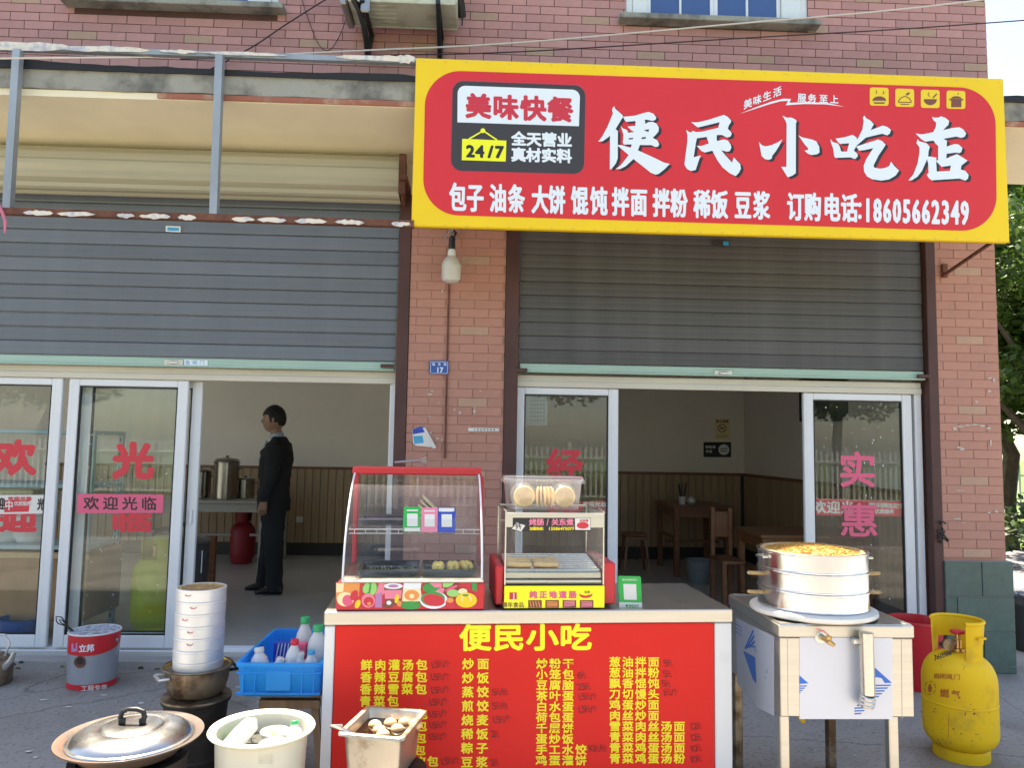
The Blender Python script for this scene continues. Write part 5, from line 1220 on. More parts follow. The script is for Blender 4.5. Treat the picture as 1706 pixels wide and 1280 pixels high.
# rollers
for i in range(8):
    yy = .075+i*.038; zz_ = z0+.150+i*.004
    q = MB(CT); q.lathe([(.011, 0), (.011, gx1-gx0-.02)], (gx0+.01, yy, zz_), 12, R=RY); obj('roller', q, MT['steel'], sm)
q = MB(CT); q.bbox(gx0+.006, gx1-.006, .04, .39, z0+.100, z0+.106, .002); obj('drip_tray', q, MT['tray'], sm)
q = MB(CT); q.bbox(gx0+.004, gx1-.006, .036, .046, z0+.106, z0+.118, .002); obj('tray_lip', q, MT['steel'], sm)
q = MB(CT); q.bbox(gx0+.004, gx1-.006, .048, .056, z0+.124, z0+.148, .002); obj('roller_guard', q, MT['steel_b'], sm)
k = 0
names = ['front', 'second', 'third']
for row in range(3):
    for col in range(2):
        xa = gx0+.012+col*.118; L = .112; yy = .094+row*.038; zz_ = z0+.174+row*.004
        q = MB(CT); n = 10
        q.tube([(xa+L*i/n, yy+.003*math.sin(i*.6+row), zz_+.001*math.sin(i)) for i in range(n+1)], [.006]+[.0125]*(n-1)+[.006], 12)
        tag(obj('sausage', q, MT['sausage']), '%s sausage in the %s row on the left of the steel rollers' % (('left', 'right')[col], names[row]), 'sausage', 'sausages on the roller machine')
# tub of biscuits on top
tx0, tx1 = k2l(836), k2l(966); tz = hz1+.007
tx0t, tx1t, tzt = tx0, tx1, tz
tb = thing('plastic_tub', 'clear plastic tub of bagged waffle biscuits on the sausage machine', 'food tub', cw((tx0+tx1)/2, .2, tz), CRZ)
q = MB(CT)
def rl(x0, x1, y0, y1, r, z, n=5):
    out = []
    for cx_, cy_, a in ((x1-r, y1-r, 0), (x0+r, y1-r, 90), (x0+r, y0+r, 180), (x1-r, y0+r, 270)):
        for k in range(n+1): an = RAD(a+90*k/n); out.append((cx_+r*math.cos(an), cy_+r*math.sin(an), z))
    return out
def loft(q, loops, capb=True, capt=False):
    n = len(loops[0]); o = len(q.v); q.add([p for L in loops for p in L], [(j*n+i, j*n+(i+1) % n, (j+1)*n+(i+1) % n, (j+1)*n+i) for j in range(len(loops)-1) for i in range(n)]+([tuple(range(n-1, -1, -1))] if capb else [])+([tuple((len(loops)-1)*n+i for i in range(n))] if capt else []))
loft(q, [rl(tx0+.012, tx1-.012, .08, .29, .03, tz), rl(tx0, tx1, .065, .305, .035, tz+.125), rl(tx0-.012, tx1+.012, .055, .315, .04, tz+.128), rl(tx0-.014, tx1+.014, .053, .317, .04, tz+.115)]); obj('tub_body', q, MT['tub'], tb)
q = MB(CT); loft(q, [rl(tx0-.010, tx1+.010, .057, .313, .04, tz+.1295), rl(tx0-.004, tx1+.004, .063, .307, .035, tz+.142)], True, True); obj('lid', q, MT['tub'], tb)
RX = Matrix.Rotation(math.pi/2, 3, 'X')
for xx, lab in ((tx0+.075, 'left'), (tx1-.075, 'right')):
    for j in range(3):
        q = MB(CT); 
        q.lathe([(.0, 0), (.044, 0), (.047, .004), (.044, .010), (0, .010)], (xx+.004*j, .105+.028*j, tz+.055), 24, R=RX)
        for g_ in range(-3, 4): 
            hh = math.sqrt(max(.0001, .042**2-(g_*.011)**2)); q.bar((xx+.004*j+g_*.011, .0945+.028*j, tz+.055-hh), (xx+.004*j+g_*.011, .0945+.028*j, tz+.055+hh), .003, .003)
        tag(obj('waffle_biscuit', q, MT['biscuit']), '%s round waffle biscuit in the %s bag in the clear tub' % (('front', 'middle', 'rear')[j], lab), 'biscuit', 'biscuits in the tub')
    q = MB(CT); q.ball((xx, .14, tz+.06), .062, 14, 9, sx=.95, sy=1.0, sz=.9); tag(obj('plastic_bag', q, MT['bag']), 'thin clear bag round the %s biscuits in the tub' % lab, 'plastic bag', 'bags in the tub')

# ---- green payment stand on the counter
x0, x1 = k2l(1029), k2l(1069)
ps_ = thing('payment_stand', 'small green payment stand upright on the counter end', 'payment stand', cw((x0+x1)/2, .07, CZ), CRZ)
pH = Plane(cw(x0, .055, CZ+.001), CT.to_3x3() @ Vector((0, -1, .18)))
f = lambda u, v: (1029.5+u*38+v*2.5, 960+v*55+u*.8)
q = MB(); q.prism([pH.P(*p, .0) for p in rr_] if False else [pH.P(*f(*p), 0) for p in ((.04, 0), (.96, 0), (1, .04), (1, 1), (0, 1), (0, .04))], -pH.n*.003); obj('board', q, MT['p_green'], ps_)
q = MB(); poly(q, [f(0, .8), f(1, .8), f(1, 1), f(0, 1)], pH.P, .0006); poly(q, [f(.22, .24), f(.78, .24), f(.78, .72), f(.22, .72)], pH.P, .0006); obj('white_print', q, MT['paper'], ps_, 0)
q = MB(); text(q, "微信支付", *f(.42, .865), 3.6, 4, 4.2, pH.P, .0012, .1); ell(q, *f(.33, .90), 2.2, 2.2, pH.P, .0012, 12); letters('lettering', q, MT['p_leaf'], ps_)
q = MB(); text(q, "请扫码微信支付", *f(.18, .09), 2.8, 3, 3.6, pH.P, .0008, .1); letters('lettering', q, MT['paper'], ps_)
a = pH.P(*f(.3, .3)); b = pH.P(*f(.7, .3)); nn = CT.to_3x3() @ Vector((0, 1, 0))
q = MB(); q.prism([a+nn*.004, b+nn*.004, Vector((b.x, b.y, CZ+.002))+nn*.05, Vector((a.x, a.y, CZ+.002))+nn*.05], Vector((0, .0, .0025))+nn*.002); obj('easel_leg', q, MT['p_green'], ps_, 0)

# ------------------------------------------------------------------ steel steaming table
TZ = .82
tx0, tx1, ty0, ty1 = 1.232, 1.802, -2.18, -1.54
st = thing('steel_table', 'stainless steel steaming table with blue printed protective film and a drain tap', 'table', ((tx0+tx1)/2, -1.86, 0))
q = MB(); q.bbox(tx0, tx1, ty0, ty1, TZ-.05, TZ, .004); q.tube([(tx0+.01, ty0+.01, TZ), (tx1-.01, ty0+.01, TZ), (tx1-.01, ty1-.01, TZ), (tx0+.01, ty1-.01, TZ)], .006, 6, closed=True); obj('table_top', q, MT['steel_b'], st)
q = MB(); q.bbox(tx0+.006, tx1-.006, ty0+.006, ty1-.006, .452, TZ-.052, .003); obj('water_box', q, MT['steel_b'], st)
for xx in (tx0+.008, tx1-.105):
    for yy in (ty0+.02, ty1-.06): q = MB(); q.bbox(xx, xx+.04, yy, yy+.04, 0.0, .451, .004); obj('leg', q, MT['dirtysteel'] if yy > -1.9 else MT['steel_b'], st)
pI = planeY(ty0+.006)
for xx in (1312, 1502): q = MB(); strokeline(q, [(xx, 1058), (xx+1, 1199)], .9, pI.P, .0006); obj('seam', q, MT['metal_g'], st, 0)
q = MB(); poly(q, [(1332, 1063), (1487, 1063), (1487, 1199), (1332, 1199)], pI.P, .001); fl = obj('protective_film', q, MT['film'], st, 0)
q = MB(); poly(q, [(1332, 1126), (1347, 1139.5), (1332, 1140.5)], pI.P, .0016)
for k in range(4): poly(q, [(1332, 1143+k*3.6), (1345-k*3.4, 1143+k*3.6), (1343-k*3.4, 1145+k*3.6), (1332, 1145+k*3.6)], pI.P, .0016)
poly(q, [(1442, 1099), (1486, 1138.5), (1474, 1139), (1469, 1131), (1460, 1129), (1452, 1132), (1448, 1140), (1442, 1141)], pI.P, .0016)
for k in range(11):
    y = 1142+k*4.7; xr = 1485-k*4.9; xl = max(1445-max(0, k-3)*4.2, 1424)
    if xr-xl > 3: poly(q, [(xl, y), (xr, y-.5), (xr-2, y+1.8), (xl-1, y+2.4)], pI.P, .0016)
kind(obj('film_print', q, MT['p_film'], fl, 0), 'stuff')
pJ = Plane((tx0+.006, 0, .6), (-1, 0, 0))
q = MB(); poly(q, [(1226, 1030), (1290, 1061), (1290, 1194), (1262, 1180), (1228, 1140)], pJ.P, .001); f2 = obj('protective_film', q, MT['film'], st, 0)
q = MB(); poly(q, [(1238, 1085), (1258, 1096), (1260, 1140), (1254, 1132)], pJ.P, .0018)
for k in range(5): poly(q, [(1240+k*3.4, 1081-k*1.2), (1254+k*1.2, 1050+k*9), (1256+k*1.2, 1052+k*9), (1242+k*3.4, 1083-k*1.2)], pJ.P, .0020+k*.0001)
for k in range(3): strokeline(q, [(1225+k*0, 1040+k*6), (1236, 1047+k*6)], 1.0, pJ.P, .0019)
kind(obj('film_print', q, MT['p_film'], f2, 0), 'stuff')
c = atY(1368, 1062, ty0)
q = MB(); q.lathe([(0, 0), (.026, 0), (.026, .005), (.014, .007), (.012, .02)], (c.x, ty0+.006, c.z), 20, R=RX); tp = obj('drain_tap', q, MT['steel'], st)
q = MB(); q.tube([(c.x, ty0-.01, c.z), (c.x+.012, ty0-.05, c.z-.008), (c.x+.03, ty0-.055, c.z-.02)], [.010, .011, .008], 10); q.lathe([(.012, 0), (.012, .014)], (c.x+.012, ty0-.042, c.z), 10); obj('spout', q, MT['brass'], tp)
q = MB(); q.tube([(c.x+.012, ty0-.04, c.z+.018), (c.x-.01, ty0-.042, c.z+.035), (c.x-.035, ty0-.038, c.z+.042)], .004, 6, flat=.5); obj('lever', q, MT['red_cap'], tp)
c = atY(1434, 1052, ty0)
q = MB(); q.tube([(c.x, ty0-.045, c.z+.004), (c.x+.002, ty0-.045, c.z-.24)], .028, 20)
pp = []; rr_ = []
for k in range(17): pp.append((c.x+.002-.004*k/16, ty0-.045+.001*k, c.z-.2405-.065*k/16)); rr_.append(.029+.004*(1 if k % 4 in (1, 2) else 0) if k < 13 else .029-.007*(k-12))
q.tube(pp, rr_, 20); ov = obj('overflow_pipe', q, MT['steel'], st)
q = MB(); q.bbox(c.x-.045, c.x+.03, ty0-.035, ty0+.003, c.z-.05, c.z-.025, .006); obj('pipe_clip', q, MT['steel'], ov)
q = MB(); q.tube([(tx0+.25, -1.75, .47), (tx0+.24, -1.9, .40), (tx0+.17, -2.0, .375), (tx0+.13, -2.05, .42), (tx0+.14, -2.0, .474)], .012, 8); q.tube([(tx0+.25, -1.75, .42), (tx0+.42, -1.6, .45)], .01, 8); obj('gas_hose', q, MT['hose_y'], st)
q = MB(); q.lathe([(.03, 0), (.035, .03), (.02, .06), (.05, .07), (.05, .075)], (tx0+.26, -1.85, .397), 14); obj('burner', q, MT['black'], st)
cable('power_cord', 'black cord drooping along the left side of the steel table', [atY(1259, 1138, -1.9), Vector((1.222, -1.75, .52)), Vector((1.20, -1.6, .30)), Vector((1.18, -1.4, .08)), Vector((1.16, -1.2, .012))], .006, MT['black'], 'cord')

# ---- three tier steamer
sc0 = Vector((atY(1353, 985, -1.94).x, -1.94, TZ+.008)); R = .232
sp = thing('big_steamer', 'wide three tier aluminium steamer with golden straw lid on the steel table', 'steamer', sc0)
q = MB(); q.lathe([(.0, 0), (R+.03, 0), (R+.036, .006), (R+.034, .020), (R+.008, .028), (R+.004, .028), (0, .028)], sc0, 56); obj('base_plate', q, mat('cream_enamel', (.84, .80, .70), .4), sp)
zz0 = .029; H3 = .081
for k in range(3):
    q = MB(); zb = zz0+k*(H3+.001)
    q.lathe([(R-.01, zb), (R-.001, zb), (R+.001, zb+.005), (R, zb+.008), (R, zb+H3-.011), (R+.004, zb+H3-.008), (R+.004, zb+H3-.002), (R, zb+H3), (R-.007, zb+H3), (R-.007, zb+.01)], sc0, 72); ti = obj('tier', q, MT['alum'], sp, 14)
    if k < 2:
        for sgn in (-1, 1):
            a = math.pi+.1 if sgn < 0 else -.05
            p0 = sc0+Vector((math.cos(a)*(R-.003), math.sin(a)*(R-.003), zb+.055)); p1 = p0+Vector((math.cos(a)*.075, math.sin(a)*.075, .004))
            q = MB(); q.tube([p0, p0+(p1-p0)*.9, p1], [.0085, .0085, .005], 10); obj('wooden_handle', q, MT['straw'], ti)
    else:
        for a in (math.pi+.15, -.12):
            p0 = sc0+Vector((math.cos(a)*(R+.001), math.sin(a)*(R+.001), zb+.05)); u = Vector((-math.sin(a), math.cos(a), 0)); n_ = Vector((math.cos(a), math.sin(a), 0))
            q = MB(); q.tube([p0-u*.03, p0-u*.03+n_*.018, p0+u*.03+n_*.018, p0+u*.03], .005, 8); q.bar(p0-u*.04, p0+u*.04, .02, .003); obj('handle', q, MT['steel'], ti)
ztop = zz0+3*(H3+.001)
q = MB(); q.lathe([(R-.009, ztop-.016), (R-.012, ztop-.006), (R-.02, ztop-.001), (R-.028, ztop-.006), (R-.03, ztop-.012)], sc0, 56); ld = obj('straw_rim', q, MT['straw'], sp)
q = MB(); q.lathe([(R-.031, ztop-.013), (R-.07, ztop-.002), (R-.13, ztop+.010), (.04, ztop+.017), (0, ztop+.018)], sc0, 56); obj('straw_lid', q, MT['straw_gold'], sp)
q = MB(); r2 = random.Random(6)
for k in range(520):
    a = r2.uniform(0, 6.283); rr0 = (R-.036)*math.sqrt(r2.random()); z_ = ztop+.018-.031*(rr0/(R-.031))**2
    p = sc0+Vector((rr0*math.cos(a), rr0*math.sin(a), z_+.001)); an = r2.uniform(0, 6.28); d = Vector((math.cos(an), math.sin(an), 0))*r2.uniform(.008, .016)
    q.bar(p-d, p+d+Vector((0, 0, r2.uniform(0, .003))), .0035, .0022)
kind(obj('straw_weave', q, MT['straw_gold'], sp, 0), 'stuff')

# ------------------------------------------------------------------ gas cylinder
gc = Vector((atY(1598, 1150, -1.42).x, -1.42, 0))
gy = thing('gas_cylinder', 'large yellow gas cylinder with red lettering beside the corner pillar', 'gas cylinder', gc)
Rg = .172
q = MB(); q.lathe([(.12, 0.0), (.128, .0), (.130, .006), (.130, .045), (.122, .055), (.118, .055)], gc, 36); obj('foot_ring', q, MT['yellow_cyl'], gy)
pr = [(Rg*max(.62, math.cos(a))**.8 if False else Rg*math.cos(a)**.62, .135-.095*math.sin(a)) for a in [RAD(70-7*k) for k in range(10)]]
pr += [(Rg, .14), (Rg, .20), (Rg, .262), (Rg, .268), (Rg, .272), (Rg+.002, .275), (Rg+.002, .281), (Rg, .284), (Rg, .288), (Rg, .294), (Rg, .33), (Rg, .37)]
pr += [(Rg*math.cos(RAD(a))**.62, .375+.145*math.sin(RAD(a))) for a in (5, 12, 20, 28, 36, 44, 52, 60, 67, 73, 79, 85, 89)]
q = MB(); q.lathe(pr, gc, 56); obj('tank', q, MT['yellow_cyl'], gy, 32)
a0, a1 = RAD(-105), RAD(150)
q = MB(); 
for r0, th in ((.108, .006),):
    n = 40; P4 = []
    for k in range(n+1):
        a = a0+(a1-a0)*k/n; u = (a-a0)/(a1-a0)
        zlo = .478 if (u < .22 or .45 < u < .62 or u > .86) else .575
        zhi = .672
        for r_, z_ in ((r0, zlo), (r0+.002, zhi), (r0+th, zhi+.010), (r0+th+.006, zhi), (r0+th, zlo)): P4.append(gc+Vector((r_*math.cos(a), r_*math.sin(a), z_)))
    m5 = 5; q.add(P4, [(k*m5+j, k*m5+(j+1) % m5, (k+1)*m5+(j+1) % m5, (k+1)*m5+j) for k in range(n) for j in range(m5)]+[tuple(range(m5-1, -1, -1)), tuple(n*m5+j for j in range(m5))])
cr = obj('collar', q, MT['yellow_cyl'], gy, 30)
q = MB(); q.tube([gc+Vector((.117*math.cos(a0+(a1-a0)*k/40), .117*math.sin(a0+(a1-a0)*k/40), .680)) for k in range(41)], .0095, 10); obj('collar_rim', q, MT['yellow_cyl'], cr)
q = MB(); a = RAD(-68); n_ = Vector((math.cos(a), math.sin(a), 0)); u = Vector((-n_.y, n_.x, 0)); c = gc+n_*.117+Vector((0, 0, .612)); q.bar(c-u*.028, c+u*.028, .035, .010); obj('collar_plate', q, MT['yellow_cyl'], cr)
q = MB(); q.lathe([(.03, .515), (.03, .535), (.018, .538), (.018, .58), (.014, .585), (.014, .61)], gc, 16); vv = obj('valve', q, MT['brass'], gy)
q = MB(); q.lathe([(.03, .61), (.036, .615), (.036, .625), (.012, .63)], gc, 12); obj('hand_wheel', q, MT['red_cap'], vv)
q = MB(); q.tube([gc+Vector((-.015, 0, .562)), gc+Vector((-.07, -.012, .559)), gc+Vector((-.10, -.02, .557))], [.014, .02, .016], 10); q.lathe([(.0, -.008), (.03, -.006), (.03, .006), (0, .008)], gc+Vector((-.07, -.03, .561)), 14, R=RX); obj('regulator', q, MT['dirtysteel'], vv)
cable('gas_hose', 'yellow gas hose running from the yellow cylinder to the steel table', [gc+Vector((-.10, -.02, .557)), gc+Vector((-.16, -.05, .557)), gc+Vector((-.30, -.12, .585)), Vector((1.9, -1.55, .56)), Vector((1.76, -1.62, .53))], .011, MT['hose_y'], 'hose')
def Pcyl(cx_, R_, zf=None):
    def P(px, py, l=.001):
        d = ray(px, py); o = CAM-cx_; a = d.x**2+d.y**2; b = 2*(o.x*d.x+o.y*d.y); c = o.x**2+o.y**2-(R_+l)**2; D = max(b*b-4*a*c, 0)
        return CAM+d*((-b-math.sqrt(D))/(2*a))
    return P
pg = Pcyl(gc, Rg)
q = MB(); text(q, "自闭阀门", 0, 1123, 9, 8, 0, pg, .001, .25, .05, xs=[1556, 1566, 1577, 1590]); text(q, "燃气", 0, 1149, 13, 13, 0, pg, .001, .5, .1, xs=[1567, 1586])
n = 18; cx_, cy_ = 1549.5, 1147
for k in range(n): 
    if k % 3: a, b = 2*math.pi*k/n, 2*math.pi*(k+.9)/n; strokeline(q, [(cx_+9*math.cos(a), cy_+11*math.sin(a)), (cx_+9*math.cos(b), cy_+11*math.sin(b))], 1.5, pg, .001)
poly(q, [(1549, 1139), (1553, 1147), (1551, 1154), (1547, 1154), (1545.5, 1147)], pg, .001)
for (xa, ya, xb, yb) in ((1545, 1182, 1581, 1190), (1581, 1190, 1580, 1228), (1545, 1215, 1580, 1228)): strokeline(q, [(xa, ya), (xb, yb)], .8, pg, .001)
for k in range(6): strokeline(q, [(1552, 1188+k*6), (1575-(k % 3)*3, 1192+k*6)], .7, pg, .0012)
letters('lettering', q, mat('faded_red_stencil', (.45, .12, .02), .5), gy)
q = MB(); text(q, "360566", 0, 1093, 4.5, 9, 0, lambda x, y, l: gc+Vector((0, 0, 0)) if False else Pcyl(gc, Rg-.02)(x, y, l), .003, .3, -.35, xs=[1556+k*5 for k in range(6)])
kind(obj('barcode_label', q, MT['p_char'], gy, 0), 'stuff')

# red bucket, bin
c = Vector((atY(1527, 1100, -.32).x, -.32, 0))
t = thing('red_bucket', 'red plastic bucket by the door jamb behind the steel table', 'bucket', c)
q = MB(); q.lathe([(0, 0), (.12, 0), (.125, .01), (.165, .42), (.172, .425), (.172, .44), (.16, .44), (.115, .02), (0, .015)], c, 32); obj('pail', q, MT['red_plastic'], t)
c = Vector((atY(1716, 1060, .6).x, .6, 0))
t = thing('litter_bin', 'dark grey litter bin with a pale bag liner on the paving at the right edge', 'litter bin', c)
q = MB(); q.lathe([(0, 0), (.10, 0), (.11, .01), (.15, .42), (.155, .43), (.148, .43), (.10, .02), (0, .02)], c, 24); obj('body', q, MT['bin'], t)
q = MB(); r2 = random.Random(3); q.lathe([(.158, .36), (.165, .40), (.16, .445), (.13, .46), (.10, .44)], c, 24); q.v = [v+Vector((r2.uniform(-.008, .008), r2.uniform(-.008, .008), r2.uniform(-.015, .015))) for v in q.v]; obj('bag_liner', q, MT['bag'], t)
cable('pipe', 'thin blue pipe lying by the corner pillar foot', [atY(1684, 998, .5), atY(1700, 999, .5), atY(1730, 1002, .5)], .015, MT['blue_tub'], 'pipe')

# ------------------------------------------------------------------ small steamer tower on a drum stove
tc_ = Vector((atY(328, 1150, -1.75).x, -1.75, 0))
t = thing('drum_stove', 'sooty drum stove under the pot with the tall stack of small steamers', 'stove', tc_, group='sooty drum stoves')
q = MB(); q.lathe([(.0, 0), (.125, 0), (.13, .01), (.128, .12), (.134, .125), (.134, .135), (.128, .14), (.128, .25), (.134, .255), (.134, .265), (.13, .27), (.138, .365), (.148, .37), (.150, .38), (.146, .388), (.125, .388), (.12, .375), (.02, .37), (0, .37)], tc_, 44); obj('drum', q, MT['stove'], t)
q = MB(); q.lathe([(.104, .389), (.147, .390), (.1505, .384), (.149, .392), (.104, .396)], tc_, 44); obj('top_ring', q, MT['dirtysteel'], t)
pz = .397
t = thing('cooking_pot', 'discoloured steel pot with yellowish rim holding the stack of small steamers', 'pot', tc_+Vector((0, 0, pz)))
q = MB(); q.lathe([(0, 0), (.10, 0), (.122, .02), (.133, .06), (.138, .118), (.150, .122), (.153, .126), (.150, .130), (.139, .128), (.134, .122)], tc_+Vector((0, 0, pz)), 48); obj('pot_body', q, MT['dirtysteel'], t)
q = MB(); q.lathe([(.1345, .121), (.1385, .1285), (.134, .122), (.125, .05), (.10, .02), (0, .02)], tc_+Vector((0, 0, pz)), 48); obj('pot_interior', q, MT['gold'], t)
for a, m_h in ((RAD(215), 'alum_dull'), (RAD(35), 'black')):
    n_ = Vector((math.cos(a), math.sin(a), 0)); u = Vector((-n_.y, n_.x, 0)); c = tc_+n_*.14+Vector((0, 0, pz+.095))
    q = MB(); q.tube([c-u*.045-n_*.01, c-u*.045+n_*.03, c+u*.045+n_*.03, c+u*.045-n_*.01], .0075, 10); obj('handle', q, MT[m_h], t)
tz0 = pz+.105
t = thing('steamer_stack', 'tall stack of seven small aluminium dim sum steamers with a woven top', 'steamer', tc_+Vector((0, 0, tz0)))
r2 = random.Random(12); Rs = .107; zz = tz0; H7 = .0525
q = MB(); q.lathe([(Rs+.018, -.012), (Rs+.02, -.004), (Rs-.02, .0), (.02, .0), (.02, -.004)], tc_+Vector((0, 0, tz0)), 40); obj('steam_ring', q, MT['alum_dull'], t)
for k in range(7):
    o_ = Vector((r2.uniform(-.0012, .0012), r2.uniform(-.0012, .0012), 0)); c = tc_+o_+Vector((0, 0, zz))
    q = MB(); q.lathe([(Rs-.006, 0), (Rs-.001, 0), (Rs, .002), (Rs, H7-.010), (Rs+.0014, H7-.0085), (Rs+.0014, H7-.002), (Rs, H7), (Rs-.005, H7), (Rs-.006, .004)], c, 48); ti = obj('tier', q, mat('pale_aluminium', (.86, .85, .83), .42, metal=.55, var=.05, scale=5, bump=.03, bscale=15) if k == 0 else bpy.data.materials['pale_aluminium'], t, 14)
    a = RAD(-96+r2.uniform(-14, 14)); n_ = Vector((math.cos(a), math.sin(a), 0)); u = Vector((-n_.y, n_.x, 0)); p = c+n_*(Rs+.0022)+Vector((0, 0, H7*.62))
    if k > 1: q = MB(); q.tube([p-u*.014+Vector((0, 0, .003)), p-u*.008-Vector((0, 0, .003)), p+u*.008-Vector((0, 0, .003)), p+u*.014+Vector((0, 0, .003))], .0016, 6); obj('red_mark', q, MT['red_cap'], ti)
    zz += H7+.0006
q = MB(); c = tc_+Vector((0, 0, zz)); q.lathe([(Rs-.0075, -.02), (Rs-.009, -.003), (Rs-.018, -.003), (Rs-.02, -.012), (Rs-.045, -.009), (0, -.006)], c, 40); lw = obj('woven_lid', q, MT['straw'], t)
q = MB()
for k in range(200):
    a = r2.uniform(0, 6.283); rr0 = (Rs-.022)*math.sqrt(r2.random()); p = c+Vector((rr0*math.cos(a), rr0*math.sin(a), -.006)); an = r2.choice((0, 1.57))+r2.uniform(-.2, .2); d = Vector((math.cos(an), math.sin(an), 0))*.007; q.bar(p-d, p+d, .003, .002)
kind(obj('weave', q, MT['straw'], lw, 0), 'stuff')

# ------------------------------------------------------------------ wide pan with dome lid on the nearest drum
bc = Vector((atZ(218, 1228, .48).x, atZ(218, 1228, .48).y, 0))
t = thing('drum_stove', 'nearest drum stove, carrying the wide pan with the shiny dome lid', 'stove', bc, group='sooty drum stoves')
q = MB(); q.lathe([(0, 0), (.185, 0), (.19, .01), (.188, .13), (.195, .136), (.195, .148), (.188, .154), (.188, .28), (.195, .286), (.195, .298), (.188, .304), (.19, .40), (.196, .405), (.196, .415), (.17, .415), (.165, .40), (0, .40)], bc, 48); obj('drum', q, MT['stove'], t)
t = thing('wide_pan', 'wide shallow rusty brown pan with a broad flat rim under the dome lid', 'pan', bc+Vector((0, 0, .416)))
q = MB(); q.lathe([(0, 0), (.10, 0), (.165, .012), (.195, .045), (.236, .062), (.243, .066), (.243, .071), (.234, .070), (.20, .058), (.17, .03), (0, .01)], bc+Vector((0, 0, .416)), 64); obj('pan_body', q, MT['rustpan'], t)
c = bc+Vector((.004, -.004, .478))
t = thing('dome_lid', 'shiny aluminium dome lid with black handle on the wide pan', 'lid', c)
q = MB(); q.lathe([(.208, .0), (.211, .002), (.209, .006), (.199, .008), (.196, .012), (.187, .022), (.165, .033), (.135, .040), (.112, .042), (.106, .0405), (.100, .044), (.092, .0465), (.05, .0485), (.0, .049)], c, 80); obj('dome', q, mat('worn_aluminium', (.46, .455, .44), .24, metal=1.0, var=.08, scale=6, bump=.12, bscale=14), t, 25)
q = MB(); 
for s_ in (-1, 1): q.bbox(c.x+s_*.036-.010, c.x+s_*.036+.010, c.y-.011, c.y+.011, c.z+.0485, c.z+.068, .003)
q.tube([c+Vector((-.044, 0, .066)), c+Vector((-.036, 0, .090)), c+Vector((-.015, 0, .097)), c+Vector((.015, 0, .097)), c+Vector((.036, 0, .090)), c+Vector((.044, 0, .066))], .009, 12)
lh = obj('handle', q, MT['black'], t)

# ------------------------------------------------------------------ ivory basin of condiments
rc_ = atZ(437, 1214, .51); Rb = .178; bz = .255
bc2 = Vector((rc_.x, rc_.y, 0))
def stool(name, label, cx_, cy_, w_, d_, H, m, rz=0, grp=None):
    T = TM((cx_, cy_, 0), rz); t = thing(name, label, 'stool', (cx_, cy_, 0), rz, grp)
    q = MB(T); q.bbox(-w_/2, w_/2, -d_/2, d_/2, H-.028, H, .005); obj('seat', q, m, t)
    for sx in (-1, 1):
        for sy in (-1, 1):
            q = MB(T); q.bar((sx*(w_/2-.03), sy*(d_/2-.03), H-.029), (sx*(w_/2+.03), sy*(d_/2+.02), 0), .03); obj('leg', q, m, t)
    q = MB(T)
    for sx in (-1, 1): q.bar((sx*(w_/2), -d_/2, H*.45), (sx*(w_/2), d_/2, H*.45), .02)
    for sy in (-1, 1): q.bar((-w_/2+.0, sy*(d_/2-.005), H-.05), (w_/2-.0, sy*(d_/2-.005), H-.05), .035)
    obj('stretcher', q, m, t); return t
stool('wooden_stool', 'low worn wooden stool holding the ivory basin of condiments', bc2.x, bc2.y, .28, .24, bz-.002, MT['stoolwood'])
t = thing('basin', 'ivory enamel basin of chilled cups and bottles at the front', 'basin', bc2+Vector((0, 0, bz)))
c = bc2+Vector((0, 0, bz))
q = MB(); q.lathe([(0, 0), (.125, 0), (.142, .012), (.152, .08), (.158, .20), (.160, .236), (.170, .244), (.182, .250), (.186, .256), (.182, .262), (.168, .262), (.156, .252), (.150, .20), (.143, .08), (.132, .02), (0, .012)], c, 72); obj('bowl', q, MT['basin'], t)
q = MB(); pgr = Pcyl(bc2, .1575)
for k in range(9): strokeline(q, [(432+k*2.6, 1242), (432+k*2.6, 1274)], .5, pgr, .0016)
for k in range(8): strokeline(q, [(431, 1244+k*4), (456, 1244+k*4)], .5, pgr, .0018)
kind(obj('worn_label', q, mat('faded_print', (.48, .44, .34), .6), t, 0), 'stuff')
fz = .190
q = MB(); q.lathe([(.1485, fz), (0, fz+.001)], c, 40); tag(obj('water', q, mat('murky_water', (.10, .10, .085), .08, spec=.6)), 'dark murky water filling the ivory basin', 'water')
def bottle(pos, R_, H_, cap, label, lean=(0, 0), grp=None, wrap=None, body='milk', name='milk_bottle'):
    ax = Vector((lean[0], lean[1], 1)).normalized(); Rm = ax.to_track_quat('Z', 'Y').to_matrix()
    t = thing(name, label, 'bottle', pos, 0, grp)
    q = MB(); q.lathe([(0, 0), (R_*.9, 0), (R_, .008), (R_, H_*.50), (R_*.93, H_*.53), (R_*.97, H_*.60), (R_*.85, H_*.72), (R_*.5, H_*.84), (R_*.42, H_*.88), (R_*.42, H_*.91), (0, H_*.91)], pos, 24, R=Rm); obj('bottle_body', q, MT[body], t)
    q = MB(); q.lathe([(R_*.50, H_*.885), (R_*.52, H_*.89), (R_*.52, H_*.985), (R_*.46, H_), (0, H_)], pos, 20, R=Rm); obj('cap', q, MT[cap], t)
    if wrap:
        for nm, m, a, b in wrap: q = MB(); q.lathe([(R_*1.012, H_*a), (R_*1.015, H_*b)], pos, 24, R=Rm); obj(nm, q, MT[m], t)
    return t
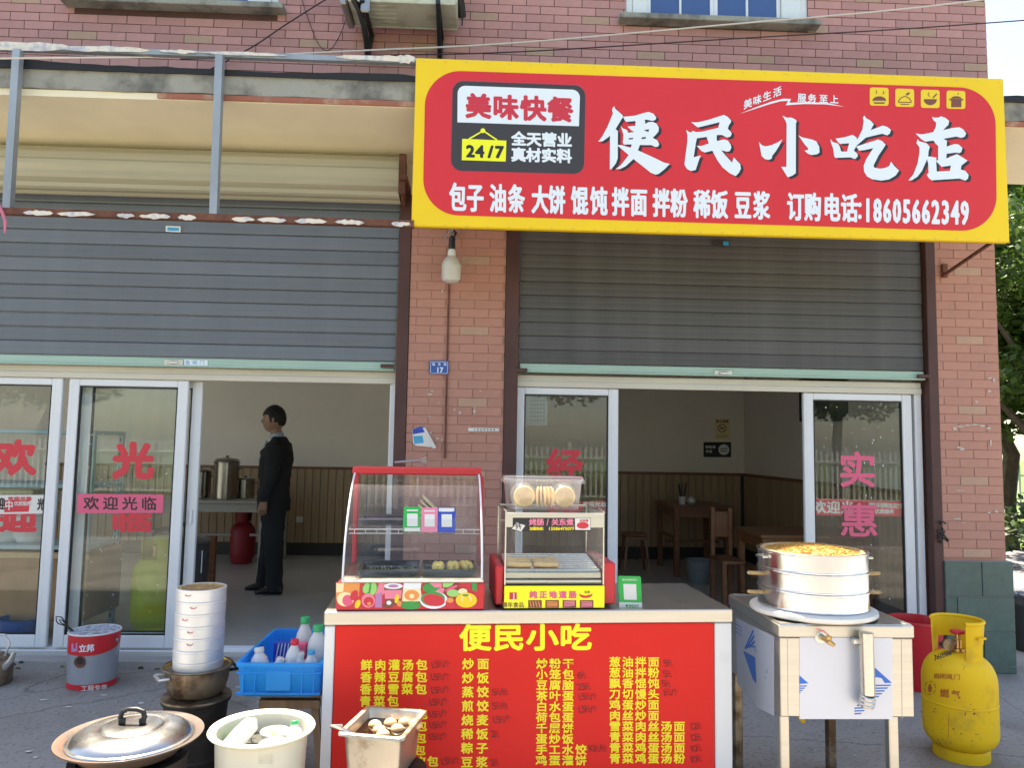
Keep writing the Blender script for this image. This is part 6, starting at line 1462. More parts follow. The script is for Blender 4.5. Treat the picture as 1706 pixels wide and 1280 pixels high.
def cup(pos, R_, H_, label, fill):
    t = thing('dipping_bowl', label, 'bowl', pos, 0, 'small bowls in the basin')
    q = MB(); q.lathe([(0, 0), (R_*.6, 0), (R_*.65, .004), (R_*.95, H_*.9), (R_, H_), (R_*.97, H_+.003), (R_*.90, H_-.003), (R_*.6, .01), (0, .006)], pos, 28); obj('bowl', q, MT['pitwhite'], t)
    q = MB(); q.lathe([(R_*.84, H_*.72), (R_*.4, H_*.82), (0, H_*.80)], pos, 20); r3 = random.Random(4); q.v = [v+Vector((0, 0, r3.uniform(-.004, .004))) for v in q.v]; obj('filling', q, MT[fill], t)
cup(c+Vector((.03, .055, fz-.02)), .052, .055, 'upper small white bowl with yellow pickle in the ivory basin', 'bun')
cup(c+Vector((.055, -.045, fz-.02)), .052, .05, 'lower small white bowl with yellow relish in the ivory basin', 'bun')
q = MB(); 
L_a, L_b = c+Vector((-.095, -.085, fz+.02)), c+Vector((-.045, .055, fz+.072))
q.tube([L_a, L_a+(L_b-L_a)*.12, L_a+(L_b-L_a)*.5, L_a+(L_b-L_a)*.85, L_b], [.018, .032, .034, .030, .012], 16); 
t = thing('ladle_cup', 'white plastic cup lying tilted in the left of the ivory basin', 'cup', L_a); obj('cup_body', q, MT['milk'], t)
bottle(c+Vector((.112, .0, fz-.03)), .030, .115, 'green_cap', 'small white bottle with green cap floating in the ivory basin', lean=(-.05, .35))
q = MB(); r3 = random.Random(7)
for k in range(9): 
    p = c+Vector((r3.uniform(-.08, .03), r3.uniform(-.11, -.05), fz+.006)); q.ball(p, r3.uniform(.008, .013), 8, 6)
kind(tag(obj('garlic_cloves', q, MT['pitwhite']), 'small white cloves floating at the front of the ivory basin', 'garlic'), 'stuff')
q = MB()
for k in range(26):
    a = c+Vector((-.12+r3.uniform(0, .05), r3.uniform(-.05, .09), fz+.004)); q.tube([a, a+Vector((r3.uniform(-.02, .03), r3.uniform(-.03, .03), r3.uniform(.0, .03))), a+Vector((r3.uniform(-.02, .05), r3.uniform(-.04, .04), r3.uniform(.0, .02)))], .003, 5)
kind(tag(obj('greens', q, MT['p_leaf']), 'green vegetable leaves at the left side of the ivory basin', 'greens'), 'stuff')

# ------------------------------------------------------------------ blue crate of drinks on a stool
c1, c2 = atZ(391.7, 1107.5, .60), atZ(537, 1104, .60)
kx0, kx1 = c1.x, c2.x; ky0 = (c1.y+c2.y)/2; ky1 = ky0+.60; kz0, kz1 = .455, .60
stool('wooden_stool', 'worn wooden stool under the blue crate of bottles', (kx0+kx1)/2+.03, ky0+.26, .26, .34, kz0-.002, MT['stoolwood'])
t = thing('plastic_crate', 'bright blue plastic crate full of drink bottles beside the snack counter', 'crate', ((kx0+kx1)/2, (ky0+ky1)/2, kz0))
q = MB(); th = .006; tp = .010
def rr4(e, z, r=.03): return rl(kx0+e, kx1-e, ky0+e, ky1-e, r, z)
loft(q, [rr4(tp+th, kz0+.02), rr4(th+.002, kz1), rr4(-.006, kz1), rr4(-.008, kz1-.006), rr4(-.006, kz1-.018), rr4(0, kz1-.020), rr4(tp, kz0+.012), rr4(tp+.012, kz0)], False, False)
q.face([Vector(p) for p in rr4(tp+.012, kz0)][::-1]); q.face([Vector(p) for p in rr4(tp+th, kz0+.02)])
cr_ = obj('crate_shell', q, MT['blue_crate'], t, 40)
for k in range(7):
    xx = kx0+.03+k*(kx1-kx0-.06)/6
    if k in (2, 3, 4): continue
    q = MB(); q.bbox(xx-.003, xx+.003, ky0-.001, ky0+.012, kz0+.016, kz1-.02, .001); obj('rib', q, MT['blue_crate'], t)
q = MB(); q.bbox(kx0+.125, kx1-.125, ky0-.004, ky0+.010, kz0+.03, kz1-.03, .003); obj('label_plate', q, MT['blue_crate'], t)
q = MB(); q.bbox(kx0+.002, kx1-.002, ky0+.001, ky0+.02, kz0+.012, kz0+.022, .002); q.bbox(kx0+.001, kx1-.001, ky0-.002, ky0+.01, kz1-.045, kz1-.038, .001); obj('band', q, MT['blue_crate'], t)
b0 = kz0+.022
def at_crate(px, py, z): p = atZ(px, py, z); return Vector((p.x, p.y, b0))
bottle(Vector((kx0+.225, ky0+.25, b0)), 0.040, 0.262, 'green_cap', 'tall milk drink bottle with green cap and red blue label standing in the blue crate', wrap=(('label_red', 'red_cap', .42, .49), ('label_blue', 'p_cyan', .22, .415)), grp='bottles in the blue crate')
bottle(Vector((kx1-.055, ky0+.17, b0)), 0.045, 0.244, 'green_cap', 'wide white bottle with green cap at the right end of the blue crate', grp='bottles in the blue crate')
bottle(Vector((kx0+.205, ky0+.09, b0)), 0.034, 0.201, 'red_cap', 'white bottle with red cap at the front of the blue crate', grp='bottles in the blue crate', lean=(.08, 0))
bottle(Vector((kx0+.075, ky0+.10, b0)), 0.040, 0.159, 'milk', 'squat all white bottle in the front left corner of the blue crate', grp='bottles in the blue crate', lean=(-.1, .1))
bottle(Vector((kx0+.125, ky0+.06, b0)), 0.034, 0.134, 'milk', 'small all white bottle leaning beside the squat one in the blue crate', grp='bottles in the blue crate', lean=(.35, .1))
bottle(Vector((kx1-.12, ky0+.08, b0)), 0.029, 0.146, 'milk', 'slim all white bottle at the front right of the blue crate', grp='bottles in the blue crate', lean=(.1, .0))
bottle(Vector((kx1-.06, ky0+.075, b0)), 0.031, 0.159, 'p_cyan', 'white bottle with pale blue cap at the front right corner of the blue crate', grp='bottles in the blue crate')
t = thing('drink_carton', 'red drink carton with a strawberry print in the blue crate', 'carton', (kx1-.13, ky0+.2, b0))
q = MB(); x_, y_ = kx1-.135, ky0+.17; q.bbox(x_-.033, x_+.033, y_-.02, y_+.02, b0, b0+.165, .003); obj('box', q, MT['p_pink'], t)
pq = planeY(y_-.02); a_ = MB(); 
def bx(m, xa, xb, za, zb, l): q = MB(); q.box(x_+xa, x_+xb, y_-.02-l, y_-.0195-l, b0+za, b0+zb); return obj('print', q, MT[m], t, 0)
bx('p_white', -.026, .026, .085, .135, .001); bx('p_hot', -.02, .02, .10, .122, .0018); bx('p_cream', -.026, .026, .04, .08, .001); bx('p_red', -.018, .006, .045, .075, .0018)
t = thing('snack_box', 'blue white striped snack box standing at the back of the blue crate', 'box', (kx0+.12, ky0+.33, b0))
q = MB(); q.bbox(kx0+.07, kx0+.18, ky0+.31, ky0+.345, b0, b0+.13, .003); obj('box', q, MT['p_blue'], t)
for k in range(6): q = MB(); q.bar((kx0+.078+k*.017, ky0+.3085, b0+.02), (kx0+.095+k*.015, ky0+.3085, b0+.125), .005, .001); obj('stripe', q, MT['paper'], t)
q = MB(); q.bbox(kx0+.15, kx1-.14, ky0+.03, ky0+.05, b0, b0+.105, .004); tag(obj('milk_packet', q, MT['milk']), 'low white packet lying along the front wall inside the blue crate', 'packet')

# ------------------------------------------------------------------ steel pan of tea eggs
EZ = .525
e = [atZ(*p, EZ) for p in ((568, 1222), (677, 1232), (708, 1183), (605, 1175))]   # front-left, front-right, back-right, back-left
ux = ((e[1]-e[0])+(e[2]-e[3])).normalized(); ang = math.atan2(ux.y, ux.x); cen = sum(e, Vector())/4
W_ = ((e[1]-e[0]).length+(e[2]-e[3]).length)/2; D_ = ((e[3]-e[0]).length+(e[2]-e[1]).length)/2
print('eggpan', cen, W_, D_, math.degrees(ang))
ET = TM((cen.x, cen.y, EZ), ang)
t = thing('drum_stove', 'low black stove ring under the square pan of tea eggs', 'stove', (cen.x, cen.y, 0), group='sooty drum stoves')
q = MB(); q.lathe([(0, 0), (.11, 0), (.112, .26), (.125, .33), (.13, .345), (.13, .358), (.06, .358), (.06, .34), (0, .34)], (cen.x+.03, cen.y, 0), 36); obj('drum', q, MT['stove'], t)
t = thing('egg_pan', 'stained square steel pan of tea eggs in dark broth in front of the menu', 'pan', (cen.x, cen.y, EZ-.165), ang)
q = MB(ET); hw, hd = W_/2, D_/2
def rp(e_, z, r=.02): 
    out = []
    for cx_, cy_, a in ((hw-e_-r, hd-e_-r, 0), (-hw+e_+r, hd-e_-r, 90), (-hw+e_+r, -hd+e_+r, 180), (hw-e_-r, -hd+e_+r, 270)):
        for k in range(5): an = RAD(a+90*k/4); out.append((cx_+r*math.cos(an), cy_+r*math.sin(an), z))
    return out
loft(q, [rp(.035, -.155), rp(.022, -.01), rp(.018, -.002), rp(.004, 0), rp(0, -.002), rp(-.002, -.010), rp(.0, -.010), rp(.014, -.006), rp(.016, -.01), rp(.028, -.16), rp(.035, -.165)], True, True)
pb = obj('pan_body', q, mat('stained_steel', (.52, .48, .40), .36, metal=.85, col2=(.26, .19, .12), scale=9, c2amt=.40, bump=.15, bscale=20), t)
q = MB(ET); q.tube([(-hw-.002, -hd+.05, .006), (-hw-.03, -hd+.02, .012), (-hw+.01, -hd+.02, .006), (-hw+.08, -hd+.05, -.03)], .006, 8); tag(obj('ladle', q, MT['steel']), 'steel ladle handle resting over the left front corner of the egg pan', 'ladle')
q = MB(ET); q.face([Vector(p) for p in rp(.0245, -.036)]); kind(tag(obj('broth', q, MT['broth'], None, 0), 'dark brown broth filling the steel egg pan', 'broth'), 'stuff')
spots = [(-.055, .02), (-.01, .045), (.035, .06), (.075, .055), (-.025, -.015), (.03, .005), (.0, -.045)]
lbl = ['tea egg at the far left of the pan', 'tea egg in the middle of the back row', 'tea egg right of the middle in the back row', 'tea egg at the far right of the pan, half sunk', 'tea egg at the left of the front group', 'palest tea egg near the centre right of the pan', 'tea egg nearest the front rim of the pan']
for (a, b), l_ in zip(spots, lbl):
    q = MB(ET); q.ball((a*1.1+.01, b*1.25+.02, -.037), .0215, 16, 10, sx=1.2, sy=1.0, sz=.95); tag(obj('tea_egg', q, MT['egg']), l_, 'egg', 'tea eggs in the broth')

# ------------------------------------------------------------------ paint pail, kettle, strainer
pc_ = Vector((atZ(153, 1141, 0).x, atZ(153, 1141, 0).y, 0))
t = thing('paint_pail', 'dirty grey paint pail with a red band and black handled whisk in it', 'pail', pc_)
Rp, Hp = .142, .335
q = MB(); q.lathe([(0, 0), (Rp-.008, 0), (Rp-.004, .004), (Rp-.002, .03)], pc_, 40); q.lathe([(Rp-.002, .03), (Rp+.003, Hp-.11), (Rp+.004, Hp-.06)], pc_, 40); obj('pail_body', q, MT['paintpail'], t)
q = MB(); q.lathe([(Rp-.0005, .006), (Rp+.0005, .038)], pc_, 40); obj('lower_band', q, MT['red_plastic'], t)
q = MB(); vs = []; n = 64
for k in range(n+1):
    a = 2*math.pi*k/n; dz = .022*math.sin(a*1+.6)+.008*math.sin(2*a); vs += [pc_+Vector(((Rp+.0045)*math.cos(a), (Rp+.0045)*math.sin(a), Hp-.105+dz)), pc_+Vector(((Rp+.006)*math.cos(a), (Rp+.006)*math.sin(a), Hp-.006))]
q.add(vs, [(2*k, 2*k+2, 2*k+3, 2*k+1) for k in range(n)]); obj('upper_band', q, MT['red_plastic'], t)
q = MB(); q.tube([pc_+Vector(((Rp+.006)*math.cos(2*math.pi*k/40), (Rp+.006)*math.sin(2*math.pi*k/40), Hp-.002)) for k in range(40)], .005, 8, closed=True); obj('rim', q, MT['pitwhite'], t)
q = MB(); q.lathe([(Rp+.002, Hp), (Rp-.004, .16), (Rp-.03, .14), (0, .13)], pc_, 40); obj('painted_interior', q, MT['pail_in'], t)
pw = Pcyl(pc_, Rp+.006)
q = MB(); text(q, "立邦", 0, 1076, 11, 11.5, 0, pw, .001, .5, -.05, xs=[132, 145]); letters('lettering', q, MT['p_white'], t)
q = MB(); poly(q, [(119, 1073), (129, 1072), (129, 1086), (119, 1087)], pw, .001); obj('print_square', q, MT['p_purple'], t, 0)
q = MB(); text(q, "工程专用", 0, 1144, 9, 9, 0, Pcyl(pc_, Rp), .002, .3, -.05, xs=[136, 147, 158, 169]); letters('lettering', q, MT['paper'], t)
q = MB(); ell(q, 133, 1104, 10, 10, pw, .0006, 16); obj('burn_stain', q, MT['rust'], t, 0)
q = MB(); ell(q, 133, 1103, 5.5, 5.5, pw, .0012, 16); obj('stain_core', q, MT['rubber'], t, 0)
q = MB(); q.tube([pc_+Vector((Rp+.006, -.02, Hp-.06)), pc_+Vector((Rp+.03, -.04, Hp-.08)), pc_+Vector((Rp+.028, -.07, Hp-.13)), pc_+Vector((Rp-.0, -.09, Hp-.14))], .003, 6); q.ball(pc_+Vector((Rp+.006, -.02, Hp-.055)), .012, 10, 6); obj('bail_handle', q, MT['metal_g'], t)
a = pc_+Vector((-.10, -.03, Hp-.02)); b = atY(98, 1032, pc_.y-.06)
t = thing('whisk', 'black wire handled whisk leaning out of the left side of the paint pail', 'whisk', a)
q = MB(); q.tube([a+(a-b)*.25, a, a+(b-a)*.55], .0065, 8); obj('shaft', q, MT['black'], t)
d = (b-a).normalized(); s_ = d.cross(Vector((0, 1, 0))).normalized(); m0 = a+(b-a)*.5
q = MB(); q.tube([m0+s_*.0, m0+d*.05+s_*.022, b+s_*.02, b+d*.022, b-s_*.018, m0+d*.05-s_*.016, m0], .0035, 6); q.tube([m0+s_*.0, m0+d*.04+s_*.008, b-d*.02+s_*.007, b-d*.005, b-d*.02-s_*.007, m0+d*.04-s_*.006, m0], .003, 6); obj('wire_loop', q, MT['black'], t)
kc = Vector((atZ(-30, 1145, 0).x, atZ(-30, 1140, 0).y, 0))
t = thing('kettle', 'dull aluminium kettle on the ground cut by the left edge', 'kettle', kc)
q = MB(); q.lathe([(0, 0), (.12, 0), (.128, .012), (.13, .10), (.12, .15), (.09, .175), (.06, .185), (.055, .19)], kc, 36); obj('kettle_body', q, MT['dirtysteel'], t)
q = MB(); q.lathe([(.06, .19), (.05, .205), (.02, .212), (.008, .215), (.014, .235), (0, .24)], kc, 24); obj('lid', q, MT['alum_dull'], t)
q = MB(); q.tube([kc+Vector((.10, -.03, .10)), kc+Vector((.16, -.05, .16)), kc+Vector((.185, -.06, .215))], [.025, .017, .012], 12); obj('spout', q, MT['alum_dull'], t)
q = MB(); q.tube([kc+Vector((.09, 0, .17)), kc+Vector((.115, 0, .25)), kc+Vector((.08, 0, .30)), kc+Vector((-.08, 0, .30)), kc+Vector((-.11, 0, .25)), kc+Vector((-.09, 0, .17))], .007, 8); obj('handle', q, MT['alum_dull'], t)
cable('wire', 'thin wire lying on the forecourt along the left door sill', [Vector((-1.75, -.35, .012)), Vector((-1.4, -.22, .012)), Vector((-1.1, -.18, .03)), Vector((-.9, -.25, .012)), Vector((-.7, -.16, .012))], .006, MT['cable_w'], 'wire')
q = MB(); r2 = random.Random(13)
for k in range(240):
    x_, y_ = r2.uniform(-4, 4), r2.uniform(-1.9, -.08); s_ = r2.uniform(.003, .012); q.ball((x_, y_, s_*.3), s_, 6, 4, sz=.6)
kind(tag(obj('grit', q, MT['kerb'], None, 0), 'loose grit and small stones scattered over the forecourt', 'grit'), 'stuff')
q = MB()
for k in range(14):
    x_, y_ = r2.uniform(-3.3, -1.3), r2.uniform(-1.5, -.3); pts = [(x_+r2.uniform(.01, .03)*math.cos(a), y_+r2.uniform(.006, .016)*math.sin(a), .003+r2.uniform(0, .004)) for a in (0, 1.2, 2.4, 3.6, 4.9)]; q.face(pts)
kind(tag(obj('litter', q, MT['paper'], None, 0), 'tiny scraps of pale litter on the grey forecourt at the left', 'litter'), 'stuff')

# ------------------------------------------------------------------ inside the right shop
def table(name, label, x0, x1, y0, y1, H, m, cat='table'):
    t = thing(name, label, cat, ((x0+x1)/2, (y0+y1)/2, FL))
    q = MB(); q.bbox(x0, x1, y0, y1, FL+H-.03, FL+H, .005); obj('table_top', q, m, t)
    q = MB(); 
    for a in (y0+.04, y1-.06): q.bbox(x0+.05, x1-.05, a, a+.02, FL+H-.13, FL+H-.031, .002)
    for a in (x0+.04, x1-.06): q.bbox(a, a+.02, y0+.05, y1-.05, FL+H-.129, FL+H-.032, .002)
    obj('apron', q, m, t)
    for xx in (x0+.02, x1-.08):
        for yy in (y0+.02, y1-.08): q = MB(); q.bbox(xx, xx+.06, yy, yy+.06, FL, FL+H-.031, .004); obj('leg', q, m, t)
    q = MB(); q.bbox(x0+.03, x1-.03, (y0+y1)/2-.02, (y0+y1)/2+.02, FL+H*.42, FL+H*.46, .003); q.bbox(x0+.04, x0+.06, y0+.08, y1-.08, FL+H*.5, FL+H*.56, .003); q.bbox(x1-.06, x1-.04, y0+.08, y1-.08, FL+H*.5, FL+H*.56, .003); obj('stretcher', q, m, t)
table('dining_table', 'dark red wood dining table against the back wall with chopsticks on it', 2.16, 2.84, 3.2, 4.1, .80, MT['wood'])
table('dining_table', 'orange brown wooden table nearest the door behind the big steamer', 2.40, 3.4, 1.15, 1.85, .72, MT['wood2'])
q = MB(); q.prism([(2.11, 1.14, FL+.02), (2.20, 1.14, FL+.02), (2.17, 1.14, FL+.35), (2.205, 1.14, FL+.66), (2.11, 1.14, FL+.66), (2.135, 1.14, FL+.35)], (0, .04, 0))
t = thing('wooden_chair', 'brown wooden chair pushed up left of the nearest brown table', 'chair', (2.25, 1.5, FL))
q = MB(); q.bbox(2.16, 2.37, 1.45, 1.85, FL+.42, FL+.45, .004); obj('seat', q, MT['wood'], t)
for (xx, yy, h_) in ((2.165, 1.46, .42), (2.33, 1.46, .42), (2.165, 1.80, .9), (2.33, 1.80, .9)): q = MB(); q.bbox(xx, xx+.04, yy, yy+.04, FL, FL+h_, .004); obj('leg', q, MT['wood'], t)
q = MB(); q.bbox(2.206, 2.329, 1.805, 1.83, FL+.62, FL+.86, .004); obj('backrest', q, MT['wood'], t)
hp = Vector((2.33, 3.45, FL+.801))
t = thing('chopstick_holder', 'white holder full of dark chopsticks on the back dining table', 'chopstick holder', hp)
q = MB(); q.lathe([(0, 0), (.035, 0), (.04, .09), (.035, .09), (.03, .005), (0, .005)], hp, 20); obj('cup', q, MT['pitwhite'], t)
r2 = random.Random(2)
for k in range(9): a = r2.uniform(0, 6.28); q = MB(); q.tube([hp+Vector((.012*math.cos(a), .012*math.sin(a), .008)), hp+Vector((.05*math.cos(a), .04*math.sin(a), .24+r2.uniform(-.02, .02)))], .004, 6); obj('chopstick', q, MT['black'], t)
hp = Vector((2.45, 3.5, FL+.801))
t = thing('sauce_pot', 'small white lidded sauce pot beside the chopstick holder', 'jar', hp)
q = MB(); q.lathe([(0, 0), (.03, 0), (.05, .02), (.05, .05), (.035, .065), (.03, .068)], hp, 20); obj('pot', q, MT['pitwhite'], t)
q = MB(); q.lathe([(.034, .069), (.02, .08), (.006, .083), (.008, .095), (0, .098)], hp, 16); obj('lid', q, MT['pitwhite'], t)
bp = Vector((2.37, 2.9, FL))
t = thing('water_bucket', 'grey blue plastic bucket on the floor under the back dining table', 'bucket', bp)
q = MB(); q.lathe([(0, 0), (.105, 0), (.11, .01), (.135, .235), (.148, .24), (.148, .25), (.13, .25), (.10, .015), (0, .012)], bp, 32); obj('pail', q, MT['grey_tub'], t)
q = MB(); q.tube([bp+Vector((-.14, 0, .22)), bp+Vector((-.12, -.08, .16)), bp+Vector((0, -.14, .13)), bp+Vector((.12, -.08, .16)), bp+Vector((.14, 0, .22))], .004, 6); obj('bail_handle', q, MT['metal_g'], t)
stool('wooden_stool', 'dark wooden stool inside the right shop left of the dining table', 1.80, 3.6, .26, .26, .45+FL, MT['wood'])
for k, (xx, yy, lab) in enumerate(((-.98, 3.9, 'small dark stool by the back wall in the left shop'),)): stool('wooden_stool', lab, xx, yy, .28, .24, .46, MT['wood'])
t = thing('no_smoking_sign', 'small white no smoking notice on the back wall of the right shop', 'sign', atY(1203, 715, IB))
pW = planeY(IB-.004)
card(t, 'board', [(1190, 697), (1216, 697), (1216, 733), (1190, 733)], MT['p_cream'], pW.P, .001)
q = MB(); text(q, "禁止吸烟", 1193, 700, 4.4, 4.6, 5.3, pW.P, .003, .2)
for k in range(18): a, b = 2*math.pi*k/18, 2*math.pi*(k+1)/18; strokeline(q, [(1203+6.5*math.cos(a), 714+6.5*math.sin(a)), (1203+6.5*math.cos(b), 714+6.5*math.sin(b))], 1.3, pW.P, .003)
strokeline(q, [(1198.5, 709.5), (1207.5, 718.5)], 1.3, pW.P, .0034); strokeline(q, [(1199, 716), (1207, 712)], 1.6, pW.P, .0037); strokeline(q, [(1194, 725.5), (1212, 725.5)], .8, pW.P, .003); strokeline(q, [(1194, 728.5), (1212, 728.5)], .8, pW.P, .003)
letters('lettering', q, MT['p_brown'], t)
t = thing('slogan_plate', 'dark blue slogan plate below the no smoking notice on the back wall', 'sign', atY(1195, 750, IB))
card(t, 'board', [(1172, 737), (1218, 737), (1218, 762), (1172, 762)], MT['p_black'], pW.P, .001)
q = MB(); ell(q, 1206, 749.5, 9, 9, pW.P, .003); text(q, "粒粒皆", 1176, 743, 4.4, 4.4, 5.6, pW.P, .003, .2); text(q, "辛苦", 1176, 750.5, 4.4, 4.4, 5.6, pW.P, .003, .2); letters('lettering', q, MT['p_white'], t)
q = MB(); text(q, "节约粮", 1201, 744, 3, 3, 3.6, pW.P, .0045, .1); strokeline(q, [(1200, 748), (1212, 748)], 1.2, pW.P, .0045); strokeline(q, [(1200, 752), (1212, 752)], 1.2, pW.P, .0045); letters('lettering', q, MT['p_black'], t)
t = thing('television', 'black wall television high on the right wall seen through the right glass door', 'television', (3.4, 1.9, 1.95))
Tt = TM((3.40, 1.9, 2.05), RAD(-62))
q = MB(Tt); q.bbox(-.38, .38, -.02, .03, -.22, .22, .006); obj('casing', q, MT['black'], t)
q = MB(Tt); q.box(-.36, .36, -.023, -.0205, -.20, .20); obj('screen', q, mat('dark_screen', (.01, .01, .012), .1), t, 0)
q = MB(); q.bar((3.40, 1.93, 2.05), (3.468, 1.96, 2.05), .06); obj('wall_arm', q, MT['black'], t)

# ------------------------------------------------------------------ inside the left shop
table('prep_table', 'white topped preparation table with steel urns inside the left shop', -3.75, -2.42, 3.3, 4.35, .78, mat('dull_cream_board', (.40, .38, .33), .6))
MT['urn'] = mat('dim_steel', (.30, .29, .27), .22, metal=1.0)
def urn(px, Y, R_, H_, label, z=None):
    z = z if z is not None else FL+.781; x = atY(px, 800, Y).x; p = Vector((x, Y, z))
    t = thing('steel_urn', label, 'urn', p, 0, 'steel urns on the preparation table')
    q = MB(); q.lathe([(0, 0), (R_, 0), (R_, H_*.82), (R_+.008, H_*.83), (R_+.008, H_*.85), (R_-.003, H_*.86)], p, 32); obj('urn_body', q, MT['urn'], t)
    q = MB(); q.lathe([(R_, H_*.865), (R_*.9, H_*.92), (.02, H_*.96), (.012, H_*.97), (.02, H_), (0, H_)], p, 24); obj('lid', q, MT['urn'], t)
    for s_ in (-1, 1): q = MB(); q.tube([p+Vector((s_*R_, -.03, H_*.7)), p+Vector((s_*(R_+.03), -.03, H_*.7)), p+Vector((s_*(R_+.03), .03, H_*.7)), p+Vector((s_*R_, .03, H_*.7))], .006, 6); obj('handle', q, MT['black'], t)
urn(377, 3.6, .14, .50, 'tall steel urn on the preparation table just left of the man')
urn(409, 3.75, .11, .26, 'short steel pot partly behind the man on the preparation table')
urn(334, 3.7, .12, .36, 'shorter steel urn left of the tall one on the preparation table')
MT['dark_red'] = mat('dark_red_paint', (0.28, 0.012, 0.02), 0.5)
p = Vector((atY(404, 900, 3.9).x, 3.9, FL))
t = thing('red_cylinder', 'dark red gas cylinder on the floor behind the standing man', 'gas cylinder', p)
q = MB(); q.lathe([(.10, 0), (.12, .01), (.12, .04), (.14, .08), (.145, .12), (.145, .36), (.13, .42), (.09, .47), (.03, .51), (.03, .56), (0, .56)], p, 30); obj('tank', q, MT['dark_red'], t)
q = MB(); q.lathe([(.09, .49), (.095, .62), (.10, .62), (.095, .49)], p, 24, a0=.5, a1=5.5); obj('collar', q, MT['dark_red'], t)
p = Vector((atY(300, 900, .95).x, .95, FL))
t = thing('soup_barrel', 'big dark soup barrel with a white label behind the left glass door', 'barrel', p)
q = MB(); q.lathe([(0, 0), (.22, 0), (.225, .02), (.225, .30), (.235, .31), (.225, .32), (.225, .62), (.24, .63), (.235, .645), (.20, .66), (.05, .68), (0, .68)], p, 40); obj('barrel_body', q, mat('dark_barrel', (.10, .10, .11), .35, metal=.5), t)
q = MB(); pz_ = Pcyl(p, .225); poly(q, [(258, 893), (285, 893), (285, 908), (258, 908)], pz_, .002); poly(q, [(312, 916), (338, 918), (336, 955), (312, 952)], pz_, .002); obj('label', q, MT['p_white'], t, 0)
p = Vector((atY(254, 1000, .62).x, .62, FL))
t = thing('gas_cylinder', 'yellow green gas cylinder standing behind the pink strip glass door', 'gas cylinder', p)
q = MB(); q.lathe([(.11, 0), (.12, .0), (.12, .05), (.13, .06), (.15, .10), (.155, .14), (.155, .42), (.14, .50), (.10, .545), (.05, .555), (0, .556)], p, 36); obj('tank', q, MT['green_cyl'], t)
q = MB(); q.lathe([(.085, .545), (.09, .70), (.096, .70), (.092, .545)], p, 30, a0=RAD(-60), a1=RAD(230)); obj('collar', q, MT['green_cyl'], t)
q = MB(); q.lathe([(.02, .55), (.02, .62), (.03, .62), (.03, .64), (0, .64)], p, 12); obj('valve', q, MT['brass'], t)
cable('hose', 'beige gas hose curling down from the yellow green cylinder behind the glass', [p+Vector((-.02, -.03, .62)), p+Vector((-.15, -.06, .66)), p+Vector((-.26, -.05, .45)), p+Vector((-.24, -.08, .2)), p+Vector((-.15, -.1, .02))], .014, MT['straw'], 'hose')
# shelving unit with slotted angle posts
t = thing('shelf_rack', 'pale blue slotted steel shelf rack behind the left glass doors', 'shelf', (-3.2, .9, FL))
sx0_, sx1_ = -4.2, atY(158, 800, .45).x
for xx in (sx0_, sx1_-.04):
    for yy in (.42, .86):
        q = MB(); q.bbox(xx, xx+.035, yy, yy+.004, FL, 1.60, .001); q.bbox(xx if xx < -4 else xx+.032, (xx if xx < -4 else xx+.032)+.004, yy+.005, yy+.04, FL, 1.60, .001); po = obj('post', q, MT['teal_steel'], t)
        q = MB()
        for k in range(26): q.box(xx+.012, xx+.022, yy-.0015, yy-.0005, FL+.05+k*.055, FL+.08+k*.055)
        kind(obj('slots', q, MT['rubber'], po, 0), 'stuff')
for z_ in (.72, 1.17, 1.57): q = MB(); q.bbox(sx0_+.002, sx1_-.002, .415, .90, z_, z_+.03, .003); obj('shelf_board', q, MT['teal_steel'], t)
q = MB(); xx = atY(168, 780, .66).x; 
t = thing('cardboard_chest', 'brown wooden chest under the shelf rack behind the leftmost glass door', 'chest', (-3.3, .75, FL))
q = MB(); q.bbox(-4.2, atY(226, 950, .62).x-.25, .40, .93, FL+.12, .705, .006); obj('chest_body', q, mat('tan_board', (.42, .24, .12), .6, var=.15), t)
q = MB(); q.bbox(-4.21, atY(226, 950, .62).x-.24, .38, .398, .66, .703, .004); obj('lid_edge', q, mat('tan_edge', (.60, .42, .22), .6), t)
for px, R_, lab in ((10, .155, 'left white lidded rice tub on the rack behind the leftmost door'), (57, .15, 'right white lidded rice tub on the rack behind the leftmost door')):
    p = Vector((atY(px, 870, .62).x, .62, .752))
    tt = thing('rice_tub', lab, 'tub', p, 0, 'white rice tubs on the rack')
    q = MB(); q.lathe([(0, 0), (R_*.7, 0), (R_*.9, .05), (R_, .14), (R_, .20), (R_+.01, .205), (R_, .21)], p, 36); obj('tub_body', q, MT['pitwhite'], tt)
    q = MB(); q.lathe([(R_+.012, .211), (R_+.01, .225), (R_*.8, .235), (0, .24)], p, 36); obj('lid', q, MT['pitwhite'], tt)
p = Vector((atY(35, 820, .66).x, .66, 1.02))
t = thing('storage_box', 'white storage box with a clip lid above the rice tubs', 'box', p)
q = MB(); q.bbox(p.x-.22, p.x+.2, .46, .86, 1.02, 1.02+.095, .02); obj('box_body', q, MT['pitwhite'], t)
q = MB(); q.bbox(p.x-.23, p.x+.21, .45, .87, 1.116, 1.155, .015); obj('lid', q, MT['p_cream'], t)
p = Vector((atY(32, 1055, .32).x, .34, FL))
t = thing('blue_tub', 'blue plastic tub on the floor behind the leftmost glass door', 'tub', p)
q = MB(); q.lathe([(0, 0), (.12, 0), (.145, .16), (.15, .165), (.14, .165), (.11, .01), (0, .01)], p, 28); obj('tub_body', q, MT['blue_tub'], t)
q = MB(); c_ = atY(203, 785, .45); r2 = random.Random(15)
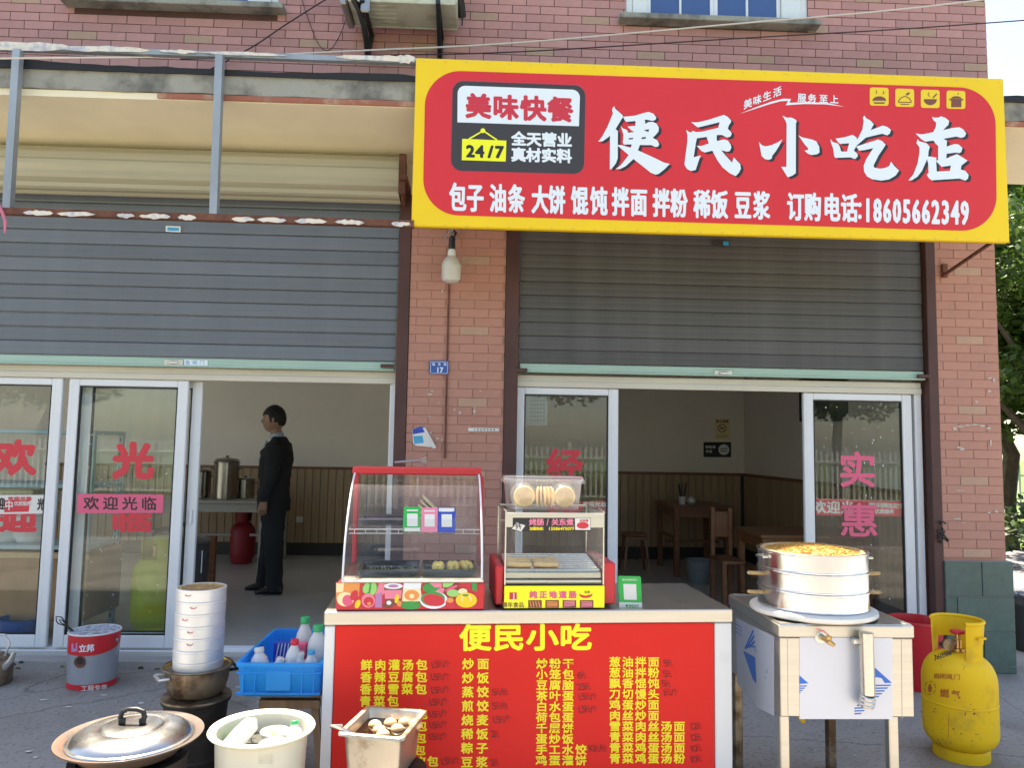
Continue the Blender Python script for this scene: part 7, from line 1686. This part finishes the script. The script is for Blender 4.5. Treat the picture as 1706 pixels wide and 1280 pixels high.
q.lathe([(.045, -.2), (.055, -.14), (.06, -.02), (.05, .04), (.02, .08), (.012, .10), (.03, .13)], c_, 14); q.v = [v+Vector((r2.uniform(-.012, .012), r2.uniform(-.01, .01), r2.uniform(-.006, .006))) for v in q.v]
tag(obj('plastic_bag', q, MT['bag']), 'crumpled clear plastic bag hanging behind the left glass door', 'plastic bag')
q = MB(); c_ = atY(350, 935, 2.2); q.bbox(c_.x-.05, c_.x+.06, 2.15, 2.2, FL, .62, .004); tag(obj('board', q, MT['wood']), 'narrow dark board leaning by the preparation table in the left shop', 'board')
q = MB(); c_ = atY(500, 866, IB); q.bbox(c_.x-.045, c_.x+.045, IB-.03, IB-.017, c_.z-.04, c_.z+.04, .004); tag(obj('wall_socket', q, MT['paper']), 'white wall socket on the wood panelling right of the man', 'socket')

# ------------------------------------------------------------------ the man inside
def skinned(name, J, bones, m, par, sub=2, extra=None, root=0):
    me = bpy.data.meshes.new(name); me.from_pydata([tuple(ROOTINV[par.name] @ Vector(p[:3])) for p in J], bones, []); me.update()
    o = bpy.data.objects.new(name, me); sc.collection.objects.link(o); o.parent = par
    sk = o.modifiers.new('skin', 'SKIN'); 
    if not me.skin_vertices: pass
    for i, p in enumerate(J):
        r = p[3] if isinstance(p[3], tuple) else (p[3], p[3]); me.skin_vertices[0].data[i].radius = r
        me.skin_vertices[0].data[i].use_root = (i == root)
    sk.use_smooth_shade = True
    ss = o.modifiers.new('sub', 'SUBSURF'); ss.levels = sub; ss.render_levels = sub
    me.materials.append(m); return o
px_, py_ = -2.03, 2.16
man = thing('person', 'man in a black suit and pale blue shirt standing sideways facing left in the doorway', 'person', (px_, py_, FL))
def J_(x, y, z, r): return (px_+x, py_+y, FL+z, r)
# faces -X; his left side is toward the camera (-Y is the side seen)
bodyJ = [J_(0, 0, .98, (.09, .09)), J_(-.005, 0, 1.15, (.09, .09)), J_(0, 0, 1.32, (.09, .09)), J_(.015, 0, 1.40, (.055, .055)), J_(.0, 0, 1.52, (.060, .060)), J_(-.012, 0, 1.60, (.062, .062)),
         J_(.03, -.165, 1.34, (.035, .035)), J_(.034, -.235, 1.15, (.042, .042)), J_(-.018, -.238, .95, (.030, .034)), J_(-.028, -.238, .88, (.028, .040)),
         J_(.03, .165, 1.34, (.035, .035)), J_(.034, .235, 1.15, (.042, .042)), J_(-.018, .238, .95, (.030, .034)), J_(-.028, .238, .88, (.028, .040)),
         J_(.0, -.09, .92, (.07, .07)), J_(.03, -.10, .50, (.055, .055)), J_(.06, -.10, .10, (.038, .038)), J_(-.02, -.10, .04, (.03, .035)),
         J_(.0, .09, .92, (.07, .07)), J_(-.03, .10, .50, (.055, .055)), J_(-.07, .10, .10, (.038, .038)), J_(-.12, .10, .04, (.03, .035))]
bones = [(0, 1), (1, 2), (2, 3), (3, 4), (4, 5), (3, 6), (6, 7), (7, 8), (8, 9), (3, 10), (10, 11), (11, 12), (12, 13), (0, 14), (14, 15), (15, 16), (16, 17), (0, 18), (18, 19), (19, 20), (20, 21)]
skinned('body', bodyJ, bones, MT['skin'], man)
# head in profile
def head_mb():
    q = MB(); cx_, cz_ = px_-.030, FL+1.665; n, mm = 36, 26; vs = []
    for i in range(mm+1):
        th_ = math.pi*i/mm; z = -math.cos(th_)
        for k in range(n):
            a = 2*math.pi*k/n; r = math.sin(th_); x, y = r*math.cos(a), r*math.sin(a)
            X = x*.108; Y = y*.080; Z = z*.130
            f = max(0, -x)              # face side
            s_ = max(0, 1-abs(y)*3.2)
            if z < -.2: X *= 1-.20*(-z-.2) if x > 0 else 1-.02*(-z); Y *= 1-.28*(-z-.2)
            nose = math.exp(-((z+.10)/.16)**2)*s_*f*.019; X -= nose
            X -= math.exp(-((z+.20)/.07)**2)*s_*f*.008
            X += math.exp(-((z-.16)/.11)**2)*s_*f*.010                                # eye line
            X -= math.exp(-((z+.47)/.06)**2)*max(0, 1-abs(y)*2)*f*.007+math.exp(-((z+.58)/.05)**2)*max(0, 1-abs(y)*2)*f*.006
            X += math.exp(-((z+.525)/.03)**2)*max(0, 1-abs(y)*2)*f*.004
            X -= math.exp(-((z+.82)/.16)**2)*max(0, 1-abs(y)*1.5)*f*.022             # chin
            X -= math.exp(-((z-.30)/.10)**2)*max(0, 1-abs(y)*1.4)*f*.005              # brow
            vs.append((cx_+X, py_+Y, cz_+Z))
    q.add(vs, [(i*n+k, i*n+(k+1) % n, (i+1)*n+(k+1) % n, (i+1)*n+k) for i in range(mm) for k in range(n)])
    for s_ in (-1, 1):  # ears
        q.ball((cx_+.012, py_+s_*.077, cz_+.0), .030, 12, 8, sx=.62, sy=.35, sz=1.05)
    return q
hd_ = obj('head', head_mb(), MT['skin'], man, 60)
for s_ in (-1, 1):
    q = MB(); q.ball((px_-.030-.092, py_+s_*.030, FL+1.665+.016), .0125, 12, 8); obj('eye', q, MT['paper'], hd_)
    q = MB(); q.ball((px_-.030-.0995, py_+s_*.030, FL+1.665+.016), .0060, 8, 6); obj('pupil', q, MT['black'], hd_)
    q = MB(); q.tube([(px_-.030-.098, py_+s_*.012, FL+1.665+.040), (px_-.030-.100, py_+s_*.032, FL+1.665+.044), (px_-.030-.084, py_+s_*.052, FL+1.665+.038)], .004, 6); obj('eyebrow', q, MT['hair'], hd_)
q = MB(); cx_, cz_ = px_-.026, FL+1.678; n, mm = 36, 16; vs = []
r2 = random.Random(31)
for i in range(mm+1):
    th_ = math.pi*.60*i/mm
    for k in range(n):
        a = 2*math.pi*k/n; x = math.cos(a); lim = 1.0 if x > -.2 else .70; lim = lim if x < .5 else 1.12
        t_ = th_*lim; r = math.sin(t_)
        vs.append((cx_+r*x*.117+r2.uniform(-.0015, .0015), py_+r*math.sin(a)*.086, cz_+math.cos(t_)*.134+r2.uniform(-.0015, .0015)))
q.add(vs, [(i*n+k, (i+1)*n+k, (i+1)*n+(k+1) % n, i*n+(k+1) % n) for i in range(mm) for k in range(n)]); obj('hair', q, MT['hair'], man, 60)
# jacket, shirt, trousers, shoes: lofted rings (x centre, y centre, z, half depth, half width)
def rings(q, R5, n=36, wob=.006, seed=1):
    wob *= 1.3
    r5 = random.Random(seed); loops = []
    for (x, y, z, rx, ry) in R5:
        loops.append([(px_+x+(rx+wob*math.sin(5*a+z*30)+wob*.6*math.sin(9*a-z*50))*math.cos(a), py_+y+(ry+wob*math.sin(4*a+z*40))*math.sin(a), FL+z) for a in [2*math.pi*k/n for k in range(n)]])
    loft(q, loops, True, True)
def tween(R5, k=4):
    out = []
    for a, b in zip(R5[:-1], R5[1:]):
        for t in range(k): u = t/k; u2 = u*u*(3-2*u); out.append(tuple(p+(q_-p)*(u if m_ == 2 else u2) for m_, (p, q_) in enumerate(zip(a, b))))
    out.append(R5[-1]); return out
q = MB()
rings(q, tween([(.0, 0, .78, .150, .185), (.0, 0, .90, .150, .19), (.0, 0, 1.05, .138, .18), (.0, 0, 1.22, .148, .195), (.012, 0, 1.34, .146, .205), (.026, 0, 1.42, .115, .175), (.030, 0, 1.465, .082, .11), (.024, 0, 1.50, .062, .07)]))
for sy in (-1, 1):
    rings(q, tween([(-.025, sy*.235, .885, .046, .046), (-.02, sy*.24, .95, .052, .052), (.030, sy*.245, 1.12, .064, .060), (.042, sy*.225, 1.28, .074, .064), (.036, sy*.19, 1.39, .078, .066), (.030, sy*.15, 1.44, .05, .06)]), 20, .0035)
obj('jacket', q, MT['suit'], man, 70)
q = MB(); q.lathe([(.070, -.045), (.066, -.01), (.063, .018), (.056, .018), (.058, -.03)], (px_+.004, py_, FL+1.512), 24, R=Matrix.Rotation(RAD(-16), 3, 'Y')); obj('shirt', q, MT['shirt'], man)
q = MB(); q.prism([(px_-.085, py_-.014, FL+1.46), (px_-.085, py_+.014, FL+1.46), (px_-.150, py_+.022, FL+1.24), (px_-.150, py_-.022, FL+1.24)], (-.012, 0, 0)); obj('placket', q, MT['shirt'], man)
q = MB()
rings(q, tween([(.07, -.10, .035, .075, .068), (.065, -.10, .12, .078, .070), (.045, -.10, .48, .088, .080), (.02, -.09, .78, .115, .100), (.0, -.06, .95, .125, .12)]), 24, .005)
rings(q, tween([(-.085, .10, .035, .075, .068), (-.08, .10, .12, .078, .070), (-.045, .10, .48, .088, .080), (-.015, .09, .78, .115, .100), (.0, .06, .95, .125, .12)]), 24, .005)
obj('trousers', q, MT['suit'], man, 70)
for dx, dy in ((.085, -.10), (-.07, .10)):
    q = MB(); P5 = [(.055, .02, .042, .09), (.0, .03, .048, .095), (-.07, .02, .050, .080), (-.14, .02, .050, .055), (-.19, .02, .038, .035)]
    loops = []
    for a, _, w5, h5 in P5:
        loops.append([(px_+dx+a, py_+dy+w5*math.cos(2*math.pi*k/14), FL+max(.002, h5*.5+h5*.5*math.sin(2*math.pi*k/14))) for k in range(14)])
    loft(q, loops, True, True); obj('shoe', q, MT['shoe'], man)
# hands: palm with five curled fingers
for sy, hx in ((-1, -.030), (1, -.030)):
    y0_ = py_+sy*.237; base = Vector((px_+hx, y0_, FL+.855))
    HJ = [(base.x+.012, base.y, base.z+.06, (.024, .030)), (base.x, base.y, base.z+.005, (.020, .038)), (base.x-.006, base.y, base.z-.035, (.016, .040))]
    HB = [(0, 1), (1, 2)]
    for f_ in range(4):
        o_ = (f_-1.5)*.020; L5 = (.072, .082, .078, .060)[f_]; i0 = len(HJ)
        HJ += [(base.x-.006+o_, base.y, base.z-.045, (.0095, .0095)), (base.x-.010+o_, base.y-sy*.012, base.z-.045-L5*.5, (.009, .009)), (base.x-.006+o_, base.y-sy*.035, base.z-.045-L5*.72, (.0075, .0075))]
        HB += [(2, i0), (i0, i0+1), (i0+1, i0+2)]
    i0 = len(HJ); HJ += [(base.x-.035, base.y-sy*.008, base.z-.010, (.012, .012)), (base.x-.050, base.y-sy*.014, base.z-.045, (.010, .010)), (base.x-.050, base.y-sy*.02, base.z-.068, (.008, .008))]; HB += [(1, i0), (i0, i0+1), (i0+1, i0+2)]
    skinned('hand', HJ, HB, MT['skin'], man, 1)

# ------------------------------------------------------------------ small wear and clutter
q = MB(); r2 = random.Random(77)
for k in range(60):
    x, y = r2.choice(((r2.uniform(575, 1180), r2.uniform(1045, 1278)), (r2.uniform(575, 760), r2.uniform(1150, 1278))))
    n = 6; w_ = r2.uniform(.4, 1.6); poly(q, [(x+w_*math.cos(6.28*i/n)*r2.uniform(.5, 1), y+w_*1.2*math.sin(6.28*i/n)*r2.uniform(.5, 1)) for i in range(n)], pC.P, .0028)
kind(obj('oil_splashes', q, MT['p_brown'], ct, 0), 'stuff')
q = MB()
for k in range(46):
    x = r2.uniform(-3.3, 3.1); y = r2.uniform(-.035, .04) if False else -.0515; z = r2.uniform(.0, .05); w_ = r2.uniform(.01, .05)
    q.face([(x, y, max(.004, z-.01)), (x+w_, y-.0003, max(.004, z-.008)), (x+w_*.8, y, z+.008), (x+.2*w_, y, z+.006)])
kind(tag(obj('sill_dirt', q, MT['dirtysteel'], None, 0), 'brown dirt splashes along the front of the door sill', 'dirt'), 'stuff')
# dust and grease spots on the glass doors
q = MB()
for k in range(70):
    x, y = r2.uniform(132, 285), r2.uniform(640, 1060); w_ = r2.uniform(.4, 1.1)
    poly(q, [(x-w_, y), (x, y-w_), (x+w_, y), (x, y+w_)], pG.P, .001)
kind(obj('glass_spots', q, MT['p_white'], dB, 0), 'stuff')
q = MB()
for k in range(60):
    x, y = r2.uniform(1360, 1495), r2.uniform(665, 1000); w_ = r2.uniform(.4, 1.1)
    poly(q, [(x-w_, y), (x, y-w_), (x+w_, y), (x, y+w_*2)], pG.P, .001)
kind(obj('glass_spots', q, MT['p_white'], dE, 0), 'stuff')
# biscuits standing edge-on in the middle of the tub
for k in range(5):
    q = MB(CT @ Matrix.Translation(((tx0t+tx1t)/2+.0-.028+.014*k, .13+.01*(k % 2), tzt+.054)) @ Matrix.Rotation(.12*(k-2), 4, 'Z'))
    q.lathe([(0, 0), (.042, 0), (.045, .003), (.042, .007), (0, .007)], (0, 0, 0), 24, R=RY)
    tag(obj('waffle_biscuit', q, MT['biscuit']), '%s edge on biscuit in the middle of the clear tub' % ('leftmost', 'second', 'centre', 'fourth', 'rightmost')[k], 'biscuit', 'biscuits in the tub')
# chipped paint and rust on the gas cylinder
q = MB(); r2 = random.Random(41)
pg2 = Pcyl(gc, Rg)
for k in range(46):
    x, y = r2.uniform(1542, 1652), r2.choice((r2.uniform(1100, 1240), r2.uniform(1182, 1192), r2.uniform(1225, 1240))); w_ = r2.uniform(.5, 2.0); n = 6
    poly(q, [(x+w_*math.cos(6.28*i/n)*r2.uniform(.4, 1), y+w_*math.sin(6.28*i/n)*r2.uniform(.4, 1)) for i in range(n)], pg2, .0012)
kind(obj('paint_chips', q, MT['rust'], gy, 0), 'stuff')
# fold lines and staples of the vinyl on the sign edge
q = MB()
for k in range(28):
    x = 705+k*35.5; y0 = 97.5+(x-693)*.0366; y1 = 378+(x-685)*.0262
    for y in (y0+3, y1-4): strokeline(q, [(x, y), (x+2.2, y+.2)], .8, pB.P, .0025)
kind(obj('staples', q, MT['metal_g'], sg, 0), 'stuff')
